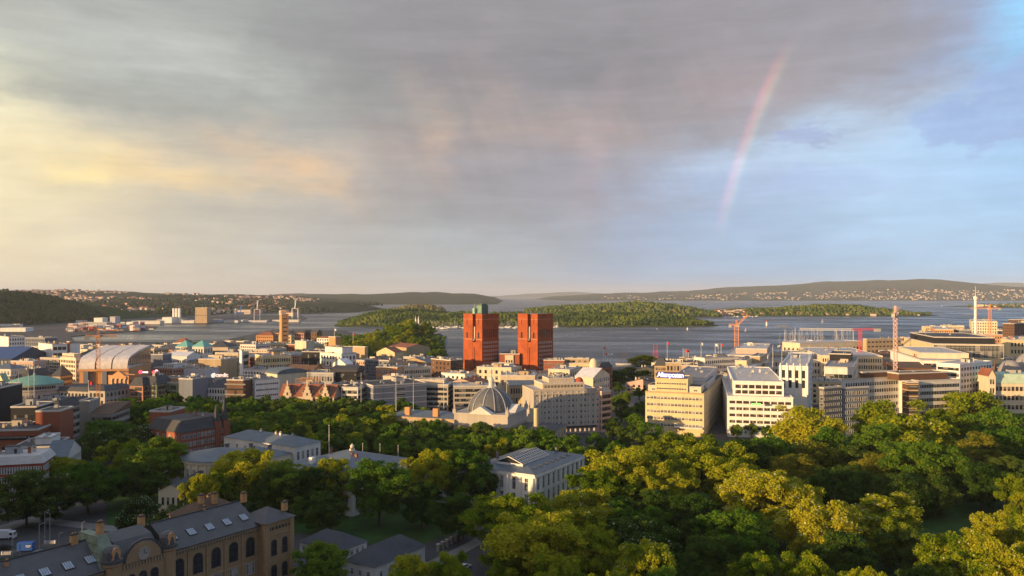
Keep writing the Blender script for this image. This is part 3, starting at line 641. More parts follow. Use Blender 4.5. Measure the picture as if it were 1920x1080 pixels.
# exhibition hall with three curved roof bays
def barrel_hall():
    h = 26; Y = Yof(690, h); X0, X1 = px2(155, Y), px2(241, Y); W_ = X1 - X0; t = math.radians(9)
    B_ = Bd('exhibition_hall', 'hall with three pale curved roof bays and a glass gable behind the orange crane', (X1, Y, 0), t, 'pink', lod=False)
    reg((X1, Y, 0), t, W_, 62, 690, 38, 'barrel hall')
    def prof(o=0, e=0): return [(-1.2, h - .5), (-1.2 - o, h + .5), (-.9 - o, h + 2.6), (0, h + 5 + o), (1.8, h + 6.9 + o), (4.6, h + 8.3 + o), (9, h + 9.5 + o), (30, h + 12.3 + o), (62, h + 14.5 + o), (62, h - .5)]
    MB().box(-W_, 0, 0, 0, 62, h - .5).build('wall', [wm('orange')], B_.r)
    for i in range(3):
        a, b_ = -W_ + W_ * i / 3 + (.5 if i else 0), -W_ + W_ * (i + 1) / 3 - .5
        MB().ext(prof(.25), a, b_, 0, 'x').build('roof_bay', [rm('rose')], B_.r)
    for i in (1, 2): MB().ext(prof(-.6), -W_ + W_ * i / 3 - .6, -W_ + W_ * i / 3 + .6, 0, 'x').build('roof_gutter', [CAP], B_.r)
    g = MB().face([(.06, y, z) for y, z in prof(-1.0)[2:]]); 
    g.build('glass_gable', [GLASSB], B_.r)
    m = MB()
    for i in range(1, 12):
        y = i * 5.1; z = np.interp(y, [p[0] for p in prof()[:-1]][2:], [p[1] for p in prof()[:-1]][2:]) - 1.2; m.box(.07, y - .1, h - .5, .25, y + .1, z)
    m.build('glazing_bar', [FRD], B_.r)
    MB().box(-W_ - .8, -2.2, h - 2.2, .8, -.001, h - .5).build('cornice', [wm('orange')], B_.r)
    for i in range(2):
        x = -W_ + 4 + i * 14; MB().box(x, -3, 0, x + 3.4, -.002, h - 2.3).build('pillar', [wm('slateblue')], B_.r)
    B_.done()
barrel_hall()
def portico():
    loc, t, Wd, D = place(203, 241, 262, 701, 26, -16); B_ = Bd('bank_building', 'sunlit orange classical pavilion with pediment and tall columns in front of the pale curved roofs', loc, t, 'orange', lod=False)
    reg(loc, t, Wd, D, 701, 26, 'portico')
    B_.block(-Wd, 0, 0, D, 0, 24, 'flat', 'felt', cornice='orange')
    MB().ext([(-Wd * .8, 24.2), (-Wd * .12, 24.2), (-Wd * .46, 28)], -.9, 2, 0, 'y').box(-Wd * .84, -1.0, 22.2, -Wd * .08, -.2, 24.2).build('pediment', [wm('orange')], B_.r)
    for i in range(4):
        x = -Wd * .78 + Wd * .64 * i / 3; MB().cyl(x, -.7, 9, 21.4, .62, .52, 12).box(x - .8, -1.4, 21.4, x + .8, 0, 22.2).box(x - .8, -1.4, 8, x + .8, 0, 9).build('column', [wm('beige')], B_.r)
    for i in range(3):
        x = -Wd * .78 + Wd * .64 * (i + .5) / 3; ob('window', winmesh(1.9, 8.5, 'arch', 0), B_.r, (x, 0, 10)); ob('window', winmesh(1.9, 3.5, 'dark', 0), B_.r, (x, 0, 3))
    B_.wins('r', 1, D - 1, 4, 22, 4, 6, 0, 'dark'); B_.done()
portico()
# --- street row behind the left end of the grove
bld('town_house', 'reddish stone house with a dark mansard roof, right beside the orange pavilion', 243, 268, None, 724, 19, -12, 'palered', roof='mansard', roofm='slate', fl=5, bf=5, D=18, rh=6, dorm=2, st='brown', ww=1.5, wh=2.4)
bld('town_house', 'pale green house with a pointed centre gable and skylights in a slate roof', 267, 294, None, 722, 19.5, -12, 'green', roof='mansard', roofm='slate', fl=5, bf=6, D=18, rh=6, dorm=0, st='brown', ww=1.3, wh=2.2)
bld('town_house', 'grey-green shop house with big dark windows under orange-lit eaves', 295, 332, None, 718, 20, -12, 'green', roofm='felt', fl=4, bf=7, D=18, st='dark', ww=1.8, wh=2.7, tiers=[T(0, 1, .3, .95, 3, wall='orange', roofm='felt')])
bld('office_building', 'dark slate-blue block with a narrow red side wall left of the slate-roofed white house', 335, 361, None, 711, 24, -14, 'slateblue', roofm='felt', fl=0, D=18)
bld('town_house', 'white house under a wide dark ribbed roof with skylights', 370, 424, None, 727, 16, -9, 'white', roof='shedx', roofm='slate', fl=3, bf=10, D=16, rh=5.5, st='dark', chim=1)
bld('office_building', 'dark brown louvred block left of the small-windowed white office', 425, 456, None, 713, 24, -10, 'brown', roofm='felt', fl=6, bf=1, st='bare', ww=16, wh=1.0, D=16, chim=0)
bld('office_building', 'white office with a narrow sunlit end wall and rows of small windows above the grove', 455, 478, 524, 713, 23, -48, 'white', fl=5, bf=4, br=11, st='bare', ww=.9, wh=1.0, n=6, D=20)
b_gb = bld('gabled_building', 'old town building with three stepped gables and brown tiled roofs above the grove', 524, 640, None, 745, 15, -9, 'beige', roof='gablex', roofm='tile', fl=4, bf=22, D=14, rh=8.0, st='brown', ww=1.1, wh=1.9, chim=4)
def gables(B_):
    for k, (px_, w) in enumerate(((540, 7.5), (577, 8), (611, 7))):
        s_ = (px_ - 960) / FPX; X, Y = B_.loc[0], B_.loc[1]; t = B_.t; x = -(X - s_ * Y) / (math.cos(t) - s_ * math.sin(t))
        st = [(-w / 2, 0)]
        for q in range(4): st += [(-w / 2 + q * w / 9, 15 + q * 2.3 + .1), (-w / 2 + (q + 1) * w / 9, 15 + q * 2.3 + .1)]
        st = st + [(-.5, 25.2), (0, 26.5), (.5, 25.2)] + [(-a, b) for a, b in st[::-1]]
        MB().ext(st, -1.2, -.3, 0, 'y').build('stepped_gable', [wm('beige')], B_.r, (x, 0, 0))
        MB().ext([(-w / 2 + .4, 15), (w / 2 - .4, 15), (0, 22.5)], -.3, 6.5, 0, 'y').build('gable_roof', [rm('brown')], B_.r, (x, 0, 0))
        for z in (3.5, 7.5, 11.5, 16): 
            for q in (-1.5, 0, 1.5): ob('window', winmesh(.9, 1.8, 'brown', 0), B_.r, (x + q, -1.2, z)) if z < 16 or q == 0 else None
    for q in range(6): B_.dormers(1, -B_.W + 4 + q * (B_.W - 8) / 5 - 1, -B_.W + 4 + q * (B_.W - 8) / 5 + 1, 1.6, 17.5, m='brown')
gables(b_gb)
b_g = bld('roof_terrace_house', 'orange-lit steel framed roof terrace house behind the stepped gables', 553, 598, None, 722, 21, -9, 'tan', roofm='light', fl=4, bf=6, D=12, n=2, chim=1)
fr = MB()
for x in np.linspace(-b_g.W + .5, -.5, 8):
    fr.box(x - .1, .4, 21.5, x + .1, .6, 25).box(x - .1, 9, 21.5, x + .1, 9.2, 25)
fr.box(-b_g.W + .4, .35, 25, -.4, .65, 25.25).box(-b_g.W + .4, 9, 25, -.4, 9.3, 25.25).box(-b_g.W + .4, .37, 23, -.4, .6, 23.15)
fr.build('terrace_frame', [wm('orange')], b_g.r)
bld('office_building', 'white and grey office corner with large square windows in front of the dark ribbed facade', 640, 671, None, 727, 21, -8, 'offwhite', fl=5, bf=5, D=22, st='dark', ww=2.0, wh=2.0, roofm='felt', n=6)
bld('office_building', 'long dark office with pale horizontal ribs receding to the right above the grove', 671, 700, 800, 724, 22, -60, 'slateblue', fl=5, bf=1, br=1, st='strip', ww=8, wh=1.2, roofm='felt', D=70, n=6, band='lilac')
bld('office_building', 'long curved stone office with three rows of dark windows left of the domed theatre', 738, 850, None, 722, 20, -7, 'stone', fl=5, bf=26, D=20, st='bare', ww=1.3, wh=1.9, roofm='light', n=10, chim=3, tiers=[T(.35, .9, .3, .8, 2.8, wall='beige', fl=0)])
bld('office_building', 'straight stone office wing behind the theatre dome, continuing the curved office', 850, 930, None, 724, 19.5, 4, 'stone', fl=5, bf=18, D=20, st='bare', ww=1.3, wh=1.9, roofm='light', n=8, chim=2)
# --- middle distance, left of the towers
bld('office_building', 'pale office with a slanted sunlit gable and grey-blue roof behind the small-windowed white office', 497, 520, 575, 702, 22, -45, 'cream', roof='barrelx', roofm='metal', fl=0, rh=4, D=20, chim=0)
bld('office_building', 'grey-roofed building with round clock disc on its gable left of the dark curved block', 575, 625, None, 700, 22, -8, 'grey', roofm='metal', fl=3, bf=9, D=26, st='bare')
bld('office_building', 'dark rounded block with a comb of fins under its roof edge', 622, 683, None, 697, 23, -4, 'black', roof='barrelx', roofm='felt', fl=4, bf=16, D=24, rh=4, st='bare', ww=1)
bld('office_building', 'yellow-tan office with two long rows of dark windows left of centre', 478, 492, 546, 668, 27, -58, 'yellow', fl=4, bf=4, br=12, st='dark', D=20, n=6)
bld('white_building', 'bright white stepped block with terraces left of the fortress', 600, 640, 668, 664, 26, -40, 'white', fl=4, bf=7, br=4, st='dark', tiers=[T(.1, .9, .2, .9, 6, wall='white', roofm='felt')], n=4)
bld('white_building', 'white house with a tilted pale roof below the stepped white block', 624, 648, 662, 683, 20, -40, 'white', roof='gabley', roofm='white', fl=3, bf=3, rh=5, D=14)
bld('office_building', 'dark roofed block with square dark bays left of the stepped white block', 566, 640, None, 660, 24, -8, 'black', roofm='felt', fl=3, bf=12, D=30, st='bare', hut=False)
bld('brick_tower', 'square tower with sunlit brick front and dark green side left of the fortress trees', 616, 629, 639, 632, 33, -38, 'orange', fl=0, roofm='copper', chim=0, n=1, hut=False)
bld('white_building', 'small sunlit cream block with an aerial left of centre near the water', 553, 574, 590, 640, 24, -36, 'cream', fl=0, n=3)
bld('office_building', 'tan wide block with a curved top corner right of the white market roof', 372, 424, None, 674, 24, -8, 'tan', roofm='light', fl=0, D=22, chim=1)
bld('office_building', 'pale office with closely ranked dark columns behind the tall white chimney', 405, 447, None, 662, 28, -8, 'beige', fl=4, bf=12, D=22, st='dark', ww=1.6, wh=3.2)
bld('market_hall', 'long low white roof hall behind the glass gable', 310, 376, None, 668, 19, -6, 'white', roof='gablex', roofm='white', fl=1, bf=9, D=30, rh=4, chim=0, st='dark')
bld('white_building', 'small sunlit cream house in front of the copper pyramid roofs', 323, 352, None, 657, 22, -8, 'cream', fl=0, D=14, chim=1)
bld('office_building', 'low grey shed roof building with a pale end wall in front of the tan block', 345, 384, None, 694, 20, -8, 'lilac', roofm='mid', fl=0, D=24)
bld('office_building', 'dark blue block with scattered small lit windows beside the glass gable', 282, 305, None, 665, 29, -6, 'slateblue', roofm='felt', fl=4, bf=4, D=16, st='bare', ww=.8, wh=.8, hut=False)
bld('institution_building', 'long hipped grey roof over a row of pale arches, right of the copper pyramids', 386, 448, None, 651, 18, -4, 'beige', roof='hip', roofm='slate', fl=1, bf=16, D=34, rh=7, st='archw', ww=1.6, chim=0)
for i, (pc, lb) in enumerate(((340, 'left of the two houses with copper-green pyramid roofs'), (371, 'right one of the two houses with copper-green pyramid roofs'))):
    bld('pavilion', lb, pc - 11, pc + 11, None, 650, 22, -10, 'offwhite', roof='pyramid', roofm='teal', fl=2, bf=4, D=20, rh=7.5, chim=0, group='copper pyramid pavilions')
bld('church_building', 'small building with a bright red gable roof near the water left of centre', 330, 348, None, 641, 10, -20, 'brick', roof='hip', roofm='tile', fl=1, bf=4, D=14, rh=6, chim=1)
# vippetangen silo and quay buildings
bld('silo_tower', 'tall narrow sunlit tower with a column of dark openings standing by the water', 524, 528, 541, 589, 56, -62, 'orange', fl=8, bf=0, br=1, st='bare', ww=6, wh=1.6, n=3, chim=0, hut=False, top=4)
bld('quay_building', 'brick warehouse with dark hip roof left of the tall narrow sunlit tower', 480, 512, None, 629, 18, -10, 'orange', roof='hip', roofm='tile', fl=3, bf=8, D=20, rh=6)
bld('quay_building', 'dark hip roofed brick house behind the warehouse left of the tall narrow tower', 499, 525, None, 624, 16, -10, 'orange', roof='hip', roofm='slate', fl=2, bf=6, D=18, rh=6)
bld('quay_building', 'cream house under the tall narrow tower with a shaded flat roof', 512, 546, None, 629, 14, -8, 'yellow', roofm='felt', fl=2, bf=6, D=14)
bld('quay_building', 'house with twin white-edged gables right of the tall narrow tower', 545, 570, None, 624, 15, -8, 'palered', roof='gablex', roofm='slate', fl=2, bf=7, D=14, rh=6)
bld('quay_building', 'dark-roofed brick house with a white end gable near the fortress trees', 570, 594, None, 624, 15, -30, 'brown', roof='gablex', roofm='slate', fl=2, bf=5, D=14, rh=6)
bld('quay_building', 'low reddish roofed white house right of the twin gables', 594, 617, None, 634, 12, -15, 'white', roof='hip', roofm='tile', fl=2, bf=5, D=12, rh=3)
# fortress
bld('fortress_wing', 'long sunlit stone fortress wing with a pale stone roof', 727, 762, 806, 652, 19, -50, 'tan', roof='gablex', roofm='tile', fl=1, bf=0, D=18, rh=4, chim=0, st='bare')
bld('fortress_wing', 'fortress wing with a brown tiled roof and sunlit gable wall', 706, 740, 756, 661, 16, -28, 'yellow', roof='gabley', roofm='tile', fl=1, bf=3, rh=6, D=16, chim=0, st='bare')
bld('brick_building', 'brown brick gatehouse with corner turrets left of the fortress', 655, 684, 690, 651, 22, -30, 'tan', fl=0, n=3, chim=3)
def round_tower():
    Y = 1180; X = px2(824, Y); B_ = Bd('fortress_tower', 'round grey stone fortress tower beside the wooded hill', (X, Y, 0), 0, 'stone', lod=False)
    MB().lathe(0, 0, [(12, 0), (11, 22), (11.4, 22.2), (11.4, 24), (10.6, 24), (10.6, 23), (0, 23)], 28).build('wall', [wm('stone')], B_.r)
    MB().lathe(0, 0, [(9, 23.1), (0, 29)], 28).build('roof', [rm('slate')], B_.r)
    for i in range(9):
        a = math.pi * 1.1 + i * .33; ob('window', winmesh(.8, 1.2, 'bare', 0), B_.r, (11.35 * math.cos(a), 11.35 * math.sin(a), 15), a + math.pi / 2)
round_tower()
def spire_castle():
    Y = 1240
    B_ = Bd('castle_building', 'pale castle with two thin white spires rising above the wooded hill', (px2(776, Y), Y, 0), 0, 'stone', lod=False)
    B_.block(-12, 12, 0, 10, 20, 40, 'gablex', 'slate', rh=4, fl=1, bf=5, st='bare')
    for px_ in (779, 784.5):
        x = px2(px_, Y) - px2(776, Y); MB().box(x - 1, 0, 30, x + 1, 2, 46).cyl(x, 1, 46, 53, 1, .1, 8).build('spire', [wm('white')], B_.r)
spire_castle()
bld('brick_building', 'dark red brick block with pale rooftop huts left of the left twin tower', 808, 845, 868, 676, 24, -45, 'brown', fl=5, bf=5, br=5, st='dark', chim=5, n=6)
bld('office_building', 'sunlit orange-topped block with rows of white windows left of the towers', 705, 745, None, 689, 24, -8, 'orange', fl=4, bf=9, D=18, st='plain', chim=5, n=4, hut=True)
bld('office_building', 'long cream office with rows of square windows receding right, left of the twin towers', 745, 757, 808, 690, 22, -62, 'cream', fl=4, bf=0, br=14, st='dark', D=40, n=5)
bld('office_building', 'low lit cream roof pavilion in front of the long receding cream office', 718, 762, None, 706, 20, -6, 'cream', roofm='light', fl=2, bf=8, D=12, st='dark')
# --- city hall
def city_hall():
    t = math.radians(-38)
    def tower(pl, pc, pr, lbl, clock):
        loc, t_, Wd, D = place(pl, pc, pr, 589, 66.4, -38, wmax=60)
        B_ = Bd('brick_tower', lbl, loc, t_, 'brick', lod=False, group='twin towers of the city hall', cat='tower')
        reg(loc, t_, Wd, D, 589, 66, 'tower')
        cx = -Wd * .42; bm = TOWB
        b = MB().box(-Wd, 0, 0, cx - 2.0, D, 66).box(cx + 2.0, 0, 0, 0, D, 66).box(cx - 2.001, 4.5, 0, cx + 2.001, D - .01, 65.5).box(cx - 2.001, .3, 0, cx + 2.001, 4.499, 39)
        b.build('wall', [bm], B_.r)
        MB().box(-Wd - .25, -.25, 65.3, cx - 2.0, D + .25, 66.6).box(cx + 2.0, -.25, 65.3, .25, D + .25, 66.6).build('parapet', [TOWB], B_.r)
        MB().box(-Wd + .6, .6, 66.3, -.6, D - .6, 66.66).build('roof', [rm('metal')], B_.r)
        MB().box(cx + .9, 1.4, 39, cx + 1.9, 4.4, 64).box(cx - .5, .1, 8, cx + .5, .298, 34).build('stair_bay', [mat('brick_dark', (.10, .03, .02), .9, .2, .5)], B_.r)
        MB().box(cx - .9, .6, 42, cx + .5, 1.6, 54).cyl(cx, -.2, 40.5, 42.6, .9, .3, 8).build('stone_relief', [wm('stone')], B_.r)
        MB().box(-Wd - .2, -.2, 41.4, cx - 2.0, -.002, 42.0).box(cx + 2.0, -.2, 41.4, .2, -.002, 42.0).box(-Wd - .1, -.12, 61.0, cx - 2.0, -.0025, 61.4).box(cx + 2.0, -.12, 61.0, .1, -.0025, 61.4).box(.002, -.1, 61, .12, D, 61.4).build('string_course', [wm('palered')], B_.r)
        for x in (-Wd + Wd * .2, cx + (0 - cx) * .55):
            ob('window', winmesh(1.5, 5.5, 'bare', 0), B_.r, (x, 0, 43)); ob('window', winmesh(.5, 6, 'bare', 0), B_.r, (x, 0, 56))
        for i in range(8):
            y = 1.5 + (D - 3) * (i + .5) / 8
            ob('window', winmesh(1.1, 8, 'bare', 0), B_.r, (0, y, 43.5), math.pi / 2)
            for f in range(9): ob('window', winmesh(1.25, 1.9, 'plain', 2 if f > 5 else 1), B_.r, (0, y, 5.5 + f * 4), math.pi / 2)
        if clock:
            m = MB().cyl(-4, D * .62, 66.7, 74, .5, .5, 8)
            MB().box(-9.5, D * .12, 66.7, -3, D * .5, 75).box(-8.7, D * .17, 75, -3.8, D * .46, 76.4).build('bell_housing', [mat('verdigris', (.07, .13, .10), .6, .35, .6)], B_.r)
            q = MB()
            for i in range(4): q.box(-9.4 + i * 1.6, D * .12 - .12, 67.3, -8.6 + i * 1.6, D * .12 - .003, 74.5)
            q.box(-12.4, -.1, 66.8, -9.6, D * .12, 72).cyl(-10.9, 1, 72, 77, .35, .15, 6).cyl(-Wd + 4, 2, 66.6, 70, .15, n=6); q.build('bell_frame', [mat('verdigris_light', (.25, .40, .30), .6, .3, .6)], B_.r)
        else: MB().cyl(-4, D * .6, 66.6, 71, .12, n=6).cyl(-10, 2, 66.6, 70, .12, n=6).build('mast', [PIPE], B_.r)
        B_.done()
    global TOWB
    TOWB = mat('tower_brick', (.37, .088, .028), .9, .26, .14, brick=.3)
    tower(869, 904, 935, 'left of the two tall red brick towers, carrying a green bell housing', True)
    tower(971, 1008, 1037, 'right one of the two tall red brick towers, flat topped', False)
    B_ = bld('city_hall', 'low red brick hall between and beside the twin brick towers with tall white windows', 936, 974, None, 664, 27, -8, 'brick', roofm='felt', fl=0, D=24, chim=0, n=1)
    x = -B_.W * .5; MB().box(x - 4.2, -1.2, 0, x + 4.2, -.003, 26).build('stone_front', [wm('cream')], B_.r)
    for q in (-2.6, 0, 2.6): ob('window', winmesh(1.3, 12, 'bare', 0), B_.r, (x + q, -1.2, 9))
city_hall()
bld('city_hall_wing', 'low brick wing with a row of white windows right of the right brick tower', 1019, 1058, None, 676, 24, -10, 'brick', roofm='brown', fl=4, bf=9, D=16, st='plain', chim=1)
bld('office_building', 'cream office with an olive-brown rooftop storey right of the twin towers', 1057, 1112, None, 682, 21, -8, 'yellow', roofm='brown', fl=3, bf=12, D=14, st='dark', ww=1, tiers=[T(.02, .85, .3, .95, 4.2, wall='tan', roofm='brown', fl=1, bf=4, st='bare')], chim=1, n=2)
bld('office_building', 'beige block with curved centre bay below the low brick wing right of the towers', 1028, 1068, 1090, 694, 21, -24, 'cream', roofm='light', fl=3, bf=6, br=5, st='dark', chim=2, n=6)
bld('office_building', 'long low building with a grey glazed roof in front of the right brick tower', 955, 1042, None, 722, 16, 6, 'tan', roof='gablex', roofm='metal', fl=2, bf=18, D=20, rh=3, st='dark', chim=0)
bld('office_building', 'block with a crowded pale roof of ducts in front of the twin brick towers', 938, 1003, None, 705, 20, -6, 'beige', roofm='light', fl=2, bf=9, D=24, n=16, chim=4)
# --- hotel with rounded corner
def hotel():
    loc, t, Wd, D = place(1000, 1118, None, 729, 27, 14, 26)
    B_ = Bd('hotel_building', 'big grey stone hotel with rounded sunlit corner and vertical piers', loc, t, 'stone', lod=False); reg(loc, t, Wd + 6, D, 731, 27, 'hotel')
    B_.block(-Wd, 0, 0, D, 0, 27, 'flat', 'light', fl=6, bf=15, st='plain', ww=1.2, wh=1.7, gz=5, piers=10, cornice='beige', skip=lambda f, b: False)
    r = 6.5; q = MB().lathe(0, r, [(r, 0), (r, 4.2), (r + .3, 4.3), (r + .3, 4.8), (r, 4.9), (r, 25.6), (r + .5, 26), (r + .5, 27.2), (r - .4, 27.2), (r - .4, 26.2), (0, 26.2)], 30, a0=-math.pi * .52, a1=math.pi * .35)
    q.build('rounded_corner', [wm('orange' if 0 else 'pink')], B_.r)
    for f in range(6):
        for i in range(6):
            a = -math.pi * .46 + i * .42; ob('window', winmesh(1.2, 1.7, 'plain', (i + f) % 3), B_.r, (r * math.cos(a) * 1.004, r + r * math.sin(a) * 1.004, 6 + f * 3.47), a + math.pi / 2); B_.nw += 1
    B_.block(-Wd * .82, -6, 5, D - 2, 27, 30.4, 'flat', 'light', fl=1, bf=12, st='dark', part='upper_storey', zoff=.4, top=.6, wall='beige')
    B_.block(-Wd * .7, -12, 8, D - 4, 30.6, 33, 'flat', 'gravel', part='upper_storey', wall='beige')
    B_.stuffup(-Wd * .65, -13, 9, D - 5, 33.1, 14, 4)
    MB().lathe(-8, 9, [(2.6, 30.5), (2.6, 31.2), (2.2, 32.4), (1.2, 33.3), (0, 33.6)], 18).build('dish', [wm('redbrick')], B_.r)
    MB().box(-Wd, -2.6, 4.2, 0, -.003, 4.7).build('canopy', [mat('canopy_dark', (.04, .04, .045), .7)], B_.r)
    b = MB()
    for i in range(13): x = -Wd + 2 + i * (Wd - 4) / 12; b.box(x, -.08, 1.2, x + 1.1, -.004, 3.0)
    b.build('shop_window', [mat('shop_light', (.9, .55, .3), .5, .3, .5, emit=.5)], B_.r)
    MB().box(-Wd - .4, -.45, 24.4, .1, -.001, 25.0).build('cornice', [wm('beige')], B_.r)
    B_.done()
hotel()
bld('town_house', 'yellow-lit small gabled house squeezed between the theatre and the stone hotel', 972, 998, None, 752, 17, -6, 'yellow', roof='gabley', roofm='brown', fl=3, bf=6, D=12, rh=6, st='dark', chim=1)
bld('white_building', 'building with a wide cream pitched roof and lit triangular gable behind the hotel', 1078, 1112, 1143, 708, 23, -30, 'cream', roof='gablex', roofm='white', fl=4, bf=0, br=8, D=30, rh=6, chim=0)
bld('street_house', 'tall pinkish street house with dark windows at the corner right of the hotel', 1112, 1128, 1146, 735, 25, -46, 'pink', roofm='mid', fl=6, bf=4, br=9, st='dark', ww=1.2, D=60, n=6, chim=3)
bld('street_house', 'brick street house with a round cream corner turret near the water', 1112, 1130, 1148, 690, 26, -40, 'brick', roof='mansard', roofm='slate', fl=5, bf=5, br=8, st='dark', rh=4, D=40, chim=2, dorm=4)
MB().lathe(px2(1113, 640), 640, [(3.6, 18), (3.6, 29), (3.4, 31), (2.2, 33.5), (0, 34.6)], 18).build('x', [wm('cream')]).name = 'corner_turret'
tag(bpy.data.objects['corner_turret'], 'small round cream roof turret on the street house near the water', 'turret')
# --- national theatre with slate dome
def theatre():
    Y = Yof(769, 20); X = px2(921, Y); t = math.radians(-20)
    B_ = Bd('theatre_building', 'theatre with a big grey slate dome, white ribs and a thin lantern spire', (X, Y, 0), t, 'tan', lod=False)
    r = 15; reg((X + 22 * math.cos(t), Y - 15, 0), t, 70, 48, 769, 20, 'theatre')
    MB().box(-r - 1, -r - 1, 0, r + 1, r + 1, 13.2).build('wall', [wm('tan')], B_.r)
    MB().box(-r - 1.5, -r - 1.5, 13.2, r + 1.5, r + 1.5, 14).box(-r - .8, -r - .8, 14, r + .8, r + .8, 19.4).box(-r - 1.3, -r - 1.3, 19.4, r + 1.3, r + 1.3, 20.2).build('attic', [wm('stone')], B_.r)
    n = 32; r = 13.2; prof = [(r * .98, 20.2), (r * .97, 22), (r * .9, 25), (r * .78, 27.6), (r * .6, 30), (r * .38, 31.7), (r * .16, 32.8), (1.5, 33)]
    MB().lathe(0, 0, prof, n).build('dome', [mat('dome_slate', (.11, .115, .125), .6, .25, .5)], B_.r)
    rb = MB()
    for i in range(12):
        a = 2 * math.pi * i / 12
        for j in range(len(prof) - 1):
            p, q = prof[j], prof[j + 1]; rb.bar((p[0] * math.cos(a) * 1.01, p[0] * math.sin(a) * 1.01, p[1]), (q[0] * math.cos(a) * 1.01, q[0] * math.sin(a) * 1.01, q[1]), .55 - .03 * j)
    rb.build('dome_rib', [wm('grey')], B_.r); r = 15
    MB().lathe(0, 0, [(2.2, 32.8), (2.2, 33.4), (1.4, 33.5), (1.4, 36.4), (1.8, 36.5), (1.7, 36.9), (1.0, 38.2), (.45, 39), (.35, 41), (.6, 41.4), (.1, 44)], 12).build('lantern', [wm('offwhite')], B_.r)
    for s_, rz in ((-1, 0),):
        MB().ext([(-7, 19.9), (7, 19.9), (0, 24.2)], -r - 1.6, -r + 5, 0, 'y').build('pediment', [wm('offwhite')], B_.r)
    MB().ext([(-7, 19.9), (7, 19.9), (0, 24.2)], r - 5, r + 1.6, 0, 'x').build('pediment', [wm('offwhite')], B_.r)
    for x in (-r - .5, r + .5):
        for y in (-r - .5, r + .5): MB().box(x - .9, y - .9, 20.2, x + .9, y + .9, 22).cyl(x, y, 22, 24.5, .7, .15, 8).build('statue', [wm('stone')], B_.r)
    for i in range(7):
        ob('window', winmesh(1.5, 4.6, 'archw', 0), B_.r, (-r + 2.5 + i * 4.1, -r - 1, 6)); ob('window', winmesh(1.5, 4.6, 'archw', 0), B_.r, (r + 1, -r + 2.5 + i * 4.1, 6), math.pi / 2)
    B_.block(-62, -r - 2, -8, 14, 0, 15, 'hip', 'metal', wall='tan', rh=2.5, fl=2, bf=10, st='archw', part='wing_wall')
    B_.block(r + 2, 40, -10, 14, 0, 12, 'hip', 'slate', wall='tan', rh=2.5, fl=2, bf=6, br=4, st='archw', part='wing_wall')
    for x in (-50, -32): MB().box(x - 1.6, -6, 14, x + 1.6, -3.4, 20).build('chimney', [wm('orange')], B_.r)
    MB().cyl(28, -4, 12, 23, 1.3, n=14).build('chimney', [wm('yellow')], B_.r)
    B_.done()
theatre()
# --- newspaper house
def newspaper():
    B_ = bld('newspaper_building', 'yellow stone office with ribbon windows and a blue-lit newspaper sign on its roof', 1210, 1320, 1366, 739, 26, -20, 'yellow', cornice='tan', roofm='felt', fl=5, bf=16, br=14, st='plain', ww=1.55, wh=1.5, n=0, chim=0, hut=False, D=70, gz=4.5,
        tiers=[T(.16, .72, .0 + .02, .20, 8.0, wall='yellow', fl=2, bf=12, st='bare', ww=1.0, wh=.9, roofm='mid', cornice='yellow', n=1), T(.03, 1 - .06, .03, .16, 3.4, wall='cream', fl=1, bf=6, st='dark', roofm='felt', n=0), T(.55, .98, .22, .6, 3.6, wall='lilac', fl=1, bf=5, br=9, st='dark', roofm='mid', n=3), T(.3, .9, .3, .95, 6, wall='lilac', fl=1, bf=5, br=0, st='dark', roofm='mid', n=5)])
    Wd = B_.W
    MB().box(-Wd * .80, .3, 34.7, -Wd * .33, .5, 38.6).build('sign_board', [mat('sign_dark', (.06, .05, .10), .6)], B_.r)
    for i in range(5): MB().bar((-Wd * (.78 - i * .11), .5, 38), (-Wd * (.78 - i * .11), 3.5, 34.4), .2).build('sign_strut', [PIPE], B_.r)
    cu = bpy.data.curves.new('sign_lettering', 'FONT'); cu.body = 'Aftenposten'; cu.size = 4.1; cu.align_x = 'CENTER'; cu.extrude = .12; cu.offset = .07; cu.space_character = .86
    dg = None; to = bpy.data.objects.new('tmp_text', cu); COL.objects.link(to); bpy.context.view_layer.update()
    me = bpy.data.meshes.new_from_object(to.evaluated_get(bpy.context.evaluated_depsgraph_get())); bpy.data.objects.remove(to)
    xs = [v.co.x for v in me.vertices]; sc_ = (Wd * .45) / (max(xs) - min(xs))
    me.materials.clear(); me.materials.append(mat('sign_light', (.42, .45, 1.0), .5, 0, 1, emit=1.6))
    o = ob('sign_lettering', me, B_.r, (-Wd * .565, .12, 35.4), 0, (sc_, 1, sc_ * 1.15)); o.rotation_euler = (math.pi / 2, 0, 0)
    o.scale = (sc_, 1, 1); 
    for v in me.vertices: v.co.y *= 1.0
    MB().box(-Wd * .5, -3.4, 5.4, -.5, -.003, 6.2).build('canopy', [wm('offwhite')], B_.r)
newspaper()
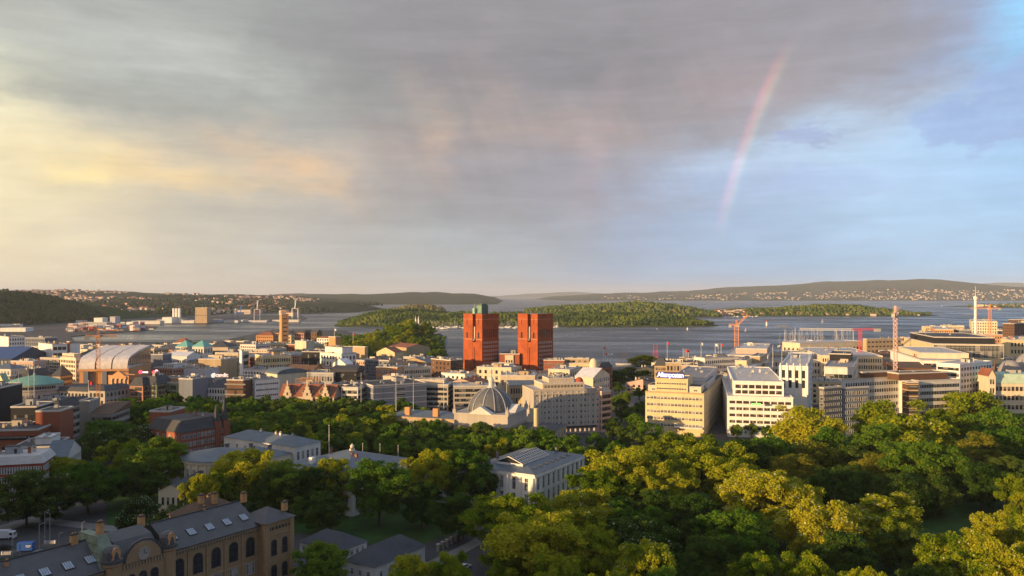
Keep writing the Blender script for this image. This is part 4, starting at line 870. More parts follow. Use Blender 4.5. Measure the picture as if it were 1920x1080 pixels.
# behind the newspaper house
bld('turret_house', 'brown stone house with steep slate roof and small turrets beside the waterfront trees', 1227, 1250, None, 686, 21, -14, 'tan', roof='mansard', roofm='slate', fl=4, bf=6, D=18, rh=7, st='dark', chim=2)
bld('office_building', 'brown block with slotted vents on its roof right of the turreted stone house', 1248, 1308, None, 681, 24, -10, 'tan', roofm='brown', fl=3, bf=9, D=22, st='dark', hut=True, n=4, chim=3)
bld('office_building', 'beige block with three big square dark windows facing the sunset behind the sign', 1278, 1308, None, 686, 24, -10, 'pink', roofm='brown', fl=2, bf=4, D=12, st='bare', ww=2.6, wh=2.4)
bld('office_building', 'long cream office with one row of dark windows behind the newspaper sign', 1290, 1366, None, 702, 22, 4, 'cream', roofm='felt', fl=3, bf=17, D=16, st='bare', ww=1.2, n=4)
bld('white_building', 'white office with arched top windows and a pale glass roof by the fjord', 1301, 1321, 1385, 672, 27, -62, 'white', roofm='metal', fl=5, bf=5, br=16, st='dark', ww=1.1, n=4)
bld('office_building', 'warm beige office with stacked roof boxes left of the white tiered office', 1366, 1410, 1442, 690, 25, -26, 'cream', roofm='light', fl=4, bf=8, br=6, st='dark', tiers=[T(.1, .6, .2, .8, 4, wall='yellow'), T(.5, .95, .5, .95, 6, wall='tan')], n=8)
bld('shopping_building', 'large pinkish cream complex with stepped flat roofs in front of the orange crane', 1360, 1440, 1480, 668, 27, -20, 'cream', roofm='light', fl=3, bf=14, br=8, st='bare', D=60, tiers=[T(.2, .95, .2, .9, 5, wall='pink', roofm='light', n=6, hut=True)], n=8)
bld('office_building', 'blue-grey flat roofed block right of the stacked roof boxes', 1400, 1440, 1478, 700, 22, -20, 'lilac', roofm='mid', fl=3, bf=6, D=30, st='dark')
# --- white tiered office with pier tower
def tiered():
    B_ = bld('office_building', 'bright white tiered office with rows of three-part dark windows', 1364, 1487, 1512, 747, 24, -13, 'white', roofm='light', fl=5, bf=27, br=6, st='brown', ww=.92, wh=1.5, grp=3, gz=3.5, cornice='white', n=0, chim=0, hut=False, D=24,
        tiers=[T(.10, .88, .06, .9, 8.4, wall='white', fl=2, bf=21, st='brown', ww=.92, wh=2.0, grp=3, roofm='light', cornice='white', n=10, chim=3)])
    B2 = bld('office_tower', 'white tower with four tall window slots and finials right of the tiered white office', 1463, 1513, 1538, 688, 41, -22, 'white', roofm='light', fl=0, cornice='white', n=2, chim=0)
    W_ = B2.W; 
    for i in range(4):
        x = -W_ + W_ * (i + .5) / 4
        for z in (28, 34): ob('window', winmesh(1.5, 4.6, 'dark', 0), B2.r, (x, 0, z))
    for i in range(5):
        x = -W_ + W_ * i / 4; MB().box(x - .7, -.7, 24, x + .7, -.003, 41.6).cyl(x, .3, 41.6, 43, .35, n=6).build('pier', [wm('white')], B2.r)
    B2.wins('r', 1, B2.D - 1, 8, 40, 9, 3, 0, 'dark', 1.2, 1.9)
    for i in range(3):
        y = 1 + i * (B2.D - 2) / 2.0; MB().box(.003, y - .35, 27, .5, y + .35, 41.6).build('pier', [wm('white')], B2.r)
tiered()
bld('office_building', 'dark glass office right of the white pier tower', 1536, 1545, 1579, 728, 30, -62, 'dgrey', roofm='felt', fl=8, bf=1, br=8, st='strip', ww=2.0, wh=1.5, D=26, n=6)
bld('office_building', 'grey ribbed office with narrow windows between the dark glass office and the tree', 1577, 1580, 1629, 728, 29, -70, 'slateblue', roofm='mid', fl=7, bf=0, br=13, st='strip', ww=1.1, wh=2.2, D=26, n=5)
# --- long modern office, corner stair, curved wing
bld('office_building', 'long grey-white office with dense window bands left of the brown stair corner', 1578, 1583, 1702, 712, 30, -68, 'offwhite', roofm='mid', fl=6, bf=0, br=26, st='bare', ww=.95, wh=2.0, D=50, n=4, cornice='beige', tiers=[T(.0, 1.0, .28, .8, 4, wall='brown', roofm='brown', n=0)])
bld('office_building', 'narrow brown corner stair tower with yellow-lit floors', 1702, 1722, None, 717, 29, -2, 'brown', roofm='felt', fl=7, bf=1, st='bare', ww=5.5, wh=1.6, D=8, n=0, chim=0, hut=False, band='yellow')
bld('office_building', 'curved pale office wing with dense windows right of the brown stair tower', 1723, 1800, None, 712, 29, 16, 'offwhite', roofm='mid', fl=6, bf=24, st='bare', ww=.8, wh=2.0, D=22, n=4, tiers=[T(-.3, .9, .3, .9, 4.5, wall='brown', roofm='brown', n=2)])
bld('office_building', 'lilac-white slab with a regular grid of square dark windows behind the curved wing', 1756, 1800, 1860, 684, 38, -55, 'white', roofm='light', fl=9, bf=8, br=11, st='bare', ww=1.6, wh=1.7, D=30, n=3, cornice='white')
bld('office_building', 'sunlit white terraced roof building with one row of small dark windows', 1730, 1842, 1852, 678, 32, -14, 'white', roofm='light', fl=6, bf=24, st='bare', ww=1.4, D=24, tiers=[T(.1, .93, .2, .9, 4.4, wall='cream', roofm='light')], n=3)
bld('office_building', 'wide yellow-lit building with pale panels and a black glass top storey', 1750, 1882, 1892, 647, 38, -14, 'yellow', roofm='light', fl=2, bf=18, st='tall', ww=4, wh=6, D=30, tiers=[T(.06, .94, .1, .9, 6, wall='black', roofm='felt')], n=3, gz=26)
bld('office_building', 'flat dark roofed box with white sides and black panels behind the pier tower', 1545, 1600, 1640, 690, 26, -25, 'offwhite', roofm='mid', fl=2, bf=6, br=5, st='bare', ww=3, wh=3, D=30, tiers=[T(.0, .8, .6, .95, 6, wall='black', roofm='felt')], n=3)
bld('office_building', 'long sunlit cream office row with small dark windows behind the pier tower', 1540, 1655, 1668, 668, 27, -10, 'cream', roofm='light', fl=4, bf=26, br=3, st='dark', D=18, n=8, chim=3)
bld('office_building', 'long cream roofed terrace at the waterfront left of the small lattice crane', 1440, 1548, None, 662, 25, -6, 'cream', roofm='light', fl=3, bf=24, D=18, st='dark', n=10, chim=4)
bld('office_building', 'low building with black roof boxes left of the flat dark roofed box', 1440, 1545, None, 675, 22, -6, 'offwhite', roofm='mid', fl=3, bf=18, D=26, st='dark', tiers=[T(.45, .85, .3, .8, 5, wall='black', roofm='felt')], n=6)
bld('glass_hall', 'long low glass-fronted hall with pale columns at the marina', 1467, 1500, 1618, 644, 22, -66, 'cream', roofm='light', fl=1, bf=4, br=18, st='strip', ww=3, wh=9, D=80, n=0, chim=0, hut=False)
bld('office_building', 'modern teal-glassed block with red-brown fascia right of the lattice jib', 1618, 1625, 1690, 636, 26, -70, 'tan', roofm='mid', fl=4, bf=0, br=9, st='strip', ww=4, wh=1.8, D=40, n=3)
bld('office_building', 'small sunlit yellow cube with a square opening behind the red and white crane mast', 1690, 1714, 1740, 655, 24, -28, 'yellow', roofm='light', fl=1, bf=2, st='bare', ww=5, wh=4, D=18)
bld('office_building', 'wide brown wedge-roofed building behind the long grey-white office', 1676, 1750, None, 690, 27, -12, 'brown', roof='shedx', roofm='brown', fl=3, bf=10, D=22, rh=3, chim=0, st='dark')
bld('town_house', 'ornate stone building with a pale green copper roof and red-brown windows at the right edge', 1855, 1990, None, 720, 26, -6, 'cream', roof='mansard', roofm='palegreen', fl=4, bf=17, D=24, rh=6, st='brown', ww=1.6, wh=2.6, chim=0)
bld('town_house', 'narrow ornate cream gable house with a small side turret at the right edge', 1853, 1867, None, 706, 31, -6, 'cream', roof='gabley', roofm='tile', fl=5, bf=2, D=14, rh=5, st='dark', chim=0)
def domes():
    for px_, py, r, Y, lb, nm in ((1866, 672, 2.6, 600, 'thin brown pointed spire turret left of the grey ridged domes at the right', 'spire_turret'), (1894, 672, 8.5, 610, 'grey ridged cupola on the ornate building at the right edge, smaller one', 'cupola'), (1934, 656, 13, 625, 'large grey ridged dome cut by the right edge of the view', 'cupola')):
        zt = CAMH - (py - HOR) * Y / FPX; o = empty(nm, (px2(px_, Y), Y, 0), 0, label=lb, cat='turret')
        hd = r * 1.7 if nm == 'cupola' else 12
        MB().lathe(0, 0, [(r * .98, 0), (r * .98, zt - hd - 1), (r * 1.1, zt - hd - .9), (r * 1.1, zt - hd)], 20).build('wall', [wm('stone' if nm == 'cupola' else 'brown')], o)
        if nm == 'cupola': pr = [(r * 1.02 * math.cos(a) ** .8 if a < 1.5 else 0, zt - hd + hd * .92 * math.sin(a)) for a in np.linspace(0, math.pi / 2, 9)]
        else: pr = [(r, zt - hd), (r * .7, zt - hd + 2), (r * .35, zt - hd + 6), (0, zt)]
        MB().lathe(0, 0, pr, 20).build('dome', [rm('mid') if nm == 'cupola' else wm('brown')], o)
        if nm == 'cupola': MB().cyl(0, 0, zt - hd * .1, zt + 1.4, .5, .1, 8).build('finial', [CAP], o)
domes()
# tjuvholmen blocks and right waterfront
for a in [('sunlit brick-striped block with balconies behind the yellow cube', 1712, 1740, 1752, 627, 30, -30, 'tan', 6, 8, 4), ('orange-lit apartment block with brown bands left of the white mast', 1752, 1788, 1800, 618, 33, -25, 'orange', 6, 8, 3),
          ('glassy dark block between the orange-lit apartments and the mast', 1798, 1822, None, 619, 32, -12, 'slateblue', 6, 7, 0), ('cream stepped penthouse block at the far tip of the quay', 1735, 1770, None, 613, 30, -12, 'yellow', 5, 9, 0),
          ('long low yellow roof house at the far tip of the quay, rightmost', 1770, 1808, None, 611, 30, -12, 'cream', 5, 10, 0), ('scaffolded cream tower block under the right orange crane', 1822, 1870, 1895, 603, 40, -28, 'cream', 8, 10, 6),
          ('dark brown tower block right of the scaffolded block', 1880, 1902, 1940, 607, 38, -50, 'brown', 8, 6, 8), ('white checkered block in front of the right orange crane', 1832, 1880, None, 628, 32, -12, 'orange', 6, 10, 0),
          ('yellow-lit low block at the right edge above the black glass storey', 1893, 1960, None, 638, 34, -8, 'yellow', 4, 10, 0), ('brown-grey block with a red roof fence at the far right edge', 1900, 1980, None, 600, 36, -10, 'brown', 7, 12, 0)]:
    lb, pl, pc, pr, py, h, th, wl, fl_, bf_, br_ = a
    bld('apartment_building', lb, pl, pc, pr, py, h, th, wl, fl=fl_, bf=bf_, br=br_, st='dark', D=22, n=5, chim=2, roofm=R.choice(['light', 'mid', 'felt']))
# ------------------------------------------------------------------ foreground buildings
TAN = mat('tan_brickwork', (.36, .235, .125), .9, .12, .35, brick=.22)
ZINC = mat('zinc_dark', (.075, .075, .078), .5, .2, .35, seam=.62, spec=.45)
CUPRIB = mat('old_copper', (.20, .24, .17), .6, .35, .5, seam=.4)
LITCH = mat('chimney_ochre', (.55, .30, .13), .9, .15, .8, brick=.25)
def museum():
    B_ = Bd('museum_building', 'tan brick museum with dark zinc roofs, skylights and round corner turrets, nearest at lower left', (-87, 203, 0), math.radians(56), 'tan', lod=False)
    r = B_.r; HAND.append(dict(c=[(-130, 150), (-60, 228), (-80, 245), (-150, 165)], loc=(-87, 203), t=math.radians(56), W=80, D=22, h=20, name='museum', vis=None))
    def wing(x0, x1, n, tag_):
        MB().box(x0, 0, 0, x1, 18, 19.6).build('wall', [TAN], r)
        b = MB().box(x0, -.5, 19.2, x1, -.002, 20.0).box(x0, -.9, 19.8, x1, -.503, 20.1)
        i = x0 + .4
        while i < x1: b.box(i, -.42, 18.45, i + .32, -.003, 19.19); i += .85
        b.box(x0, -.2, 10.2, x1, -.004, 10.6).box(x0, -.2, 2.9, x1, -.004, 3.3); b.build('cornice', [mat('sandstone', (.34, .25, .16), .9, .15, .5)], r)
        MB().face([(x0, -1, 20.1), (x1, -1, 20.1), (x1, 8.5, 25.6), (x0, 8.5, 25.6)]).face([(x1, 19, 20.1), (x0, 19, 20.1), (x0, 8.5, 25.6), (x1, 8.5, 25.6)]).face([(x0, -1, 20.1), (x0, 8.5, 25.6), (x0, 19, 20.1)]).face([(x1, -1, 20.1), (x1, 19, 20.1), (x1, 8.5, 25.6)]).build('roof', [ZINC], r)
        MB().box(x0, -1.25, 19.95, x1, -1.0, 20.15).box(x0, 8.3, 25.55, x1, 8.7, 25.8).build('gutter', [CAP], r)
        sp = (x1 - x0) / n
        for k in range(n):
            c = x0 + sp * (k + .5)
            w_ = ob('window', winmesh(2.5, 5.2, 'arch', 0), r, (c, 0, 12)); B_.nw += 1
            for q in (-.95, 0, .95): ob('window', winmesh(.62, 3.0, 'plain', R.choice((0, 1, 2))), r, (c + q, 0, 7)); 
            for q in (-.7, .7): ob('window', winmesh(.9, 2.2, 'plain', 0), r, (c + q, 0, 3.6))
            MB().box(c - sp / 2 - .35, -.3, 3.35, c - sp / 2 + .35, -.0045, 18.4).build('pilaster', [TAN], r)
            # skylight lying on the slope
            s_ = MB(); y0, y1 = 1.2, 3.4; f = lambda y: 20.1 + (y + 1) * 5.5 / 9.5
            s_.box(-1.15, 0, 0, 1.15, 2.5, .22, 1)
            for q in range(4): s_.face([(-1.02 + q * .53, .12, .235), (-1.02 + q * .53 + .42, .12, .235), (-1.02 + q * .53 + .42, 2.38, .235), (-1.02 + q * .53, 2.38, .235)], 0)
            o = s_.build('skylight', [mat('skylight_glass', (.30, .36, .42), .25, .2, 1, spec=.7), FRD], r, (c, y0 + .6, f(y0 + .6))); o.rotation_euler = (math.atan2(5.5, 9.5), 0, 0)
    wing(0, 27.5, 5, 'r'); wing(-52, -16, 7, 'l')
    # central pavilion: curved gable with clock between two round turrets
    MB().box(-16, -1.6, 0, 0, 18, 20.5).build('wall', [TAN], r)
    n = 14; arc = [(-13.2, 20.5)] + [(-8 - 4.6 * math.cos(math.pi * i / n), 20.6 + 4.1 * math.sin(math.pi * i / n)) for i in range(n + 1)] + [(-2.8, 20.5)]
    MB().ext(arc, -2.0, -1.0, 0, 'y').build('gable', [TAN], r)
    rim = MB(); A = [(-13.4, 20.9)] + [(-8 - 4.9 * math.cos(math.pi * i / n), 20.8 + 4.5 * math.sin(math.pi * i / n)) for i in range(n + 1)] + [(-2.6, 20.9)]
    for a, b in zip(A[:-1], A[1:]): rim.bar((a[0], -1.6, a[1]), (b[0], -1.6, b[1]), .55)
    rim.build('gable_coping', [ZINC], r)
    MB().lathe(0, 0, [(1.55, 0), (1.55, .25), (1.3, .25), (1.3, .12), (0, .12)], 24).build('clock', [mat('clock_stone', (.33, .29, .24), .8, .2, 2)], r, (-8, -2.0, 22.0)).rotation_euler = (math.radians(90), 0, 0)
    MB().box(-.06, -.02, 0, .06, .0, 1.0).box(0, -.025, -.06, .7, -.021, .06).build('clock_hand', [CAP], r, (-8, -2.16, 22.0))
    MB().ext([(-1.5, 20.5), (17.5, 20.5), (12, 25.0), (8, 26.3), (3, 25.0)], -13, -3, 0, 'x').build('roof', [ZINC], r)
    for x in (-15.2, -.8):
        MB().lathe(x, -.6, [(1.9, 0), (1.9, 20.6), (2.3, 20.9), (2.3, 21.5)], 16).build('turret', [TAN], r)
        MB().lathe(x, -.6, [(2.5, 21.5), (2.5, 22.2), (2.1, 22.3), (2.0, 24.2), (1.5, 25.0), (.8, 25.4), (0, 25.5)], 16).build('turret_cap', [ZINC], r)
        MB().ext([(-1.2, 0), (1.2, 0), (.9, .6), (1.1, 1.6), (.5, 2.6), (0, 2.8), (-.5, 2.6), (-1.1, 1.6), (-.9, .6)], -.35, .35, 0, 'y').build('ornament', [LITCH], r, (x, -2.2, 22.5))
    b = MB(); b.v = [(-18, -1, 20), (-12.5, -1, 20), (-12.5, 17, 20), (-18, 17, 20), (-16.4, 4, 27), (-14, 4, 27), (-14, 12, 27), (-16.4, 12, 27)]; b.f = [(0, 1, 5, 4), (1, 2, 6, 5), (2, 3, 7, 6), (3, 0, 4, 7), (4, 5, 6, 7)]; b.m = [0] * 5
    b.build('roof', [CUPRIB], r)
    for x in (-11, -8, -5): ob('window', winmesh(1.7, 5, 'arch', 0), r, (x, -1.6, 12.5)); ob('window', winmesh(1.4, 3, 'arch', 0), r, (x, -1.6, 6))
    bb = MB(); i = -15.5
    while i < 0: bb.box(i, -2.0, 19.3, i + .3, -1.603, 20.2); i += .8
    bb.build('corbel', [mat('sandstone', (.34, .25, .16))], r)
    # corner tower
    MB().box(27.5, -3.2, 0, 37, 7, 21).box(27.2, -3.5, 16.9, 37.3, -3.203, 17.3).box(27.2, -3.6, 20.3, 37.4, -3.201, 21).build('tower_wall', [TAN], r)
    MB().cyl(27.9, -2.9, 0, 20.3, 1.0, n=10).cyl(36.6, -2.9, 0, 20.3, 1.0, n=10).build('corner_shaft', [TAN], r)
    B_.roof('hip', 27.5, 37, -3.2, 7, 21, 3.0, ZINC, TAN, .9)
    for z, h in ((11.2, 4.4), (4.5, 4.0)):
        for x in (30.4, 34.2): ob('window', winmesh(1.5, h, 'arch', 0), r, (x, -3.2, z))
        ob('window', winmesh(1.5, h, 'arch', 0), r, (37, 1.8, z), math.pi / 2)
    b = MB()
    for i in range(7): b.box(28.6 + i * 1.15, -3.5, 18.6, 29.1 + i * 1.15, -3.202, 19.4)
    b.build('corbel', [CAP], r)
    # rear wing with rust-brown roof, lit chimneys
    MB().box(20, 18.3, 0, 37, 31, 20).build('wall', [TAN], r); B_.roof('hip', 20, 37, 18.3, 31, 20, 4.2, rm('brown'), TAN, .6)
    for x, y, z, h in ((31, 11, 24.2, 2.6), (29, 22, 22.6, 3.0), (25.5, 23.5, 22.6, 3.0), (31, 27, 21.5, 2.6), (-14.5, 6, 26.6, 3.2), (-19.5, 8.5, 25.0, 2.6), (-1.5, 10, 25, 2.6), (36, -1, 22.5, 2.4), (-35, 7, 24.6, 1.2), (16, 8.5, 25.3, 1.1)):
        k = .75 if h > 2 else .35
        MB().box(-k, -k * .8, 0, k, k * .8, h, 0).box(-k - .15, -k * .8 - .15, h, k + .15, k * .8 + .15, h + .25, 1).cyl(-k * .4, 0, h + .25, h + .6, .18, n=6).cyl(k * .4, 0, h + .25, h + .6, .18, n=6).build('chimney', [LITCH, CAP], r, (x, y, z))
museum()
def uni(name, label, *a, **k):
    k.setdefault('st', 'tall'); k.setdefault('roofm', 'metal'); k.setdefault('chim', 2); k.setdefault('roof', 'hip')
    return bld(name, label, *a, **k)
e_ = uni('university_building', 'white temple-fronted university wing with blue-grey roof and lattice skylight beside the park', 883, 1002, 1095, 890, 15, -30.5, 'white', rh=3.2, fl=2, bf=5, br=10, ww=1.35, wh=4.6, gz=1.5, top=1.2, chim=0)
Wd, D = e_.W, e_.D
fr = MB(); zb = 16.2; zr = 19.6
fr.box(-Wd * .72, D * .12, zb, -Wd * .28, D * .62, zb + .9)
for i in range(13):
    y = D * (.12 + .5 * i / 12); fr.bar((-Wd * .72, y, zb + .9), (-Wd * .5, y, zr), .32); fr.bar((-Wd * .28, y, zb + .9), (-Wd * .5, y, zr), .32)
for i in range(5):
    for s_ in (-1, 1):
        f = i / 4; fr.bar((-Wd * (.5 - s_ * .22 * (1 - f)), D * .12, zb + .9 + (zr - zb - .9) * f), (-Wd * (.5 - s_ * .22 * (1 - f)), D * .62, zb + .9 + (zr - zb - .9) * f), .22)
fr.build('skylight_frame', [FRW], e_.r)
MB().ext([(-Wd * .715, zb + .85), (-Wd * .285, zb + .85), (-Wd * .5, zr - .15)], D * .125, D * .615, 0, 'y').build('skylight_glass', [GLASS], e_.r)
b = MB()
for i in range(11): y = 1.0 + (D - 2) * i / 10; b.box(.003, y - .5, 1.2, .45, y + .5, 13.6)
b.box(.003, 0, 13.6, .6, D, 14.4).box(.003, 0, 7.6, .3, D, 8.0); b.build('pilaster', [wm('white')], e_.r)
b = MB()
for i in range(6): x = -Wd + .8 + (Wd - 1.6) * i / 5; b.box(x - .5, -.45, 1.2, x + .5, -.003, 13.6)
b.box(-Wd, -.6, 13.6, .6, -.003, 14.4); b.build('pilaster', [wm('white')], e_.r)
for i in range(7):
    o = MB().box(-.9, -.5, 0, .9, .5, .2, 0).face([(-.75, -.35, .21), (.75, -.35, .21), (.75, .35, .21), (-.75, .35, .21)], 1).build('roof_hatch', [FRD, CURT], e_.r, (-Wd * .12, D * (.15 + i * .11), 16.1)); o.rotation_euler = (0, .25, 0)
for x, y in ((-.85, .3), (-.8, .1), (-.3, .8)): MB().box(-.5, -.5, 0, .5, .5, 2.6, 0).box(-.65, -.65, 2.6, .65, .65, 2.8, 1).build('chimney', [wm('dgrey'), CAP], e_.r, (Wd * x, D * y, 16.3))
m_ = uni('university_building', 'central university hall with tall windows in white walls, half hidden behind tall garden trees', 545, 660, 762, 886, 17, -32, 'white', rh=4, fl=2, bf=8, br=8, ww=1.5, wh=5.0, gz=2, top=1, chim=4)
b = MB()
for i in range(9): y = .8 + (m_.D - 1.6) * i / 8; b.box(.003, y - .45, 1.5, .4, y + .45, 15.6)
b.build('pilaster', [wm('white')], m_.r)
MB().box(-.9, -.9, 0, .9, .9, 5).build('chimney', [wm('white')], m_.r, (-m_.W * .7, 2, 15)); MB().box(-.9, -.9, 0, .9, .9, 4.4).build('chimney', [wm('white')], m_.r, (-m_.W * .42, 2, 15.6))
MB().lathe(0, 0, [(1.2, 0), (1.2, 1), (.7, 1.6), (.9, 2.4), (0, 3.4)], 10).build('roof_finial', [wm('cream')], m_.r, (-m_.W * .5, m_.D * .55, 20.3))
uni('university_building', 'grey-roofed university block with many roof hatches left of the central hall', 420, 552, 601, 838, 17, -32, 'offwhite', rh=3.2, fl=2, bf=8, br=5, ww=1.3, wh=3.6, chim=5)
uni('university_building', 'low flat university annex with a glazed hatch beneath the round-ended wing', 352, 400, 428, 872, 10, -32, 'offwhite', roof='flat', roofm='metal', fl=1, bf=4, br=4, chim=2, n=6)
def roundwing():
    Y = 352; B_ = Bd('university_building', 'round-ended university wing with low grey conical roof and cream columned wall', (px2(412, Y), Y, 0), math.radians(-32), 'cream', lod=False)
    r = 15.5; reg((px2(412, Y) + 10, Y - 10, 0), math.radians(-32), 30, 30, 860, 14, 'roundwing')
    MB().lathe(0, 0, [(r, 0), (r, 3), (r + .2, 3), (r + .2, 3.4), (r, 3.4), (r, 13), (r + .5, 13.3), (r + .7, 14.3), (r + .9, 14.5)], 40).build('wall', [wm('cream')], B_.r)
    MB().lathe(0, 0, [(r + .9, 14.5), (r + .6, 14.9), (0, 18.0)], 40).build('roof', [rm('metal')], B_.r)
    for i in range(16):
        a = math.pi * .95 + i * .24; ob('window', winmesh(1.3, 4.2, 'tall', i % 3), B_.r, (r * math.cos(a) * 1.003, r * math.sin(a) * 1.003, 7), a + math.pi / 2)
        a += .12; MB().cyl(r * 1.015 * math.cos(a), r * 1.015 * math.sin(a), 3.4, 13.1, .35, n=8).build('column', [wm('cream')], B_.r)
    B_.block(-2, 22, 2, 22, 0, 14, 'hip', 'metal', rh=3.5, fl=2, bf=6, br=5, part='wing_wall')
    for x, y in ((6, 12), (12, 8), (16, 14), (-3, 6)): MB().box(-.6, -.6, 0, .6, .6, 1.6, 0).box(-.8, -.8, 1.6, .8, .8, 1.8, 1).build('chimney', [wm('dgrey'), CAP], B_.r, (x, y, 16.5 if x > 0 else 16.4))
roundwing()
bld('temple_building', 'small cream temple-like building with a pediment among the trees left of the museum chimneys', 297, 343, None, 921, 8.5, -4, 'cream', roof='gabley', roofm='slate', fl=1, bf=4, st='bare', ww=.8, wh=2.8, gz=1, rh=2.6, D=24, chim=0)
bld('stable_building', 'white-walled low house with a dark hipped slate roof at the bottom, nearest to the garden', 649, 703, 797, 1063, 6, -32, 'offwhite', roof='hip', roofm='slate', fl=1, bf=3, br=6, st='plain', ww=1, wh=1.6, rh=4.2, chim=0)
bld('stable_building', 'white courtyard wing with dark slate roof left of the low hipped house', 562, 640, 688, 1033, 6.5, -32, 'offwhite', roof='hip', roofm='slate', fl=2, bf=8, br=4, st='plain', ww=1, wh=1.5, rh=3.6, chim=3)
bld('garden_wall', 'plain white garden wall and shed roof between the museum tower and the courtyard wing', 545, 598, None, 1062, 3.2, -8, 'white', roof='shedx', roofm='slate', fl=0, D=6, rh=1, chim=0)
# left side
bld('black_building', 'tall black windowless block at the left edge', -70, 42, None, 731, 32, 6, 'black', roofm='felt', fl=0, D=34, n=4, chim=0)
bld('black_building', 'lower black box between the tall black block and the square brick cube', 20, 68, None, 763, 26, 6, 'black', roofm='felt', fl=2, bf=4, st='bare', D=20, n=2, chim=0)
bld('brick_building', 'square red brick cube right of the black box', 67, 112, None, 771, 25, 6, 'brick', roofm='felt', fl=0, D=16, n=1, chim=0, hut=False)
bld('brick_building', 'low terraced brick building with dark ribbon windows below the black blocks', -60, 112, None, 806, 18, 8, 'brick', roofm='felt', fl=3, bf=4, st='bare', ww=14, wh=1.6, D=26, n=8, chim=1)
bld('concrete_building', 'concrete building with slanted roof windows and balcony bands behind the slim concrete tower', 58, 150, None, 769, 19, 6, 'concrete', roof='mansard', roofm='felt', fl=4, bf=10, st='bare', ww=2.4, wh=1.7, D=26, rh=5, band='stone', dorm=9, n=8, chim=0)
bld('concrete_building', 'slim plain concrete stair tower', 149, 168, None, 752, 26, 6, 'concrete', roofm='felt', fl=0, D=14, n=0, chim=0)
bld('concrete_building', 'concrete building with a sloping brown roof and round ducts right of the slim concrete tower', 168, 243, None, 776, 19, 4, 'concrete', roof='shedx', roofm='brown', fl=4, bf=9, st='bare', ww=2.0, wh=1.5, D=24, rh=4, band='stone', chim=0)
bld('office_building', 'pale flat roofed house with white awning pipes above the concrete building', 45, 82, None, 757, 20, -6, 'stone', roofm='light', fl=3, bf=6, D=16)
k_ = bld('brick_building', 'long red brick school with dark mansard roof, dormers and two thin spires', 278, 337, 432, 812, 17, -32, 'brick', roof='mansard', roofm='felt', fl=4, bf=5, br=13, st='plain', ww=1.2, wh=2.2, rh=5.5, chim=4, n=0, hut=False)
k_.dormers(9, 2, k_.D - 6, .4, 17.6, w=1.4, h=1.5, face='r', m='felt') if False else None
for i in range(9):
    y = 2 + (k_.D - 9) * (i + .5) / 9; MB().box(-1.6, -.8, 0, .3, .8, 1.7, 0).ext([(-1, 1.7), (1, 1.7), (0, 2.5)], -1.6, .4, 1, 'x').build('dormer', [wm('stone'), rm('felt')], k_.r, (-1.6, y, 18.2), 0)
for y, hh in ((k_.D - 3, 13), (k_.D - 8, 9)):
    MB().box(-1.6, -1.6, 0, 1.6, 1.6, 20).build('spire_base', [wm('brick')], k_.r, (-1, y, 0)); MB().cyl(0, 0, 20, 20 + hh, 2.0, .08, 8).build('spire', [rm('felt')], k_.r, (-1, y, 0))
bld('brick_building', 'orange-lit brown brick upper block at the left end of the long brick school', 280, 318, None, 772, 23, -6, 'brick', roofm='felt', fl=1, bf=2, st='bare', D=16, n=3, chim=0)
bld('town_house', 'red and white town house with tall windows at the left edge above the square', -40, 103, None, 868, 17, 16, 'redbrick', roof='mansard', roofm='light', fl=4, bf=22, st='tall', ww=1.5, wh=2.4, D=18, rh=3, chim=4, n=3)
bld('office_building', 'pale blue-grey glazed pitched roof building behind the red and white town house', 86, 152, None, 856, 15, 14, 'offwhite', roof='gablex', roofm='metal', fl=3, bf=10, D=22, rh=5.5, chim=0)
bld('office_building', 'dark flat roof with a white plant house behind the red and white town house', 20, 130, None, 838, 15, 12, 'brown', roofm='felt', fl=3, bf=12, D=24, tiers=[T(.45, .85, .3, .8, 3, wall='white', roofm='white', n=2)], n=6)
bld('town_house', 'small grey house with three windows between the bushy trees and the brick school', 252, 338, None, 822, 11, 10, 'lilac', roofm='slate', roof='gablex', fl=2, bf=10, D=14, chim=1, rh=4)
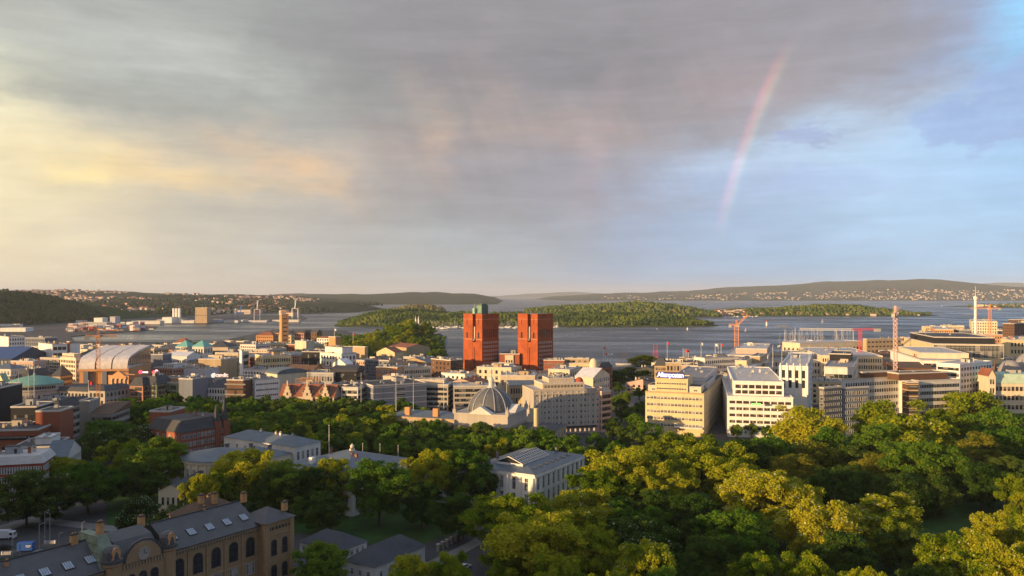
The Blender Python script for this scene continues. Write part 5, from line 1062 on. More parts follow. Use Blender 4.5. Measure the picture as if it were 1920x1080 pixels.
# ------------------------------------------------------------------ trees
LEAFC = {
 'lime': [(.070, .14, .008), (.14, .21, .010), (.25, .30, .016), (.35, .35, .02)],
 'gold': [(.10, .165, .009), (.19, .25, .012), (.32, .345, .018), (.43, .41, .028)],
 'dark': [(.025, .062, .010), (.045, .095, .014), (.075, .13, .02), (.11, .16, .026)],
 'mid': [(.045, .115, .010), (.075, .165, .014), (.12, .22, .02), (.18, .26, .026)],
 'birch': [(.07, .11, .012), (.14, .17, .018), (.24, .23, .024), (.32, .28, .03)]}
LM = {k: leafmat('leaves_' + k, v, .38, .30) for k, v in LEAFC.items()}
BLOS = leafmat('blossom', [(.40, .42, .28), (.6, .6, .45)], .3)
BARK = mat('bark', (.07, .055, .04), 1, .3, 1.2)
def crown_mesh(kind, seed, n_leaf, size, shape='round', blossom=0, leaf=.42):
    rs = np.random.RandomState(seed)
    # clumps on and inside an uneven hull of unit radius
    nc = 180 if n_leaf > 20000 else 90 if n_leaf > 9000 else 56
    d = rs.normal(size=(nc, 3)); d /= np.linalg.norm(d, axis=1)[:, None]; d[:, 2] = np.where(d[:, 2] < -.85, -d[:, 2], d[:, 2])
    rad = rs.uniform(.52, .92, nc) * np.where(rs.rand(nc) < .2, .6, 1); cr = rs.uniform(.08, .21, nc) if nc > 100 else rs.uniform(.12, .27, nc)
    if shape == 'round': S = np.array([.96, .96, 1.0])
    elif shape == 'tall': S = np.array([.72, .72, 1.25])
    elif shape == 'wide': S = np.array([1.1, 1.0, .72])
    else: S = np.array([.8, .8, 1.0])
    ax = 1 + rs.uniform(-.12, .12, 3)
    C = d * rad[:, None] * S * ax
    big = rs.normal(size=(5, 3)); big /= np.linalg.norm(big, axis=1)[:, None]; big[:, 2] = np.abs(big[:, 2]) * .7
    for b in big:                                   # a few big boughs so the outline is uneven
        m = (d @ b) > .75; C[m] += b * .22; 
    w = cr ** 2; w /= w.sum(); ci = rs.choice(nc, n_leaf, p=w)
    q = rs.normal(size=(n_leaf, 3)); q /= np.linalg.norm(q, axis=1)[:, None]
    q[:, 2] = np.where(rs.rand(n_leaf) < .55, np.abs(q[:, 2]), q[:, 2])
    P = C[ci] + q * (cr[ci] * rs.uniform(.45, 1.22, n_leaf))[:, None] * np.array([1, 1, .8])
    if shape == 'weep': P[:, 2] -= rs.rand(n_leaf) ** 2 * .5
    nrm = q * .7 + rs.normal(scale=.8, size=(n_leaf, 3)) + C[ci] * .2; nrm /= np.linalg.norm(nrm, axis=1)[:, None]
    t = np.cross(nrm, rs.normal(size=(n_leaf, 3))); t /= np.linalg.norm(t, axis=1)[:, None]; bt = np.cross(nrm, t)
    s = (leaf / size * rs.uniform(.6, 1.25, n_leaf))[:, None] * .5
    P *= 1.0
    V = np.stack([P - t * s - bt * s * .75, P + t * s - bt * s * .6, P + t * s * .8 + bt * s, P - t * s * .9 + bt * s * .8], 1).reshape(-1, 3) * size
    F = np.arange(n_leaf * 4).reshape(-1, 4); mi = np.zeros(n_leaf, int)
    mats = [LM[kind]]
    if blossom:
        mi[(rs.rand(n_leaf) < blossom) & (q[:, 2] > .1)] = 1; mats.append(BLOS)
    return arrmesh('crown', V, F, mats, mi)
def trunk_mesh(seed, hc, r, size, forks=5):
    rs = random.Random(seed); b = MB()
    pts = [(0, 0, 0)]; 
    for i in range(1, 4): pts.append((rs.uniform(-.2, .2) * i, rs.uniform(-.2, .2) * i, hc * i / 3.2))
    for i in range(3):
        p, q = pts[i], pts[i + 1]; b.bar(p, q, r * 2 * (1 - .2 * i), 0, r * 2 * (1 - .2 * (i + 1)))
    b.cyl(0, 0, -.3, .5, r * 1.5, r, 8)
    for k in range(forks):
        a = 2 * math.pi * k / forks + rs.uniform(-.4, .4); L = size * rs.uniform(.55, .8); e = (pts[3][0] + math.cos(a) * L, pts[3][1] + math.sin(a) * L, pts[3][2] + size * rs.uniform(.5, 1.1))
        m = tuple((pts[3][i] * .55 + e[i] * .45) + rs.uniform(-.3, .3) for i in range(3)); b.bar(pts[3], m, r * 1.1, 0, r * .75); b.bar(m, e, r * .75, 0, r * .25)
        for _ in range(2): b.bar(m, (m[0] + rs.uniform(-1, 1) * size * .4, m[1] + rs.uniform(-1, 1) * size * .4, m[2] + size * rs.uniform(.3, .6)), r * .5, 0, r * .15)
    return b.mesh('trunk', [BARK])
PROT = {}
def proto(kind, lod, shape='round', blossom=0, v=0):
    k = (kind, lod, shape, blossom, v)
    if k not in PROT:
        n, lf = {0: (38000, .42), 1: (15000, .6), 2: (7500, .85)}[lod]
        PROT[k] = (crown_mesh(kind, abs(hash(k[0] + k[2])) % 999 if 0 else sum(map(ord, kind + shape)) + v * 17 + lod, n, 10.0, shape, blossom, lf), trunk_mesh(v + 3, 7.5, .42, 8))
    return PROT[k]
def tree(x, y, h, w, kind, label, shape='round', blossom=0, v=None, lod=None, group=None, name=None, z=0):
    dist = math.hypot(x, y); lod = (0 if dist < 330 else 1 if dist < 480 else 2) if lod is None else lod
    v = R.randint(0, 2 if lod == 0 else 3) if v is None else v
    cm, tm = proto(kind, lod, shape, blossom, v)
    names = {'dark': 'chestnut_tree' if blossom else 'broadleaf_tree', 'gold': 'maple_tree', 'lime': 'linden_tree', 'mid': 'broadleaf_tree', 'birch': 'birch_tree'}
    o = empty(name or names[kind], (x, y, z), R.uniform(0, 6.28), label=label, cat='tree', group=group)
    sv = {'round': .92, 'tall': 1.25, 'wide': .72, 'weep': 1.0}[shape] * 1.12
    ch = w / 2 / 10 * 1.0; hh = ch * 10 * sv; hz = min(1.35, max(.75, (h * .86) / (2 * hh)))   # crown fills most of the height
    sx_ = ch * (1.25 if shape == 'tall' else 1 if shape != 'weep' else 1.15); sz = (h * .96) / (2 * 10 * sv)
    vr = max(h * .48, w * .40) if shape != 'tall' else h * .48; sz *= vr / (h * .48)
    c_ = ob('crown', cm, o, (0, 0, h * 1.01 - vr), 0, (sx_, sx_, sz))
    ob('trunk', tm, o, (0, 0, 0), 0, (max(.8, w / 18), max(.8, w / 18), h * .4 / 9))
    return o
# foreground park trees: crown-top column and row in the photo, crown width in photo pixels, height, leaf kind
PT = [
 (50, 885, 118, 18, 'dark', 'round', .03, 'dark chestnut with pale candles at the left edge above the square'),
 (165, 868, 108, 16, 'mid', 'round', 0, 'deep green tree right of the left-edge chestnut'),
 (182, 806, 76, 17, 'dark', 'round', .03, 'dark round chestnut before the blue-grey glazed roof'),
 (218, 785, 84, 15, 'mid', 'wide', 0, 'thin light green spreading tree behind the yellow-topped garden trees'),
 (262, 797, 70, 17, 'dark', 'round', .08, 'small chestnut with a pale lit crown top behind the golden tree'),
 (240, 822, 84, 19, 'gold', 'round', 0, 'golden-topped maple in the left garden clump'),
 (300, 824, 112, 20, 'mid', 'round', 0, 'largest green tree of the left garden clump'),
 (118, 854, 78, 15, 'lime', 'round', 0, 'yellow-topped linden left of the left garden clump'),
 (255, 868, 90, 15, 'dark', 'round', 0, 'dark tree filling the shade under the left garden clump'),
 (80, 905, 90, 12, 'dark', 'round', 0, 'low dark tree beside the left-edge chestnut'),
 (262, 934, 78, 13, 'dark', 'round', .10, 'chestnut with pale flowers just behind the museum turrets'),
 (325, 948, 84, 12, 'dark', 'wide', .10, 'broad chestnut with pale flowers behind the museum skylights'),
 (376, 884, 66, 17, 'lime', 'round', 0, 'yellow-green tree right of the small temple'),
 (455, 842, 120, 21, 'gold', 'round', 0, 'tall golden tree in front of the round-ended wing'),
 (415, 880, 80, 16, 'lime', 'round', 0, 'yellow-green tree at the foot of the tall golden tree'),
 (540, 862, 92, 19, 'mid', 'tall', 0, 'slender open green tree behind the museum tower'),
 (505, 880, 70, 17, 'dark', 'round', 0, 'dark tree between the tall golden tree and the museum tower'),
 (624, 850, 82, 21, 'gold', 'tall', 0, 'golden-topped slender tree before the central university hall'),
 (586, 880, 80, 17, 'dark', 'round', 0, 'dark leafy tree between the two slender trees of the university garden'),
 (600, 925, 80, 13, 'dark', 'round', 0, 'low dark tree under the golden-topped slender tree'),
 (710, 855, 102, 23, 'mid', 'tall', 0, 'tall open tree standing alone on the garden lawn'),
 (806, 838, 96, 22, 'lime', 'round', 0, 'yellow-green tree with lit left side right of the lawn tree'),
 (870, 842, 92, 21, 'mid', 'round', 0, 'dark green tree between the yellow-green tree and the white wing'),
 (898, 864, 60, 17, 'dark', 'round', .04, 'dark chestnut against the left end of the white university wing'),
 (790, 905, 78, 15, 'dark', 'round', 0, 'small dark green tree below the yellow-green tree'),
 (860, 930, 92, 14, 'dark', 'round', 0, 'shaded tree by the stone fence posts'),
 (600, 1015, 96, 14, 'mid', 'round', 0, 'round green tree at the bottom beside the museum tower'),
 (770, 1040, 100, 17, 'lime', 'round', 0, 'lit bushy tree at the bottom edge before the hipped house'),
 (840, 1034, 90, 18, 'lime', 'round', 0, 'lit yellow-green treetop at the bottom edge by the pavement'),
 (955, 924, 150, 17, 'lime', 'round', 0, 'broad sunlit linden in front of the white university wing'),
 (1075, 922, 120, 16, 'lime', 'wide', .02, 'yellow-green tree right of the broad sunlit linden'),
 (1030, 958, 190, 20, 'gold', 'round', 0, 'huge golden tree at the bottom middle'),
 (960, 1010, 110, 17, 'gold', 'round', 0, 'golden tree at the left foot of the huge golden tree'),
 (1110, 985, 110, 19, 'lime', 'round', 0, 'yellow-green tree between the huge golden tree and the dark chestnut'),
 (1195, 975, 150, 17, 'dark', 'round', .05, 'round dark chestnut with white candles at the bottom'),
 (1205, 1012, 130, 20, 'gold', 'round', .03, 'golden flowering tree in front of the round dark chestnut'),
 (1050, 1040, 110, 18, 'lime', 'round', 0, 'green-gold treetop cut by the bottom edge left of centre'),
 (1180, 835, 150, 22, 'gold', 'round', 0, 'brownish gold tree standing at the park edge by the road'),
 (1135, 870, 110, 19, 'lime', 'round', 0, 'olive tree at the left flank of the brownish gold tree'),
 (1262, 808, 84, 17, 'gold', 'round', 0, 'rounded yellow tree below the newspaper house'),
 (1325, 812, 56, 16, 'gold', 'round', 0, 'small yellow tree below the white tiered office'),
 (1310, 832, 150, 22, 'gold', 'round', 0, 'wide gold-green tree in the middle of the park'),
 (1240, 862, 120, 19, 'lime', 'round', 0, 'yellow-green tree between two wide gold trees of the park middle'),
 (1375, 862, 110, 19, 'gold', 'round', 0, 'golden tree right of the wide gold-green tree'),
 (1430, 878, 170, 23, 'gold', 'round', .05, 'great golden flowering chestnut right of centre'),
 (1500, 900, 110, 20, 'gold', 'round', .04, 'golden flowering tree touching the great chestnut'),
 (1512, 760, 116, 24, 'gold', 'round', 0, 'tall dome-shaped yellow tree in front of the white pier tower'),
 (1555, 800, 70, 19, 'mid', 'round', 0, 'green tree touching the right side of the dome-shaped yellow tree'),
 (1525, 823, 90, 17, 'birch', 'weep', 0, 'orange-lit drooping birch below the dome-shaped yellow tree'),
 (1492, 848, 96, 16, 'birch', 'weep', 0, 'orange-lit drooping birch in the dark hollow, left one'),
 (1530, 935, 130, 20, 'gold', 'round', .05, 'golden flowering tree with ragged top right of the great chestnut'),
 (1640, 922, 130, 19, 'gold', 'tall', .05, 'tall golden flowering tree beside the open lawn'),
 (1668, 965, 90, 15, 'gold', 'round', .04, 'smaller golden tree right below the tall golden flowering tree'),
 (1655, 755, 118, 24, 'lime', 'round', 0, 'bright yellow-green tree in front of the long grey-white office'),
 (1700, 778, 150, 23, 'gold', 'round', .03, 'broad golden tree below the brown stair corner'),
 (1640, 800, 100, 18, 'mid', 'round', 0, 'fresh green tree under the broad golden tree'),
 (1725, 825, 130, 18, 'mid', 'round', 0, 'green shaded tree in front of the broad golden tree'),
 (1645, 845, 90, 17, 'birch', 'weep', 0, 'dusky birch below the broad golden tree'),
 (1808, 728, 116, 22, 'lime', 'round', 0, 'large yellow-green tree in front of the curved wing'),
 (1880, 764, 110, 20, 'mid', 'round', 0, 'large green tree before the green copper roof'),
 (1775, 765, 80, 20, 'lime', 'round', 0, 'yellow-green tree at the left foot of the large yellow-green tree'),
 (1842, 806, 74, 20, 'birch', 'tall', 0, 'slim orange-lit birch at the right'),
 (1900, 800, 96, 18, 'mid', 'round', 0, 'green tree right of the slim birch'),
 (1780, 840, 100, 15, 'dark', 'round', 0, 'dark tree in the hollow left of the slim birch'),
 (1920, 888, 72, 20, 'gold', 'round', 0, 'golden oval tree cut by the right edge'),
 (1870, 960, 120, 16, 'gold', 'round', .02, 'golden tree in the lower right behind the bottom pair'),
 (1800, 1000, 140, 19, 'lime', 'round', .02, 'left one of the two big yellow-green trees in the bottom right corner'),
 (1880, 1012, 120, 20, 'gold', 'round', .02, 'right one of the two big yellow-green trees in the bottom right corner'),
 (1618, 1062, 90, 19, 'gold', 'round', 0, 'yellow treetop poking up at the bottom edge'),
 (1520, 1035, 110, 17, 'lime', 'round', 0, 'yellow-green treetop at the bottom below the ragged golden tree'),
 (1420, 1035, 110, 16, 'lime', 'round', 0, 'green-gold treetop at the bottom below the great chestnut'),
 (1380, 955, 140, 18, 'mid', 'round', 0, 'big fresh green tree at the left foot of the great chestnut'),
 (1330, 1010, 130, 16, 'dark', 'round', 0, 'dark green tree at the bottom right of the golden flowering tree'),
 (1580, 1000, 120, 15, 'dark', 'round', 0, 'dark tree below the tall golden flowering tree'),
 (1300, 935, 130, 14, 'dark', 'round', 0, 'black-green tree in the deep shade of the park middle'),
 (1230, 925, 110, 13, 'dark', 'round', 0, 'shaded tree left of the deep shade in the park middle'),
 (1160, 935, 100, 13, 'mid', 'round', 0, 'green tree in shade below the brownish gold tree'),
 (1560, 880, 110, 16, 'dark', 'round', 0, 'dark tree behind the ragged golden tree'),
 (1600, 870, 90, 15, 'dark', 'weep', 0, 'dusky drooping tree left of the lawn hollow'),
 (1690, 880, 100, 17, 'dark', 'weep', 0, 'tall dusky birch above the open lawn'),
 (1745, 885, 80, 15, 'dark', 'weep', 0, 'dusky weeping tree at the top of the open lawn'),
 (1840, 870, 90, 17, 'dark', 'round', 0, 'dark tree under the slim orange-lit birch'),
 (1890, 860, 90, 17, 'dark', 'round', 0, 'dark tree left of the golden oval tree at the right edge'),
 (1430, 815, 100, 13, 'mid', 'round', 0, 'green tree below the left end of the white tiered office'),
 (1395, 825, 100, 14, 'dark', 'round', 0, 'dark bush-like tree behind the golden tree of the park middle'),
 (1690, 985, 100, 12, 'dark', 'round', 0, 'low dark tree at the near end of the open lawn'),
 (1245, 1060, 90, 19, 'mid', 'round', 0, 'green treetop at the bottom edge right of the golden flowering tree'),
 (1150, 1068, 90, 19, 'gold', 'round', .02, 'golden treetop at the bottom edge below the dark chestnut'),
 (1730, 1060, 90, 15, 'dark', 'round', 0, 'dark treetop at the bottom edge left of the corner pair'),
 (1700, 830, 60, 13, 'dark', 'round', 0, 'dark small tree in the shadow under the broad golden tree'),
 (1590, 835, 60, 15, 'dark', 'round', 0, 'small dark tree between the dome-shaped tree and the dusky birch'),
 (1225, 955, 90, 15, 'mid', 'round', 0, 'shaded green tree above the round dark chestnut'),
]
TREEPOS = []
for px_, py, wpx, h, kind, shp, bl, lb in PT:
    h *= 1.12; k_ = wpx / (py - HOR); h = max(h, min(25, .88 * k_ * CAMH / (1 + .88 * k_)))
    Y = Yof(py, h); w = wpx * Y / FPX * 1.04
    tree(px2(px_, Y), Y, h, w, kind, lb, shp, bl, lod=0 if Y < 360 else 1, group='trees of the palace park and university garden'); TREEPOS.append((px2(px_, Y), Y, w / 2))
ro = random.Random(8)
for i in range(16):                                             # the park goes on beyond the right edge
    Y = 235 + i * 15 + ro.uniform(-5, 5); x = px2(1975 + (i * 67) % 210, Y)
    tree(x, Y, ro.uniform(18, 23), ro.uniform(17, 22), ro.choice(['gold', 'lime', 'mid', 'dark']), 'leafy park tree standing beyond the right edge of the view', 'round', 0, lod=1, group='trees beyond the right edge')
# student grove: rows of similar trees between the university and the boulevard
rg = random.Random(5); gl = 'dense green linden of the long grove between the grey university roofs and the boulevard'
for row, Y in enumerate(np.arange(398, 552, 12.5)):
    top = 16; pyt = HOR + (CAMH - top) * FPX / Y
    pl = interp([(735, 225), (770, 250), (790, 400), (808, 440), (830, 590), (850, 800), (870, 905), (890, 1000)], pyt)
    pr = interp([(735, 560), (748, 740), (765, 860), (790, 1010), (815, 1100), (850, 1110), (880, 1050)], pyt)
    X = px2(pl, Y) + rg.uniform(0, 6)
    while X < px2(pr, Y):
        x, y = X + rg.uniform(-2, 2), Y + rg.uniform(-3, 3)
        h = rg.uniform(13, 18.5)
        ok = all((x - a) ** 2 + (y - b) ** 2 > (c_ * .55 + 4) ** 2 for a, b, c_ in TREEPOS)
        for B0 in HAND:
            lx = (x - B0['loc'][0]) * math.cos(B0['t']) + (y - B0['loc'][1]) * math.sin(B0['t']); ly = -(x - B0['loc'][0]) * math.sin(B0['t']) + (y - B0['loc'][1]) * math.cos(B0['t'])
            if -B0['W'] - 4 < lx < 4 and -4 < ly < B0['D'] + 4: ok = False
        if ok: tree(x, y, h, rg.uniform(12, 16), rg.choice(['mid', 'mid', 'mid', 'lime', 'dark']), gl, rg.choice(['round', 'round', 'tall']), 0, group='grove lindens', lod=2, name='linden_tree'); TREEPOS.append((x, y, 7))
        X += rg.uniform(10.5, 13.5)
ST = [(1165, 745, 30, 17, 'dark'), (1185, 758, 34, 15, 'mid'), (1150, 778, 40, 15, 'dark'), (1190, 775, 38, 16, 'mid'), (1216, 788, 48, 17, 'mid'), (1160, 800, 46, 14, 'dark'), (1122, 812, 46, 14, 'mid'), (1190, 812, 60, 13, 'dark'), (1210, 666, 62, 17, 'gold'), (1180, 688, 54, 13, 'dark'), (1155, 695, 40, 12, 'dark'),
      (1172, 733, 30, 12, 'mid'), (1205, 752, 34, 12, 'dark'), (1150, 742, 28, 11, 'mid'), (1198, 726, 26, 10, 'mid'), (1160, 716, 28, 10, 'dark'), (1380, 795, 26, 9, 'mid'), (1410, 792, 26, 9, 'mid'), (1440, 797, 26, 9, 'mid'), (1275, 815, 40, 12, 'dark'), (1090, 835, 50, 13, 'mid'), (1150, 826, 50, 12, 'mid'), (1240, 822, 40, 11, 'mid'), (1070, 850, 50, 13, 'mid'), (1120, 850, 56, 13, 'dark')]
SL = ['dark slim tree at the far end of the street right of the stone hotel', 'green tree beside the slim dark street tree', 'dark tree at the corner of the stone hotel', 'green street tree right of the hotel corner tree', 'large green tree at the left foot of the newspaper house', 'dark street tree in the road mouth below the hotel', 'green tree in front of the shop windows of the hotel', 'broad dark tree left of the park edge',
      'large gold-green waterfront tree at the end of the street', 'dark waterfront tree left of the gold-green one', 'small dark tree by the water at the street end', 'first tree on the plaza beside the slim dark street tree', 'dark tree on the plaza behind the newspaper house', 'low tree against the brick street house', 'small tree at the right rim of the plaza', 'dark small tree at the far rim of the plaza', 'leftmost of three young trees before the white tiered office', 'middle one of three young trees before the white tiered office', 'rightmost of three young trees before the white tiered office', 'dark tree before the canopy of the newspaper house',
      'green tree above the roof of the white university wing', 'green tree at the road corner near the white university wing', 'small green tree left of the newspaper canopy', 'green tree touching the far roof corner of the white wing', 'dark roadside tree right of the white university wing']
for (a, b, c_, h, k), lb in zip(ST, SL):
    Y = Yof(b, h); tree(px2(a, Y), Y, h, c_ * Y / FPX, k, lb, 'tall' if h > 14 else 'round', 0, lod=2, name='street_tree', group='street trees')
# fortress hill: rising ground with trees
def H_fort(x, y):
    f = math.exp(-((x + 152) / 62) ** 2 - ((y - 1180) / 130) ** 2); return 31 * f
def fort():
    xs = np.linspace(-420, -62, 40); ys = np.linspace(965, 1330, 36)
    V = [(x, y, min(H_fort(x, y), max(0, (-62 - x) * .8)) - .4 if land_ok(x, y) else -3) for y in ys for x in xs]; F = [(j * 40 + i, j * 40 + i + 1, (j + 1) * 40 + i + 1, (j + 1) * 40 + i) for j in range(35) for i in range(39)]
    tag(ob('fortress_mound', arrmesh('fortress_mound', np.array(V), np.array(F), [lawn], smooth_=True)), kind='structure')
def land_ok(x, y):
    n = len(LAND); ins = False; j = n - 1
    for i in range(n):
        if (LAND[i][1] > y) != (LAND[j][1] > y) and x < (LAND[j][0] - LAND[i][0]) * (y - LAND[i][1]) / (LAND[j][1] - LAND[i][1]) + LAND[i][0]: ins = not ins
        j = i
    return ins
fort()
rf_ = random.Random(3); FT = []; tries = 0
while len(FT) < 120 and tries < 6000:
    tries += 1; Y = rf_.uniform(985, 1420); px_ = rf_.uniform(632, 872); x = px2(px_, Y)
    if not land_ok(x + 6, Y) or any((x - a) ** 2 + (Y - b) ** 2 < 130 for a, b, c_ in FT): continue
    bad = False
    for B0 in HAND:
        lx = (x - B0['loc'][0]) * math.cos(B0['t']) + (Y - B0['loc'][1]) * math.sin(B0['t']); ly = -(x - B0['loc'][0]) * math.sin(B0['t']) + (Y - B0['loc'][1]) * math.cos(B0['t'])
        if -B0['W'] - 7 < lx < 7 and -7 < ly < B0['D'] + 7: bad = True
        cx_ = 960 + B0['loc'][0] / B0['loc'][1] * FPX
        if B0['name'].startswith(('long sunlit stone f', 'fortress wing', 'square tower', 'brown brick gate')) and Y < B0['loc'][1] and cx_ - 60 < px_ < cx_ + 25: bad = True
    if bad: continue
    w = rf_.uniform(15, 22); h = rf_.uniform(13, 19); FT.append((x, Y, w))
    tree(x, Y, h, w, rf_.choice(['mid', 'lime', 'mid', 'gold', 'lime']), 'leafy tree of the dense wood on the fortress hill left of the twin towers', 'round', 0, lod=2, group='fortress hill trees', name='broadleaf_tree', z=H_fort(x, Y) - .4); TREEPOS.append((x, Y, w / 2))
for i, (a, b, c_, k) in enumerate([(560, 655, 40, 'mid'), (520, 650, 46, 'mid'), (497, 640, 50, 'mid'), (545, 645, 44, 'mid'), (575, 640, 44, 'lime'), (600, 628, 50, 'lime'), (620, 640, 44, 'mid'), (310, 642, 52, 'mid'), (338, 644, 44, 'mid'), (365, 641, 44, 'mid'), (440, 638, 40, 'mid'), (455, 635, 40, 'mid'), (352, 640, 40, 'dark'), (325, 643, 40, 'dark'), (300, 646, 40, 'mid'), (376, 644, 40, 'lime')]):
    Y = min(1400, Yof(b, 15)); h = 15; x = px2(a, Y)
    tree(x, Y, h, max(14, c_ * Y / FPX * .6), k, 'leafy waterside tree behind the left roofs of the city', 'round', 0, lod=2, group='waterside trees', name='broadleaf_tree'); TREEPOS.append((x, Y, 9))
# ------------------------------------------------------------------ unseen blocks added behind the viewpoint's left shoulder to shade the near gardens
for i in range(11):
    s_ = -210 + i * 56; x, y = -136 - .567 * s_, 60 + .824 * s_
    h = 43 + [0, 2, -2, 3, 1, 4, 0, -3, 2, -1, 3][i]
    B_ = Bd('apartment_building', 'unseen', (x, y, 0), math.radians(124.5), R.choice(['cream', 'offwhite', 'brick', 'tan']), lod=True)
    B_.r['label'] = ['tall', 'cream', 'broad', 'plain', 'stepped', 'grey', 'old', 'slim', 'wide', 'quiet', 'end'][i] + ' city block added outside the left edge to cast the evening shade'
    B_.block(-50, 0, -9, 9, 0, h, 'mansard', 'slate', rh=4, fl=11, bf=14, br=4); B_.stuffup(-46, -4, -6, 6, h + 4, 2, 4, False); B_.done()

# ------------------------------------------------------------------ infill: the rest of the dense roofscape
def inrect(x, y, B0, m):
    dx_, dy_ = x - B0['loc'][0], y - B0['loc'][1]; c, s_ = math.cos(B0['t']), math.sin(B0['t'])
    lx, ly = dx_ * c + dy_ * s_, -dx_ * s_ + dy_ * c
    return -B0['W'] - m < lx < m and -m < ly < B0['D'] + m
SKY = [(0, 664), (60, 655), (130, 654), (200, 650), (300, 648), (400, 645), (470, 643), (600, 648), (640, 655), (700, 662), (860, 676), (1040, 676), (1110, 690), (1150, 712), (1215, 700), (1240, 684), (1320, 676), (1440, 664), (1560, 658), (1660, 650), (1740, 632), (1830, 622), (1920, 618)]
def land_ok(x, y):
    n = len(LAND); ins = False; j = n - 1
    for i in range(n):
        if (LAND[i][1] > y) != (LAND[j][1] > y) and x < (LAND[j][0] - LAND[i][0]) * (y - LAND[i][1]) / (LAND[j][1] - LAND[i][1]) + LAND[i][0]: ins = not ins
        j = i
    return ins
for B0 in HAND:
    ps = [960 + c[0] / c[1] * FPX for c in B0['c'] if c[1] > 5]; B0['p0'], B0['p1'] = min(ps), max(ps); B0['Y'] = min(c[1] for c in B0['c'])
    B0['top'] = HOR + (CAMH - B0['h']) * FPX / max(30, B0['loc'][1]); B0['px'] = (B0['p0'] + B0['p1']) / 2
NAMED = [(B0['loc'][0], B0['loc'][1]) for B0 in HAND]
rs = random.Random(11); FILL = []
WC = ['cream', 'cream', 'cream', 'offwhite', 'white', 'yellow', 'yellow', 'beige', 'tan', 'pink', 'orange', 'brick', 'slateblue', 'brown', 'stone', 'palered']
RC = ['gravel', 'felt', 'slate', 'felt', 'mid', 'tile', 'brown', 'metal', 'light']
cand = []
for gy in np.arange(548, 1960, 33):
    for gx in np.arange(-.70 * gy, .70 * gy, 40): cand.append((gx + rs.uniform(-5, 5), gy + rs.uniform(-4, 4)))
seen = {}
def lname(x, y):
    return None
LMK = [(-320, 600, 'parliament dome'), (-300, 690, 'pale barrel roofs'), (-430, 1100, 'white stepped block'), (-300, 900, 'copper pyramid roofs'), (-200, 560, 'three stepped gables'), (-140, 680, 'dark ribbed office'), (-240, 760, 'dark rounded block'), (-360, 1250, 'waterside trees'), (-220, 1000, 'stepped white block'), (-420, 1700, 'tall narrow waterside tower'), (-90, 560, 'curved stone office'), (-40, 740, 'left brick tower'), (30, 760, 'right brick tower'), (30, 560, 'rounded stone hotel'), (-120, 900, 'fortress wings'),
       (150, 560, 'newspaper house'), (210, 640, 'white office with arched top'), (260, 560, 'white pier tower'), (290, 800, 'pinkish stepped complex'), (300, 1000, 'glass-fronted marina hall'), (330, 600, 'long grey-white office'), (430, 760, 'yellow-lit panel building'), (560, 1150, 'right orange crane'), (480, 950, 'sunlit yellow cube'), (700, 1500, 'scaffolded tower block'), (-620, 1000, 'blue station roof'), (-560, 760, 'left-edge gable house'), (-700, 1400, 'columned white block')]
WN = dict(cream='cream', offwhite='off-white', white='white', yellow='yellow', grey='grey', beige='beige', tan='tan', pink='pinkish', orange='orange', brick='red brick', slateblue='slate-blue', lilac='lilac-grey', brown='brown', stone='stone', palered='pale red')
RN = dict(gravel='gravel-roofed', felt='black-roofed', slate='slate-roofed', light='pale-roofed', mid='grey-roofed', tile='tile-roofed', brown='brown-roofed', metal='metal-roofed')
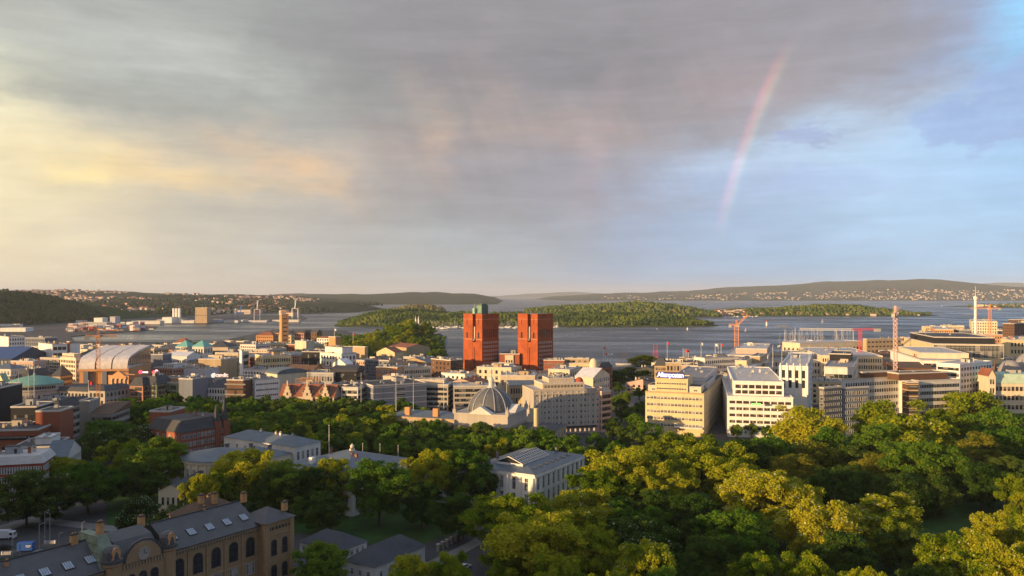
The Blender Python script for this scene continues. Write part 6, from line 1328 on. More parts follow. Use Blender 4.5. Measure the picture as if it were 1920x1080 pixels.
for x, y in cand:
    if len(FILL) >= 285: break
    pxx = 960 + x / y * FPX
    if pxx < -90 or pxx > 2010 or not land_ok(x, y): continue
    if not (land_ok(x - 22, y) and land_ok(x + 14, y) and land_ok(x, y + 20)): continue
    if 640 < pxx < 870 and y > 960: continue                      # fortress hill
    if 1128 < pxx < 1225 and y < 1000: continue                   # street and plaza
    if 860 < pxx < 1140 and y > 820: continue
    if y < 600 and 235 < pxx < 1130: continue
    if y > 1350 and pxx > 480: 
        if pxx < 1650: continue
    if y > 1450 and pxx < 160: pass
    h = rs.choice([15, 17, 18, 19, 20, 21, 22, 24, 26]); w, d = rs.uniform(22, 36), rs.uniform(16, 26)
    th = -24 + rs.choice((-8, 0, 0, 6)) if pxx < 1300 else rs.choice((-22, -14, -26))
    t = math.radians(th)
    lim = interp(SKY, pxx)
    for B0 in HAND:                                             # keep clear views of the buildings behind
        if B0['Y'] > y + 4 and B0['p0'] - 14 < pxx < B0['p1'] + 14:
            lim = max(lim, B0['top'] + min(.62 * B0['h'] * FPX / B0['loc'][1], 26))
    hm_ = CAMH - (lim - HOR) * y / FPX
    if h > hm_: h = hm_
    if h < 9: continue
    ok = True; W0 = dict(loc=(x, y), t=t, W=w, D=d)
    for B0 in HAND + FILL:
        if abs(B0['loc'][0] - x) > 130 or abs(B0['loc'][1] - y) > 130: continue
        c, s_ = math.cos(t), math.sin(t)
        for a in (0, -.5, -1):
            for b in (0, .5, 1):
                if inrect(x + a * w * c - b * d * s_, y + a * w * s_ + b * d * c, B0, 1.5): ok = False
        for a, b in B0['c'] + [tuple(np.mean(B0['c'], axis=0))]:
            if inrect(a, b, W0, 1.5): ok = False
        if not ok: break
    if not ok or any((x - a - w / 2 * .8) ** 2 + (y - b) ** 2 < (c_ + 9) ** 2 for a, b, c_ in TREEPOS): continue
    wall, rf = rs.choice(WC), rs.choice(RC); kind = rs.choice(['flat', 'flat', 'flat', 'mansard', 'hip', 'gablex', 'gabley'])
    if kind != 'flat' and rf in ('gravel', 'light', 'mid'): rf = rs.choice(['slate', 'tile', 'brown', 'metal', 'slate'])
    rh = rs.uniform(3, 5) if kind != 'flat' else 0
    if kind != 'flat': h = max(8, h - rh)
    nl = sorted(LMK, key=lambda q: (q[0] - x) ** 2 + (q[1] - y) ** 2)[:2]
    dirs = 'behind' if y > nl[0][1] + 12 else 'in front of' if y < nl[0][1] - 12 else ('right of' if x > nl[0][0] else 'left of')
    feat = rs.choice(['two chimneys', 'a rooftop hut', 'roof vents', 'a penthouse storey', 'small dark windows', 'a bare roof'])
    size = 'wide' if w > 30 else 'narrow' if w < 25 else 'mid-sized'
    side = 'left' if x < nl[0][0] else 'right'
    lb = f"{size} {WN[wall]} {RN[rf]} {'flat' if kind == 'flat' else 'pitched'} block with {feat}, {dirs} the {nl[0][2]}"
    if lb in seen: lb = f"{size} {WN[wall]} {RN[rf]} block with {feat}, {dirs} the {nl[0][2]}, {side} side"
    if lb in seen: lb = f"{'taller' if h > 18 else 'lower'} {size} {WN[wall]} {RN[rf]} block between the {nl[0][2]} and the {nl[1][2]}"
    lb = lb.replace('mid-sized ', '') if len(lb.split()) > 16 else lb
    lb = lb.replace('in front of', 'before') if len(lb.split()) > 16 else lb
    lb = lb.replace('small dark windows', 'small windows') if len(lb.split()) > 16 else lb
    seen[lb] = 1
    B_ = Bd('city_block', lb, (x, y, 0), t, wall, group='infill city blocks', cat='building'); fl = max(2, int(h / 3.6))
    B_.block(-w, 0, 0, d, 0, h, kind, rf, fl=fl, bf=int(w / 3), br=int(d / 3), rh=rh, ww=rs.choice((1.1, 1.4, 1.9)), st='bare' if y > 700 else 'dark') if y > 700 else B_.block(-w, 0, 0, d, 0, h, kind, rf, fl=min(fl, 4), bf=int(w / 4.5), br=int(d / 6), rh=rh, st='bare', ww=1.8)
    pent = feat == 'a penthouse storey' and kind == 'flat' and hm_ > h - .5
    if pent: B_.block(-w * .8, -w * .2, d * .25, d * .8, h + .1, h + 2.8, 'flat', 'light', wall=rs.choice(['cream', 'white', 'yellow', 'beige']), fl=1, bf=5, part='upper_storey', zoff=.4, top=.6, st='bare')
    if kind in ('flat', 'mansard'): B_.stuffup(-w + 2, -2, 2, d - 2, h + (rh if kind == 'mansard' else .08) + (2.9 if pent else 0) * 0, rs.randint(3, 8), rs.randint(2, 5), not pent)
    else: B_.stuffup(-w * .8, -w * .2, d * .35, d * .6, h + rh * .5, 0, rs.randint(2, 5), False)
    B_.done()
    c, s_ = math.cos(t), math.sin(t)
    FILL.append(dict(loc=(x, y), t=t, W=w, D=d, c=[(x + a * c - b * s_, y + a * s_ + b * c) for a, b in ((-w, 0), (0, 0), (0, d), (-w, d))]))
print('INFILL', len(FILL))
# ------------------------------------------------------------------ cranes
ORG = mat('crane_orange', (.80, .30, .05), .5, .1, 1); CRED = mat('crane_red', (.75, .07, .06), .5, .1, 1); CWH = mat('crane_white', (.75, .74, .70), .5, .1, 1); CYE = mat('crane_counterweight', (.35, .34, .32), .9, .2, 1)
CBL = mat('crane_blue', (.06, .18, .42), .5, .1, 1)
def lattice(b, p, q, w, n, bw=.22, m=0, tri=False):
    p, q = Vector(p), Vector(q); d = (q - p).normalized(); a = d.cross(Vector((0, 0, 1))); a = Vector((1, 0, 0)) if a.length < .01 else a.normalized(); c = d.cross(a).normalized()
    cs = [(-1, -1), (1, -1), (1, 1), (-1, 1)]
    P = lambda k, i: p + (q - p) * (k / n) + a * cs[i][0] * w / 2 + c * cs[i][1] * w / 2
    for i in range(4): b.bar(P(0, i), P(n, i), bw, m)
    for k in range(n):
        for i in range(4):
            j = (i + 1) % 4; b.bar(P(k, i), P(k + 1, j) if k % 2 else P(k + 1, j), bw * .6, m); b.bar(P(k, i), P(k, j), bw * .5, m)
def crane(label, px_, ytop, Y, mast_m, jib=None, jibm=None, tw=2.2, extra=None, az=0, lift=0, jl=40, cl=14):
    z = CAMH - (ytop - HOR) * Y / FPX; o = empty('tower_crane', (px2(px_, Y), Y, 0), math.radians(az), label=label, cat='crane')
    b = MB(); lattice(b, (0, 0, 0), (0, 0, z), tw, max(6, int(z / 3)), .24); b.build('mast', [mast_m], o)
    b = MB().box(-1.6, -1.6, z, 1.6, 1.6, z + 1.2); lattice(b, (0, 0, z + 1.2), (0, 0, z + 7), 1.2, 3, .25); b.build('slewing_head', [mast_m], o)
    MB().box(1.2, -1.5, z + .2, 3.0, .4, z + 2.4, 0).box(1.3, -1.55, z + 1, 2.9, -1.5, z + 2.2, 1).build('cab', [CWH, GLASS], o)
    e = (jl * math.cos(lift), 0, z + 1.6 + jl * math.sin(lift))
    b = MB(); lattice(b, (1.2, 0, z + 1.6), e, 1.5, int(jl / 2.4), .26); b.build('jib', [jibm or mast_m], o)
    b = MB(); lattice(b, (-1.2, 0, z + 1.6), (-cl, 0, z + 1.6), 1.3, int(cl / 2.4), .24); b.bar((0, 0, z + 7), (-cl, 0, z + 2), .12).bar((0, 0, z + 7), (jl * .55 * math.cos(lift), 0, z + 2.4 + jl * .55 * math.sin(lift)), .12).build('counter_jib', [mast_m], o)
    MB().box(-cl - .5, -1.2, z - 1.2, -cl + 2.5, 1.2, z + 1.6).build('counterweight', [CYE], o)
    return o
crane('orange tower crane standing before the pale curved roofs at left', 184, 634, 560, ORG, tw=2.4, az=25, jl=12, cl=8)
crane('orange crane with a raised jib by the fjord, right of centre', 1381, 612, 900, ORG, tw=4.4, az=-20, jl=17, cl=8, lift=.75)
crane('slender red and white crane mast before the dark roofs at right', 1679, 592, 560, mat('crane_pale_red', (.75, .50, .42), .5, .1, 1), CRED, tw=2.0, az=40, jl=7, cl=3, lift=.6)
crane('orange tower crane on top of the waterfront blocks at far right', 1856, 580, 1150, ORG, tw=3.2, az=172, jl=26, cl=14)
def gantry():
    Y = 800; zf = lambda py: CAMH - (py - HOR) * Y / FPX
    o = empty('tower_crane', (px2(1613, Y), Y, 0), 0, label='crane with a long low white lattice jib and red end near the marina', cat='crane')
    z = zf(618); b = MB(); lattice(b, (0, 0, 0), (0, 0, z), 2.2, 14, .2); lattice(b, (-8, 0, z), (14, 0, z + .5), 1.7, 9, .2); b.build('mast', [CRED], o)
    b = MB(); lattice(b, (px2(1500, Y) - px2(1613, Y), 0, z + .4), (-8, 0, z), 1.8, 22, .24); b.build('jib', [CWH], o); MB().box(14, -1.3, z - 2.2, 20, 1.3, z + 1).build('counterweight', [CYE], o)
gantry()
def mastpole():
    Y = 1180; zf = lambda py: CAMH - (py - HOR) * Y / FPX; o = empty('observation_mast', (px2(1829, Y), Y, 0), 0, label='tall thin white mast left of the far right orange crane', cat='mast')
    MB().cyl(0, 0, 0, zf(560), 2.1, 1.9, 14).build('column', [CWH], o); MB().cyl(0, 0, zf(560), zf(536), .4, .15, 8).build('aerial', [CWH], o); MB().cyl(0, 0, zf(561), zf(556), 2.8, n=14).build('collar', [CWH], o)
mastpole()
bld('chimney_column', 'tall plain white chimney column in front of the pale columned office', 449, 453, 456, 657, 36, -40, 'white', roofm='light', fl=0, n=0, chim=0, hut=False)
# ------------------------------------------------------------------ harbour at left: silos, sheds, gantries, containers
def on(px_, py, z=0): return gp(px_, py, z)
for i, (a, b_, c_) in enumerate([(326, 'left', 0), (331.5, 'middle', 0), (337, 'right', 0)]):
    Y = 2440; z = CAMH - (579 - HOR) * Y / FPX; o = empty('grain_silo', (px2(a, Y), Y, 0), 0, label=f'{b_} one of three tall white harbour silos', cat='silo', group='white harbour silos')
    MB().cyl(0, 0, 0, z, 4.0, n=16).build('shaft', [CWH], o); MB().cyl(0, 0, z, z + 2, 4.3, 3.4, 16).build('cap', [wm('offwhite')], o)
bld('silo_building', 'broad tan grain silo block on the far harbour shore', 365, 372, 389, 578, 44, -60, 'tan', lod_=0) if 0 else None
def harb(name, label, px0, px1, pt, pb, wall, roofm='light', cat='building', roof='flat', D=30, fl=0, bf=0):
    Y = 127500 / (pb - HOR); h = CAMH - (pt - HOR) * Y / FPX; x0, x1 = px2(px0, Y), px2(px1, Y)
    B_ = Bd(name, label, (x1, Y, 0), 0, wall, cat=cat); B_.block(-(x1 - x0), 0, 0, D, 0, h, roof, roofm, fl=fl, bf=bf, br=0, rh=h * .3 if roof != 'flat' else 0, ww=3, wh=2.5); return B_.done()
harb('silo_building', 'broad tan grain silo block with a rooftop box on the far harbour shore', 366, 388, 577, 606, 'tan', fl=1, bf=5)
for i, a in enumerate([('white round tank right of the wooded hill', 176, 192, 596, 609, 'white'), ('pale blue harbour store left of the three silos', 206, 216, 594, 607, 'lilac'), ('long low pale warehouse below the hillside houses', 246, 300, 602, 608, 'offwhite'), ('white warehouse beside the three silos', 304, 322, 595, 606, 'white'),
     ('low pale terminal right of the three silos', 340, 364, 601, 606, 'offwhite'), ('white shed right of the broad silo block', 390, 412, 599, 605, 'lilac'), ('white terminal under the blue gantry crane', 420, 446, 601, 605, 'offwhite'), ('long white container shed on the far quay', 455, 500, 601, 604.5, 'lilac'), ('pale low sheds at the end of the far quay', 510, 560, 600, 604, 'offwhite'),
     ('small white office on the container quay', 243, 252, 610, 620, 'white'), ('grey storage hall behind the container stacks', 150, 200, 605, 613, 'grey'), ('white-edged station canopy roof under the wooded hill', 0, 48, 615, 622, 'white')]):
    harb('harbour_building', *a)
land_p = land_ok
rc = random.Random(9); CC = [mat('container_' + n, c_, .7, .2, .2) for n, c_ in (('red', (.35, .07, .05)), ('blue', (.06, .12, .28)), ('white', (.6, .6, .6)), ('rust', (.25, .10, .06)), ('grey', (.22, .24, .27)), ('orange', (.5, .2, .06)))]
cme = []
for m in CC:
    b = MB().box(-6, -1.25, 0, 6, 1.25, 2.6)
    for k in range(11): b.box(-5.8 + k * 1.1, -1.31, .1, -5.3 + k * 1.1, -1.252, 2.5)
    cme.append(b.mesh('shipping_container', [m]))
n = 0
for s_ in range(80):
    px_ = rc.uniform(128, 286); pb = rc.uniform(612, 623) - (px_ - 128) * .02; Y = 127500 / (pb - HOR); X = px2(px_, Y)
    for k in range(rc.randint(1, 4)):
        o = ob('shipping_container', rc.choice(cme), None, (X, Y, k * 2.62), 0); tag(o, 'shipping container in the stacks on the left harbour quay', 'container', 'containers on the left quay'); n += 1
for i in range(70):
    px_ = rc.uniform(135, 560); pb = rc.uniform(603.5, 608) if px_ > 290 else rc.uniform(604, 612); Y = 127500 / (pb - HOR)
    if not land_p(px2(px_, Y), Y): continue
    w, d, h = rc.uniform(8, 34), rc.uniform(8, 14), rc.uniform(4, 11); m = rc.choice([wm('white'), wm('offwhite'), wm('lilac'), wm('brick'), wm('grey'), wm('tan')])
    o = empty('harbour_shed', (px2(px_, Y), Y, 0), rc.uniform(-.2, .2), label='small low shed among the stores on the far harbour quays', cat='shed', group='low sheds on the harbour quays')
    MB().box(-w / 2, -d / 2, 0, w / 2, d / 2, h).build('wall', [m], o); MB().ext([(-d / 2 - .4, h), (d / 2 + .4, h), (0, h + 2)], -w / 2 - .4, w / 2 + .4, 0, 'x').build('roof', [rc.choice([rm('light'), rm('mid'), rm('tile'), rm('white')])], o)
def sts(label, px_, ptop, pb, m, s=1.0):
    Y = 127500 / (pb - HOR); o = empty('gantry_crane', (px2(px_, Y), Y, 0), math.radians(20), label=label, cat='crane'); H = CAMH - (ptop - HOR) * Y / FPX
    b = MB(); g = H * .55
    for x in (-9, 9):
        for y in (-9, 9): b.bar((x, y, 0), (x, y, g), 1.8)
    b.build('leg', [m], o); MB().box(-9, -9.9, g, 9, -8.1, g + 2).box(-9, 8.1, g, 9, 9.9, g + 2).box(-9.9, -9, g * .5, -8.1, 9, g * .5 + 2).box(8.1, -9, g * .5, 9.9, 9, g * .5 + 2).build('portal', [m], o)
    MB().bar((0, 0, g), (0, 0, H), 1.8).bar((0, 9, g + 2), (0, 0, H), 1.0).build('mast', [m], o); MB().bar((0, 22, g + 2), (0, -8, g + 3), 2).bar((0, -8, g + 3), (3, -12, H * 1.0), 1.4).build('boom', [m], o)
sts('blue gantry crane on the far harbour quay', 451, 573, 603, CBL); sts('white gantry crane left of the dark headland', 482, 563, 602, CWH); sts('white gantry crane standing against the dark headland', 553, 560, 602.5, CWH)
sts('small blue gantry crane at the end of the container quay', 444, 578, 603, CBL)
# ------------------------------------------------------------------ houses on the shores and hillsides
HW = [mat('house_' + n, c_, .8, .1, .05) for n, c_ in (('white', (.56, .46, .37)), ('ochre', (.55, .40, .22)), ('red', (.36, .12, .08)), ('grey', (.45, .45, .45)))]; HR = [rm('tile'), rm('slate'), rm('felt')]
hm_list = []
for i in range(8):
    w, d, h = [(12, 9, 6), (16, 10, 7), (10, 9, 5), (22, 11, 8), (14, 10, 6), (30, 12, 10), (11, 8, 6), (18, 12, 7)][i]
    b = MB().box(-w / 2, -d / 2, -3, w / 2, d / 2, h, 0); b.face([(-w / 2 - .5, -d / 2 - .5, h), (w / 2 + .5, -d / 2 - .5, h), (w / 2 + .5, 0, h + 3), (-w / 2 - .5, 0, h + 3)], 1).face([(w / 2 + .5, d / 2 + .5, h), (-w / 2 - .5, d / 2 + .5, h), (-w / 2 - .5, 0, h + 3), (w / 2 + .5, 0, h + 3)], 1)
    b.face([(w / 2, -d / 2, h), (w / 2, d / 2, h), (w / 2, 0, h + 2.9)]).face([(-w / 2, d / 2, h), (-w / 2, -d / 2, h), (-w / 2, 0, h + 2.9)])
    for k in range(int(w / 4)): b.face([(-w / 2 + 1.5 + k * 4, -d / 2 - .05, 1.5), (-w / 2 + 3 + k * 4, -d / 2 - .05, 1.5), (-w / 2 + 3 + k * 4, -d / 2 - .05, 3.5), (-w / 2 + 1.5 + k * 4, -d / 2 - .05, 3.5)], 2)
    hm_list.append(b.mesh('hillside_house', [HW[[0, 1, 0, 0, 3, 0, 2, 0][i]], HR[i % 3], GLASS]))
rh_ = random.Random(21)
def houses(H, n, px0, px1, Y0, Y1, label, group, zmin, zmax, sc=(1, 1.6), dens=None, name='hillside_house'):
    c_ = 0; t_ = 0
    while c_ < n and t_ < n * 40:
        t_ += 1; Y = rh_.uniform(Y0, Y1); px_ = rh_.uniform(px0, px1); X = px2(px_, Y); z = H(X, Y)
        if not (zmin < z < zmax): continue
        if dens and not dens(px_, z, X, Y): continue
        s_ = rh_.uniform(*sc); o = ob(name, rh_.choice(hm_list), None, (X, Y, z), rh_.uniform(-.6, .9), (s_, s_, s_)); tag(o, label, 'house', group); c_ += 1
def far_houses(H, n, px0, px1, Y0, Y1, label, zmin, zmax, sc, dens):
    V = []; F = []; MI = []; c_ = t_ = k = 0
    while c_ < n and t_ < n * 40:
        t_ += 1; Y = rh_.uniform(Y0, Y1); px_ = rh_.uniform(px0, px1); X = px2(px_, Y); z = H(X, Y)
        if not (zmin < z < zmax) or not dens(px_, z, X, Y): continue
        me = hm_list[0]; s_ = rh_.uniform(*sc); a = rh_.uniform(-.6, .9); ca, sn = math.cos(a) * s_, math.sin(a) * s_
        for v in me.vertices: V.append((X + v.co.x * ca - v.co.y * sn, Y + v.co.x * sn + v.co.y * ca, z + v.co.z * s_))
        for p in me.polygons: F.append(tuple(k + q for q in p.vertices)); MI.append(p.material_index)
        k = len(V); c_ += 1
    me = bpy.data.meshes.new('houses'); me.from_pydata(V, [], F)
    for m in hm_list[0].materials: me.materials.append(m)
    me.polygons.foreach_set('material_index', MI); tag(ob('distant_suburb', me), label, 'houses', kind='stuff')
nsx = lambda s_, th: (lambda p, z, X, Y: noise.noise(Vector((X * s_, Y * s_, 4.4))) > th)
houses(H_left, 130, 90, 560, 2600, 4600, 'tiny pale house scattered on the long wooded left hillside', 'houses on the left hillside', 4, 110, (.8, 1.5), nsx(.0022, -.15))
far_houses(H_left, 700, 20, 600, 3600, 6400, 'many tiny pale houses among the woods high on the left hillside', 4, 140, (.9, 1.7), nsx(.0016, -.25))
houses(H_right, 70, 1130, 1660, 11900, 13600, 'tiny sunlit house on the far right shore hills', 'houses on the far shore', 6, 150, (1.0, 1.9), nsx(.0016, .05))
houses(H_right, 90, 1640, 1935, 11900, 13300, 'tiny sunlit house in the dense suburb on the far right shore', 'suburb houses on the far shore', 6, 170, (1.1, 2.2), nsx(.002, -.3))
far_houses(H_right, 480, 1130, 1960, 11900, 13800, 'many tiny sunlit houses spread over the far right shore', 6, 150, (.8, 1.7), lambda p, z, X, Y: noise.noise(Vector((X * .0011, Y * .0022, 1))) > (.12 - .42 * min(1, max(0, (p - 1350) / 350))))
houses(H_rgt, 60, 1300, 1400, 3240, 3420, 'small cottage among trees at the left end of the right island', 'cottages on the right island', 1, 14, (.7, 1.2), name='island_cottage')
houses(H_rgt, 14, 1400, 1735, 3240, 3330, 'single cottage on the shore of the right island', 'shore cottages on the right island', 1, 8, (.6, 1.0), name='island_cottage')
houses(H_edge, 26, 1815, 1935, 5310, 5600, 'small house on the low island at the right edge', 'houses on the low right island', 1, 18, (.9, 1.5), name='island_cottage')
zE = H_eke(px2(20, 2120), 2120)
o = empty('hillside_hotel', (px2(37, 2120), 2120, zE - 6), 0, label='long white hotel on the wooded hill at the left edge', cat='building')
MB().box(-52, 0, 0, 0, 14, 22, 0).box(-50, -6, 0, -22, -.01, 16, 0).build('wall', [wm('white')], o); MB().box(-52.5, -.5, 22, .5, 14.5, 23).box(-50.5, -6.5, 16, -21.5, -.02, 17).build('roof', [rm('mid')], o)
b = MB()
for f in range(5):
    for k in range(14): b.face([(-20 + k * 1.45, -.06, 3 + f * 3.8), (-19.1 + k * 1.45, -.06, 3 + f * 3.8), (-19.1 + k * 1.45, -.06, 5 + f * 3.8), (-20 + k * 1.45, -.06, 5 + f * 3.8)])
b.build('window_band', [GLASS], o)
# ------------------------------------------------------------------ boats, markers and flags
BW = mat('boat_white', (.75, .74, .72), .5, .05, 1); DK = mat('boat_dark', (.05, .07, .12), .5, .1, 1); SAIL = mat('sailcloth', (.78, .76, .72), .9, .05, 1); ALU = mat('mast_alu', (.62, .60, .58), .5, .1, 1)
def hull(b, L, w, h, m=0):
    n = 7; 
    for i in range(n):
        f0, f1 = i / n, (i + 1) / n; g = lambda f: w / 2 * (1 - max(0, (f - .45) / .55) ** 2) * (.75 + .25 * min(1, f / .3))
        x0, x1 = -L / 2 + L * f0, -L / 2 + L * f1; a, c_ = g(f0), g(f1)
        b.face([(x0, -a, h), (x1, -c_, h), (x1, -c_ * .7, 0), (x0, -a * .7, 0)][::-1], m).face([(x0, a, h), (x1, c_, h), (x1, c_ * .7, 0), (x0, a * .7, 0)], m).face([(x0, -a, h), (x1, -c_, h), (x1, c_, h), (x0, a, h)], m)
sb = MB(); hull(sb, 10, 3, 1.3); sb.box(-2, -.9, 1.3, 2, .9, 1.8).bar((.6, 0, 1.3), (.6, 0, 15), .16, 1, .1).bar((.6, 0, 2.4), (-4, 0, 2.5), .14, 1).bar((-4.6, 0, 1.4), (.6, 0, 14.8), .05, 1).bar((4.8, 0, 1.4), (.6, 0, 13.5), .05, 1)
sbm = sb.mesh('sailing_boat', [BW, ALU])
mb_ = MB(); hull(mb_, 8, 2.8, 1.5); mb_.box(-1.5, -1, 1.5, 1.6, 1, 2.7).bar((0, 0, 2.7), (0, 0, 4.5), .08); mbm = mb_.mesh('motor_boat', [BW])
rb_ = random.Random(4)
def boats(n, px0, px1, py0, py1, label, group, me=None, sc=(.9, 1.4)):
    for i in range(n):
        py = rb_.uniform(py0, py1); p = gp(rb_.uniform(px0, px1), py, -1.4); m = me or (sbm if rb_.random() < .75 else mbm); s_ = rb_.uniform(*sc)
        o = ob('sailing_boat' if m is sbm else 'motor_boat', m, None, p, rb_.uniform(0, 6.28), (s_, s_, s_)); tag(o, label if m is sbm else label.replace('sailing', 'motor'), 'boat', group)
boats(150, 800, 972, 612.2, 616.5, 'small white sailing boat with bare mast in the island marina behind the towers', 'boats in the island marina', None, (.9, 1.3))
boats(14, 1036, 1046, 611, 615, 'white sailing boat at the marina end right of the towers', 'boats beside the right tower')
boats(34, 1462, 1610, 641, 652, 'sailing boat with tall bare mast in the marina behind the lattice jib', 'boats in the right marina', sbm, (1.3, 2.0))
boats(30, 1300, 1420, 592, 594.5, 'small white sailing boat moored along the right island', 'boats along the right island', None, (.8, 1.2))
def sailb(px_, py, s, lb, rz=.4):
    p = gp(px_, py, -1.4); o = empty('sailing_boat', p, rz, label=lb, cat='boat'); b = MB(); hull(b, 10 * s, 3 * s, 1.2 * s); b.build('hull', [BW], o)
    MB().bar((.6 * s, 0, 1 * s), (.6 * s, 0, 14 * s), .2 * s).build('mast', [ALU], o)
    MB().face([(.4 * s, 0, 2 * s), (-4.4 * s, .5 * s, 2.1 * s), (.4 * s, .1, 13.5 * s)]).face([(.8 * s, 0, 12 * s), (4.8 * s, .3 * s, 1.6 * s), (.8 * s, .6 * s, 2 * s)]).build('sail', [SAIL], o)
sailb(1542, 606, 1.0, 'white sailing boat under sail on the open fjord at right'); sailb(1232, 618, .35, 'very small white boat on the open water right of centre')
sailb(1766, 574.5, 1.0, 'tiny sailing boat far out beyond the right island'); sailb(1398, 622, .7, 'white sailing boat beside the raised orange crane'); sailb(1662, 586.5, .9, 'white boat off the near shore of the right island')
def beacon(px_, py, hgt, lb, r=1.6):
    p = gp(px_, py, -1.4); o = empty('lighthouse', p, 0, label=lb, cat='lighthouse'); MB().cyl(0, 0, 0, 2.2, r * 1.7, r * 1.5, 12).build('base', [quay], o)
    MB().cyl(0, 0, 2.2, hgt * .75, r, r * .8, 12).build('tower', [BW], o); MB().cyl(0, 0, hgt * .75, hgt * .9, r * .6, n=10).cyl(0, 0, hgt * .9, hgt, r * .9, .1, 10).build('lantern', [CRED], o)
beacon(1437.5, 612, 16, 'white and red lighthouse standing in the water left of the right crane', 2.6); beacon(1289, 620, 9, 'small white marker light on the water right of centre', 1.6); beacon(1398, 620.8, 8, 'small marker light right of the raised crane', 1.2)
beacon(1279, 604, 5, 'tiny white marker off the tip of the long wooded island', 1)
def ferry():
    p = gp(1130, 659, -1.4); o = ob('boat_wake', None); bpy.data.objects.remove(o)
    o = empty('motor_boat', gp(1097, 654, -1.4), 2.4, label='white passenger boat on the water right of the twin towers', cat='boat'); b = MB(); hull(b, 14, 4, 1.6); b.build('hull', [BW], o); MB().box(-4, -1.5, 1.6, 3, 1.5, 3.4).build('cabin', [BW], o)
FL = [mat('flag_red', (.6, .05, .05), .9, .1, 1), mat('flag_white', (.75, .74, .72), .9, .05, 1), mat('flag_blue', (.06, .10, .35), .9, .1, 1)]
def flag(px_, ptop, Y, hgt, lb, m=0, fl=True, w=.22, base=None):
    z = CAMH - (ptop - HOR) * Y / FPX; o = empty('flagpole', (px2(px_, Y), Y, z - hgt), rb_.uniform(-.4, .4), label=lb, cat='flagpole')
    MB().cyl(0, 0, 0, hgt, w, w * .6, 8).cyl(0, 0, hgt, hgt + .3, w * 1.4, n=8).build('pole', [CWH], o)
    if fl:
        b = MB(); n = 5
        for i in range(n): b.face([(i * .5, .25 * math.sin(i * 1.3), hgt - .2 - i * .14), ((i + 1) * .5, .25 * math.sin((i + 1) * 1.3), hgt - .34 - i * .14), ((i + 1) * .5, .25 * math.sin((i + 1) * 1.3), hgt - 2.5 - i * .2), (i * .5, .25 * math.sin(i * 1.3), hgt - 2.3 - i * .2)])
        b.build('flag', [FL[m]], o)
for a in [(1251, 641, 760, 32, 'tall flagpole with a drooping red flag beside the turreted stone house', 0), (1281, 654, 800, 22, 'first of four white flagpoles left of the white arched office', 1, False), (1284.5, 655, 802, 22, 'second of four white flagpoles left of the white arched office', 0), (1288, 655, 804, 22, 'third of four white flagpoles left of the white arched office', 0), (1291, 656, 806, 22, 'rightmost of four white flagpoles left of the white arched office', 1),
          (1314.5, 642, 780, 26, 'white-flagged pole above the white arched office', 1), (1341, 644, 800, 24, 'white flag left of the two bare poles before the orange crane', 1), (1346.5, 644, 800, 24, 'bare pole between the white flag and the red flag', 1, False), (1352, 644, 800, 24, 'red-flagged pole next to the orange crane', 0), (1131, 650, 880, 24, 'red flag high above the street houses by the water', 0),
          (1135, 661, 880, 18, 'left one of three short flagpoles by the water', 0), (1139.5, 661, 880, 18, 'middle one of three short flagpoles by the water', 1), (1145, 661, 880, 18, 'right one of three short flagpoles by the water', 1), (627, 616, 1000, 10, 'pole with a white and blue flag on the square tower', 1), (662, 625, 1100, 24, 'red-white flag on a pole before the fortress hill', 0),
          (617, 798, 345, 14, 'white flagpole behind the central university hall', 1, False, .14), (680, 832, 335, 11, 'short white pole left of the university hall roof end', 1, False, .1), (712.5, 833, 340, 11, 'white pole above the university hall roof', 1, False, .1), (746.5, 836, 340, 12, 'white pole at the right end of the university hall roof', 1, False, .1),
          (53, 702, 560, 18, 'tall pole left of the parliament dome', 1, False, .14), (64, 674, 560, 34, 'taller white mast in front of the parliament dome', 1, False, .18), (35, 696, 560, 26, 'thin pole at the left of the parliament hall', 1, False, .14), (166, 714, 520, 20, 'pole with a pinkish flag at the parliament wing', 0), (742.5, 702, 480, 22, 'white pole in front of the curved stone office', 1, False, .14), (775, 716, 470, 18, 'thin pole left of the theatre wing', 1, False, .12), (677, 700, 500, 18, 'thin pole on the dark ribbed office', 1, False, .12), (832, 703, 480, 20, 'thin white pole left of the theatre dome', 1, False, .12), (950, 690, 480, 22, 'thin pole right of the theatre dome', 1, False, .12)]:
    flag(*a[:5], *(a[5:] if len(a) > 5 else ()))
for i in range(5):
    flag(1449 + i * 17, 648 + (i % 2) * 3, 520, 14, ['first', 'second', 'third', 'fourth', 'fifth'][i] + ' thin mast from the left above the white pier tower', 1, False, .12)
for px_, lb in ((1063, 'left one of two tall thin red and white masts by the water'), (1069, 'right one of two tall thin red and white masts by the water')):
    Y = 960; px_ += 163; z = CAMH - (643 - HOR) * Y / FPX; o = empty('ship_mast', (px2(px_, Y), Y, -1.4), 0, label=lb, cat='mast'); MB().cyl(0, 0, 0, z, .3, .15, 6).build('pole', [CRED], o)
    b = MB(); [b.bar((s_ * 5, 0, 1), (0, 0, z * .8), .1) for s_ in (-1, 1)]; [b.bar((-2, 0, z * f), (2, 0, z * f), .14) for f in (.45, .65)]; b.build('rigging', [CRED], o)
for px_, lb in ((1168, 'left one of two brown ship masts at the street end'), (1173.5, 'right one of two brown ship masts at the street end')):
    Y = 985; z = CAMH - (650 - HOR) * Y / FPX; o = empty('tall_ship', (px2(px_, Y), Y, -1.4), .2, label=lb, cat='ship'); b = MB(); hull(b, 18, 5, 2.4); b.build('hull', [BW], o)
    b = MB().cyl(0, 0, 2, z + 1.4, .28, .12, 6); [b.bar((s_ * 7, 0, 2.5), (0, 0, z * .85), .09) for s_ in (-1, 1)]; [b.bar((-2.5, 0, z * f), (2.5, 0, z * f), .14) for f in (.5, .7)]; b.build('mast', [wm('brown')], o)
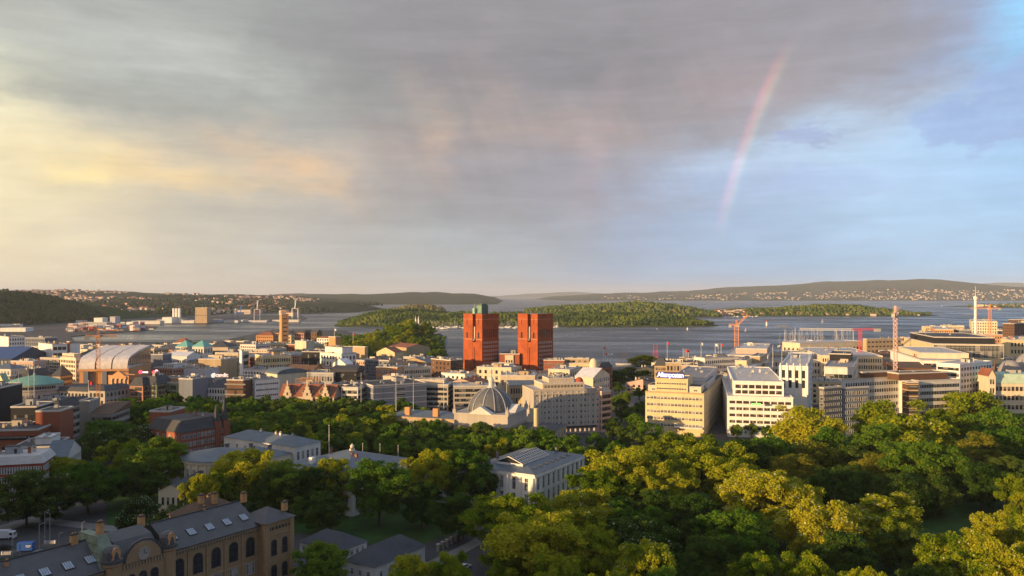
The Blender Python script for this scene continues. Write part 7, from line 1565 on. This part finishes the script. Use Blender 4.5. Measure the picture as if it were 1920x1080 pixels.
# rooftop signs seen across the city
def text_sign(name, label, body, px_, py, Y, w, m, rz=0):
    z = CAMH - (py - HOR) * Y / FPX; o = empty(name, (px2(px_, Y), Y, z), rz, label=label, cat='sign')
    cu = bpy.data.curves.new('sign_text', 'FONT'); cu.body = body; cu.size = 3; cu.extrude = .1; cu.offset = .05; cu.align_x = 'CENTER'; to = bpy.data.objects.new('tmp_text', cu); COL.objects.link(to); bpy.context.view_layer.update()
    me = bpy.data.meshes.new_from_object(to.evaluated_get(bpy.context.evaluated_depsgraph_get())); bpy.data.objects.remove(to); me.materials.clear(); me.materials.append(m)
    xs = [v.co.x for v in me.vertices]; s_ = w / (max(xs) - min(xs)); l = ob('lettering', me, o, (0, 0, 0), 0, (s_, s_, 1)); l.rotation_euler = (math.pi / 2, 0, 0)
    MB().box(-w / 2, .3, -.6, w / 2, .45, -.35).bar((-w * .4, .4, -.5), (-w * .4, .4, -6), .2).bar((w * .4, .4, -.5), (w * .4, .4, -6), .2).build('sign_frame', [PIPE], o)
    return o
SR = mat('sign_red', (1.0, .05, .10), .5, 0, 1, emit=.9); SW = mat('sign_white', (.9, .9, .95), .5, 0, 1, emit=.6); SG = mat('sign_green', (.2, .9, .15), .5, 0, 1, emit=1.0)
text_sign('roof_sign', 'white red-edged rooftop lettering above the dark ribbed roof', 'Scandic', 414, 706, 590, 11, mat('sign_pink', (.95, .75, .78), .5, 0, 1, emit=.35))
so_ = MB().cyl(0, 0, -.3, .3, 1.7, n=20).build('roof_disc', [mat('sign_pale', (.45, .6, .7), .5, 0, 1, emit=.25)], None, (px2(400, 590), 590, CAMH - (704 - HOR) * 590 / FPX)); so_.rotation_euler = (math.pi / 2, 0, 0); tag(so_, 'pale blue round disc beside the pinkish rooftop lettering', 'sign')
so_ = MB().cyl(0, 0, -.3, .3, 1.35, n=20).build('roof_disc', [SR], None, (px2(263.5, 600), 600, CAMH - (697.5 - HOR) * 600 / FPX)); so_.rotation_euler = (math.pi / 2, 0, 0); tag(so_, 'red lit disc on the roofs right of the orange pavilion', 'sign')
so_ = MB().box(-2.2, 0, -.5, 2.2, .2, .5).build('roof_light_strip', [SW], None, (px2(272, 600), 600, CAMH - (698 - HOR) * 600 / FPX)); tag(so_, 'short white light strip right of the red lit disc', 'sign')
for k, (dx_, dz_) in enumerate(((0, 0), (2.2, .8), (3.6, -.6))):
    so_ = MB().cyl(0, 0, -.3, .3, 1.2, n=20).build('roof_disc', [SR if k != 1 else mat('sign_pink2', (.95, .6, .75), .5, 0, 1, emit=.6)], None, (px2(288, 600) + dx_, 600, CAMH - (698 - HOR) * 600 / FPX + dz_)); so_.rotation_euler = (math.pi / 2, 0, 0); tag(so_, ['left red disc', 'middle pink disc', 'right red disc'][k] + ' of the three lit discs above the dark mansard house', 'sign')
so_ = MB().box(-2.6, -.2, -.5, 2.6, 0, .5).build('green_sign', [SG], None, (px2(1418, 468), 468.5, CAMH - (758 - HOR) * 468 / FPX)); tag(so_, 'green lit strip sign on the white tiered office', 'sign')
# ------------------------------------------------------------------ the square at lower left
def lamp(px_, ytop, pbase, lb):
    p = gp(px_, pbase, 0); h = CAMH - (ytop - HOR) * p.y / FPX; o = empty('lamp_post', p, rb_.uniform(0, 3), label=lb, cat='street lamp', group='lamp posts on the square')
    MB().cyl(0, 0, 0, h, .13, .08, 8).cyl(0, 0, 0, .6, .22, n=8).build('pole', [PIPE], o); MB().bar((0, 0, h - .1), (1.1, 0, h), .09).box(.9, -.14, h - .05, 1.6, .14, h + .12).build('lamp_head', [PIPE], o)
for i, (a, t_, b_) in enumerate(((73.5, 983, 1036), (93.5, 962, 1012), (84, 958, 1010), (154, 980, 1018), (110.5, 1001, 1032), (23, 1001, 1052), (37, 1020, 1048))):
    lamp(a, t_, b_, ['tallest lamp post on a round plinth in the square', 'lamp post beside the white barrier', 'lamp post behind the white barrier', 'lamp post nearest the museum roof', 'short lamp post between the two tall ones', 'lamp post left of the blue container', 'short lamp post by the blue container'][i])
pl_ = gp(73.5, 1036); tag(MB().cyl(0, 0, 0, .35, 2.0, n=18).cyl(0, 0, .35, .7, 1.3, n=18).build('stone_plinth', [paving], None, (pl_.x, pl_.y + .01, .01)), 'round stepped stone plinth at the foot of the tallest lamp post', 'plinth')
def blue_box():
    p = gp(46, 1034); o = empty('shipping_container', p, .12, label='blue container with white lettering standing on the square', cat='container'); m = mat('blue_box', (.03, .12, .42), .6, .12, .5)
    b = MB().box(-2.4, 0, .15, 2.4, 2.2, 2.75)
    for k in range(12): b.box(-2.3 + k * .4, -.05, .2, -2.1 + k * .4, -.001, 2.7)
    b.build('body', [m], o); MB().box(.3, -.08, 1.7, 2.0, -.055, 1.95).box(.5, -.08, 1.35, 1.7, -.055, 1.52).build('marking', [FRW], o)
    MB().box(-2.3, .1, 0, -1.9, 2.1, .15).box(1.9, .1, 0, 2.3, 2.1, .15).build('skid', [CAP], o)
blue_box()
TY = mat('tyre', (.02, .02, .02), .9)
def vehicle(px_, py, rz, lb, col, kind='car', name='parked_car', cat='car'):
    p = gp(px_, py); o = empty(name, p, rz, label=lb, cat=cat); m = mat('paint_' + col, {'white': (.7, .7, .7), 'black': (.02, .02, .022), 'silver': (.4, .41, .42), 'red': (.35, .03, .03)}[col], .3, .04, 1, spec=.6)
    if kind == 'truck':
        MB().box(-2.6, -1.2, .7, 2.4, 1.2, 3.2).build('cargo_box', [m], o); MB().ext([(2.5, .5), (4.3, .5), (4.35, 1.5), (4.0, 2.7), (2.5, 2.8)], -1.15, 1.15).build('cab', [m], o); MB().box(4.02, -1, 1.6, 4.34, 1, 2.3).box(2.9, -1.17, 1.6, 3.8, -1.152, 2.4).build('windscreen', [GLASS], o); ws = (-1.6, 3.3); r_ = .5; hw = 1.15
    else:
        MB().ext([(-2.2, .35), (2.2, .35), (2.25, .75), (1.2, .95), (-2.0, 1.0), (-2.25, .8)], -.88, .88).build('body', [m], o)
        MB().ext([(-1.75, .98), (1.15, .94), (.35, 1.42), (-1.2, 1.46)], -.76, .76).build('cabin', [GLASS], o); MB().box(-1.15, -.7, 1.44, .3, .7, 1.5).build('roof', [m], o); ws = (-1.4, 1.4); r_ = .33; hw = .85
    for x in ws:
        for s_ in (-1, 1):
            w_ = MB().cyl(0, 0, -.11, .11, r_, n=14).build('wheel', [TY], o, (x, s_ * hw, r_)); w_.rotation_euler = (math.pi / 2, 0, 0)
vehicle(4, 1011, .1, 'white box truck entering at the left edge of the square', 'white', 'truck', 'box_truck', 'truck'); vehicle(10, 1030, .15, 'black car parked left of the blue container', 'black'); vehicle(872, 1066, .95, 'white car by the pavement at the bottom, partly hidden by leaves', 'white'); vehicle(715, 1073, .4, 'silver car behind the bushy tree at the bottom', 'silver')
vehicle(1165, 842, .9, 'silver car on the road before the hotel', 'silver'); vehicle(1158, 828, .9, 'black car on the road right of the hotel shops', 'black'); vehicle(1197, 830, 1.0, 'white car on the road left of the newspaper house', 'white'); vehicle(1135, 838, .5, 'red car at the road corner below the hotel', 'red')
def barrier(px_, py, lb, L=4):
    p = gp(px_, py); o = empty('site_barrier', p, .1, label=lb, cat='barrier'); MB().box(-L / 2, -.25, 0, L / 2, .25, .9).ext([(-.3, .9), (.3, .9), (.12, 1.3), (-.12, 1.3)], -L / 2, L / 2, 0, 'x' if 0 else 'y').build('rail', [BW], o) if 0 else MB().box(-L / 2, -.25, 0, L / 2, .25, .5).box(-L / 2, -.12, .5, L / 2, .12, 1.0).build('rail', [wm('grey')], o)
    MB().box(-L / 2, -.3, 0, -L / 2 + .3, .3, 1.05).box(L / 2 - .3, -.3, 0, L / 2, .3, 1.05).build('post', [BW], o)
barrier(94, 1019, 'white barrier beside the lamp posts on the square', 3.6); barrier(12, 1040, 'white banner fence below the black car', 3.0)
hp = [gp(0, 1052), gp(30, 1047), gp(62, 1040), gp(66, 1046), gp(32, 1054), gp(0, 1060)]
hd = MB().prism([(p.x, p.y) for p in hp][::-1], 0, .9).build('clipped_hedge', [mat('hedge', (.02, .04, .012), 1, .5, 3)]); tag(hd, 'low clipped hedge curving below the blue container', 'hedge')
for i in range(9):
    p = gp(822 + i * 8.2, 1034 - i * 4.6); o = empty('fence_post', p, .9, label='square stone post of the garden fence along the pavement', cat='fence post', group='stone fence posts')
    MB().box(-.45, -.45, 0, .45, .45, 2.3).build('post', [wm('concrete')], o); MB().box(-.6, -.6, 2.3, .6, .6, 2.55).build('cap', [wm('stone')], o)
for k in range(8):
    a, b_ = gp(822 + k * 8.2, 1034 - k * 4.6), gp(822 + (k + 1) * 8.2, 1034 - (k + 1) * 4.6); d = (b_ - a); b = MB()
    for q in range(1, 14): p = a + d * (q / 14); b.bar((p.x, p.y, .1), (p.x, p.y, 1.7), .05)
    b.bar((a.x, a.y, 1.6), (b_.x, b_.y, 1.6), .07).bar((a.x, a.y, .3), (b_.x, b_.y, .3), .07); tag(b.build('iron_railing', [CAP]), 'black iron railing between two stone posts of the garden fence', 'railing', 'garden fence railings')
# ------------------------------------------------------------------ haze
hb = MB().box(-43000, -3500, -6, 43000, 46000, 460)
hm = bpy.data.materials.new('haze_air'); hm.use_nodes = True; ht = hm.node_tree; ht.nodes.clear()
hv = ht.nodes.new('ShaderNodeVolumePrincipled'); hv.inputs['Color'].default_value = (.80, .88, 1.0, 1); hv.inputs['Density'].default_value = 3.3e-5; hv.inputs['Anisotropy'].default_value = 0.0
hO = ht.nodes.new('ShaderNodeOutputMaterial'); ht.links.new(hv.outputs[0], hO.inputs['Volume'])
ho = hb.build('haze', hm); tag(ho, kind='stuff', label='pale evening haze over the fjord', cat='haze')
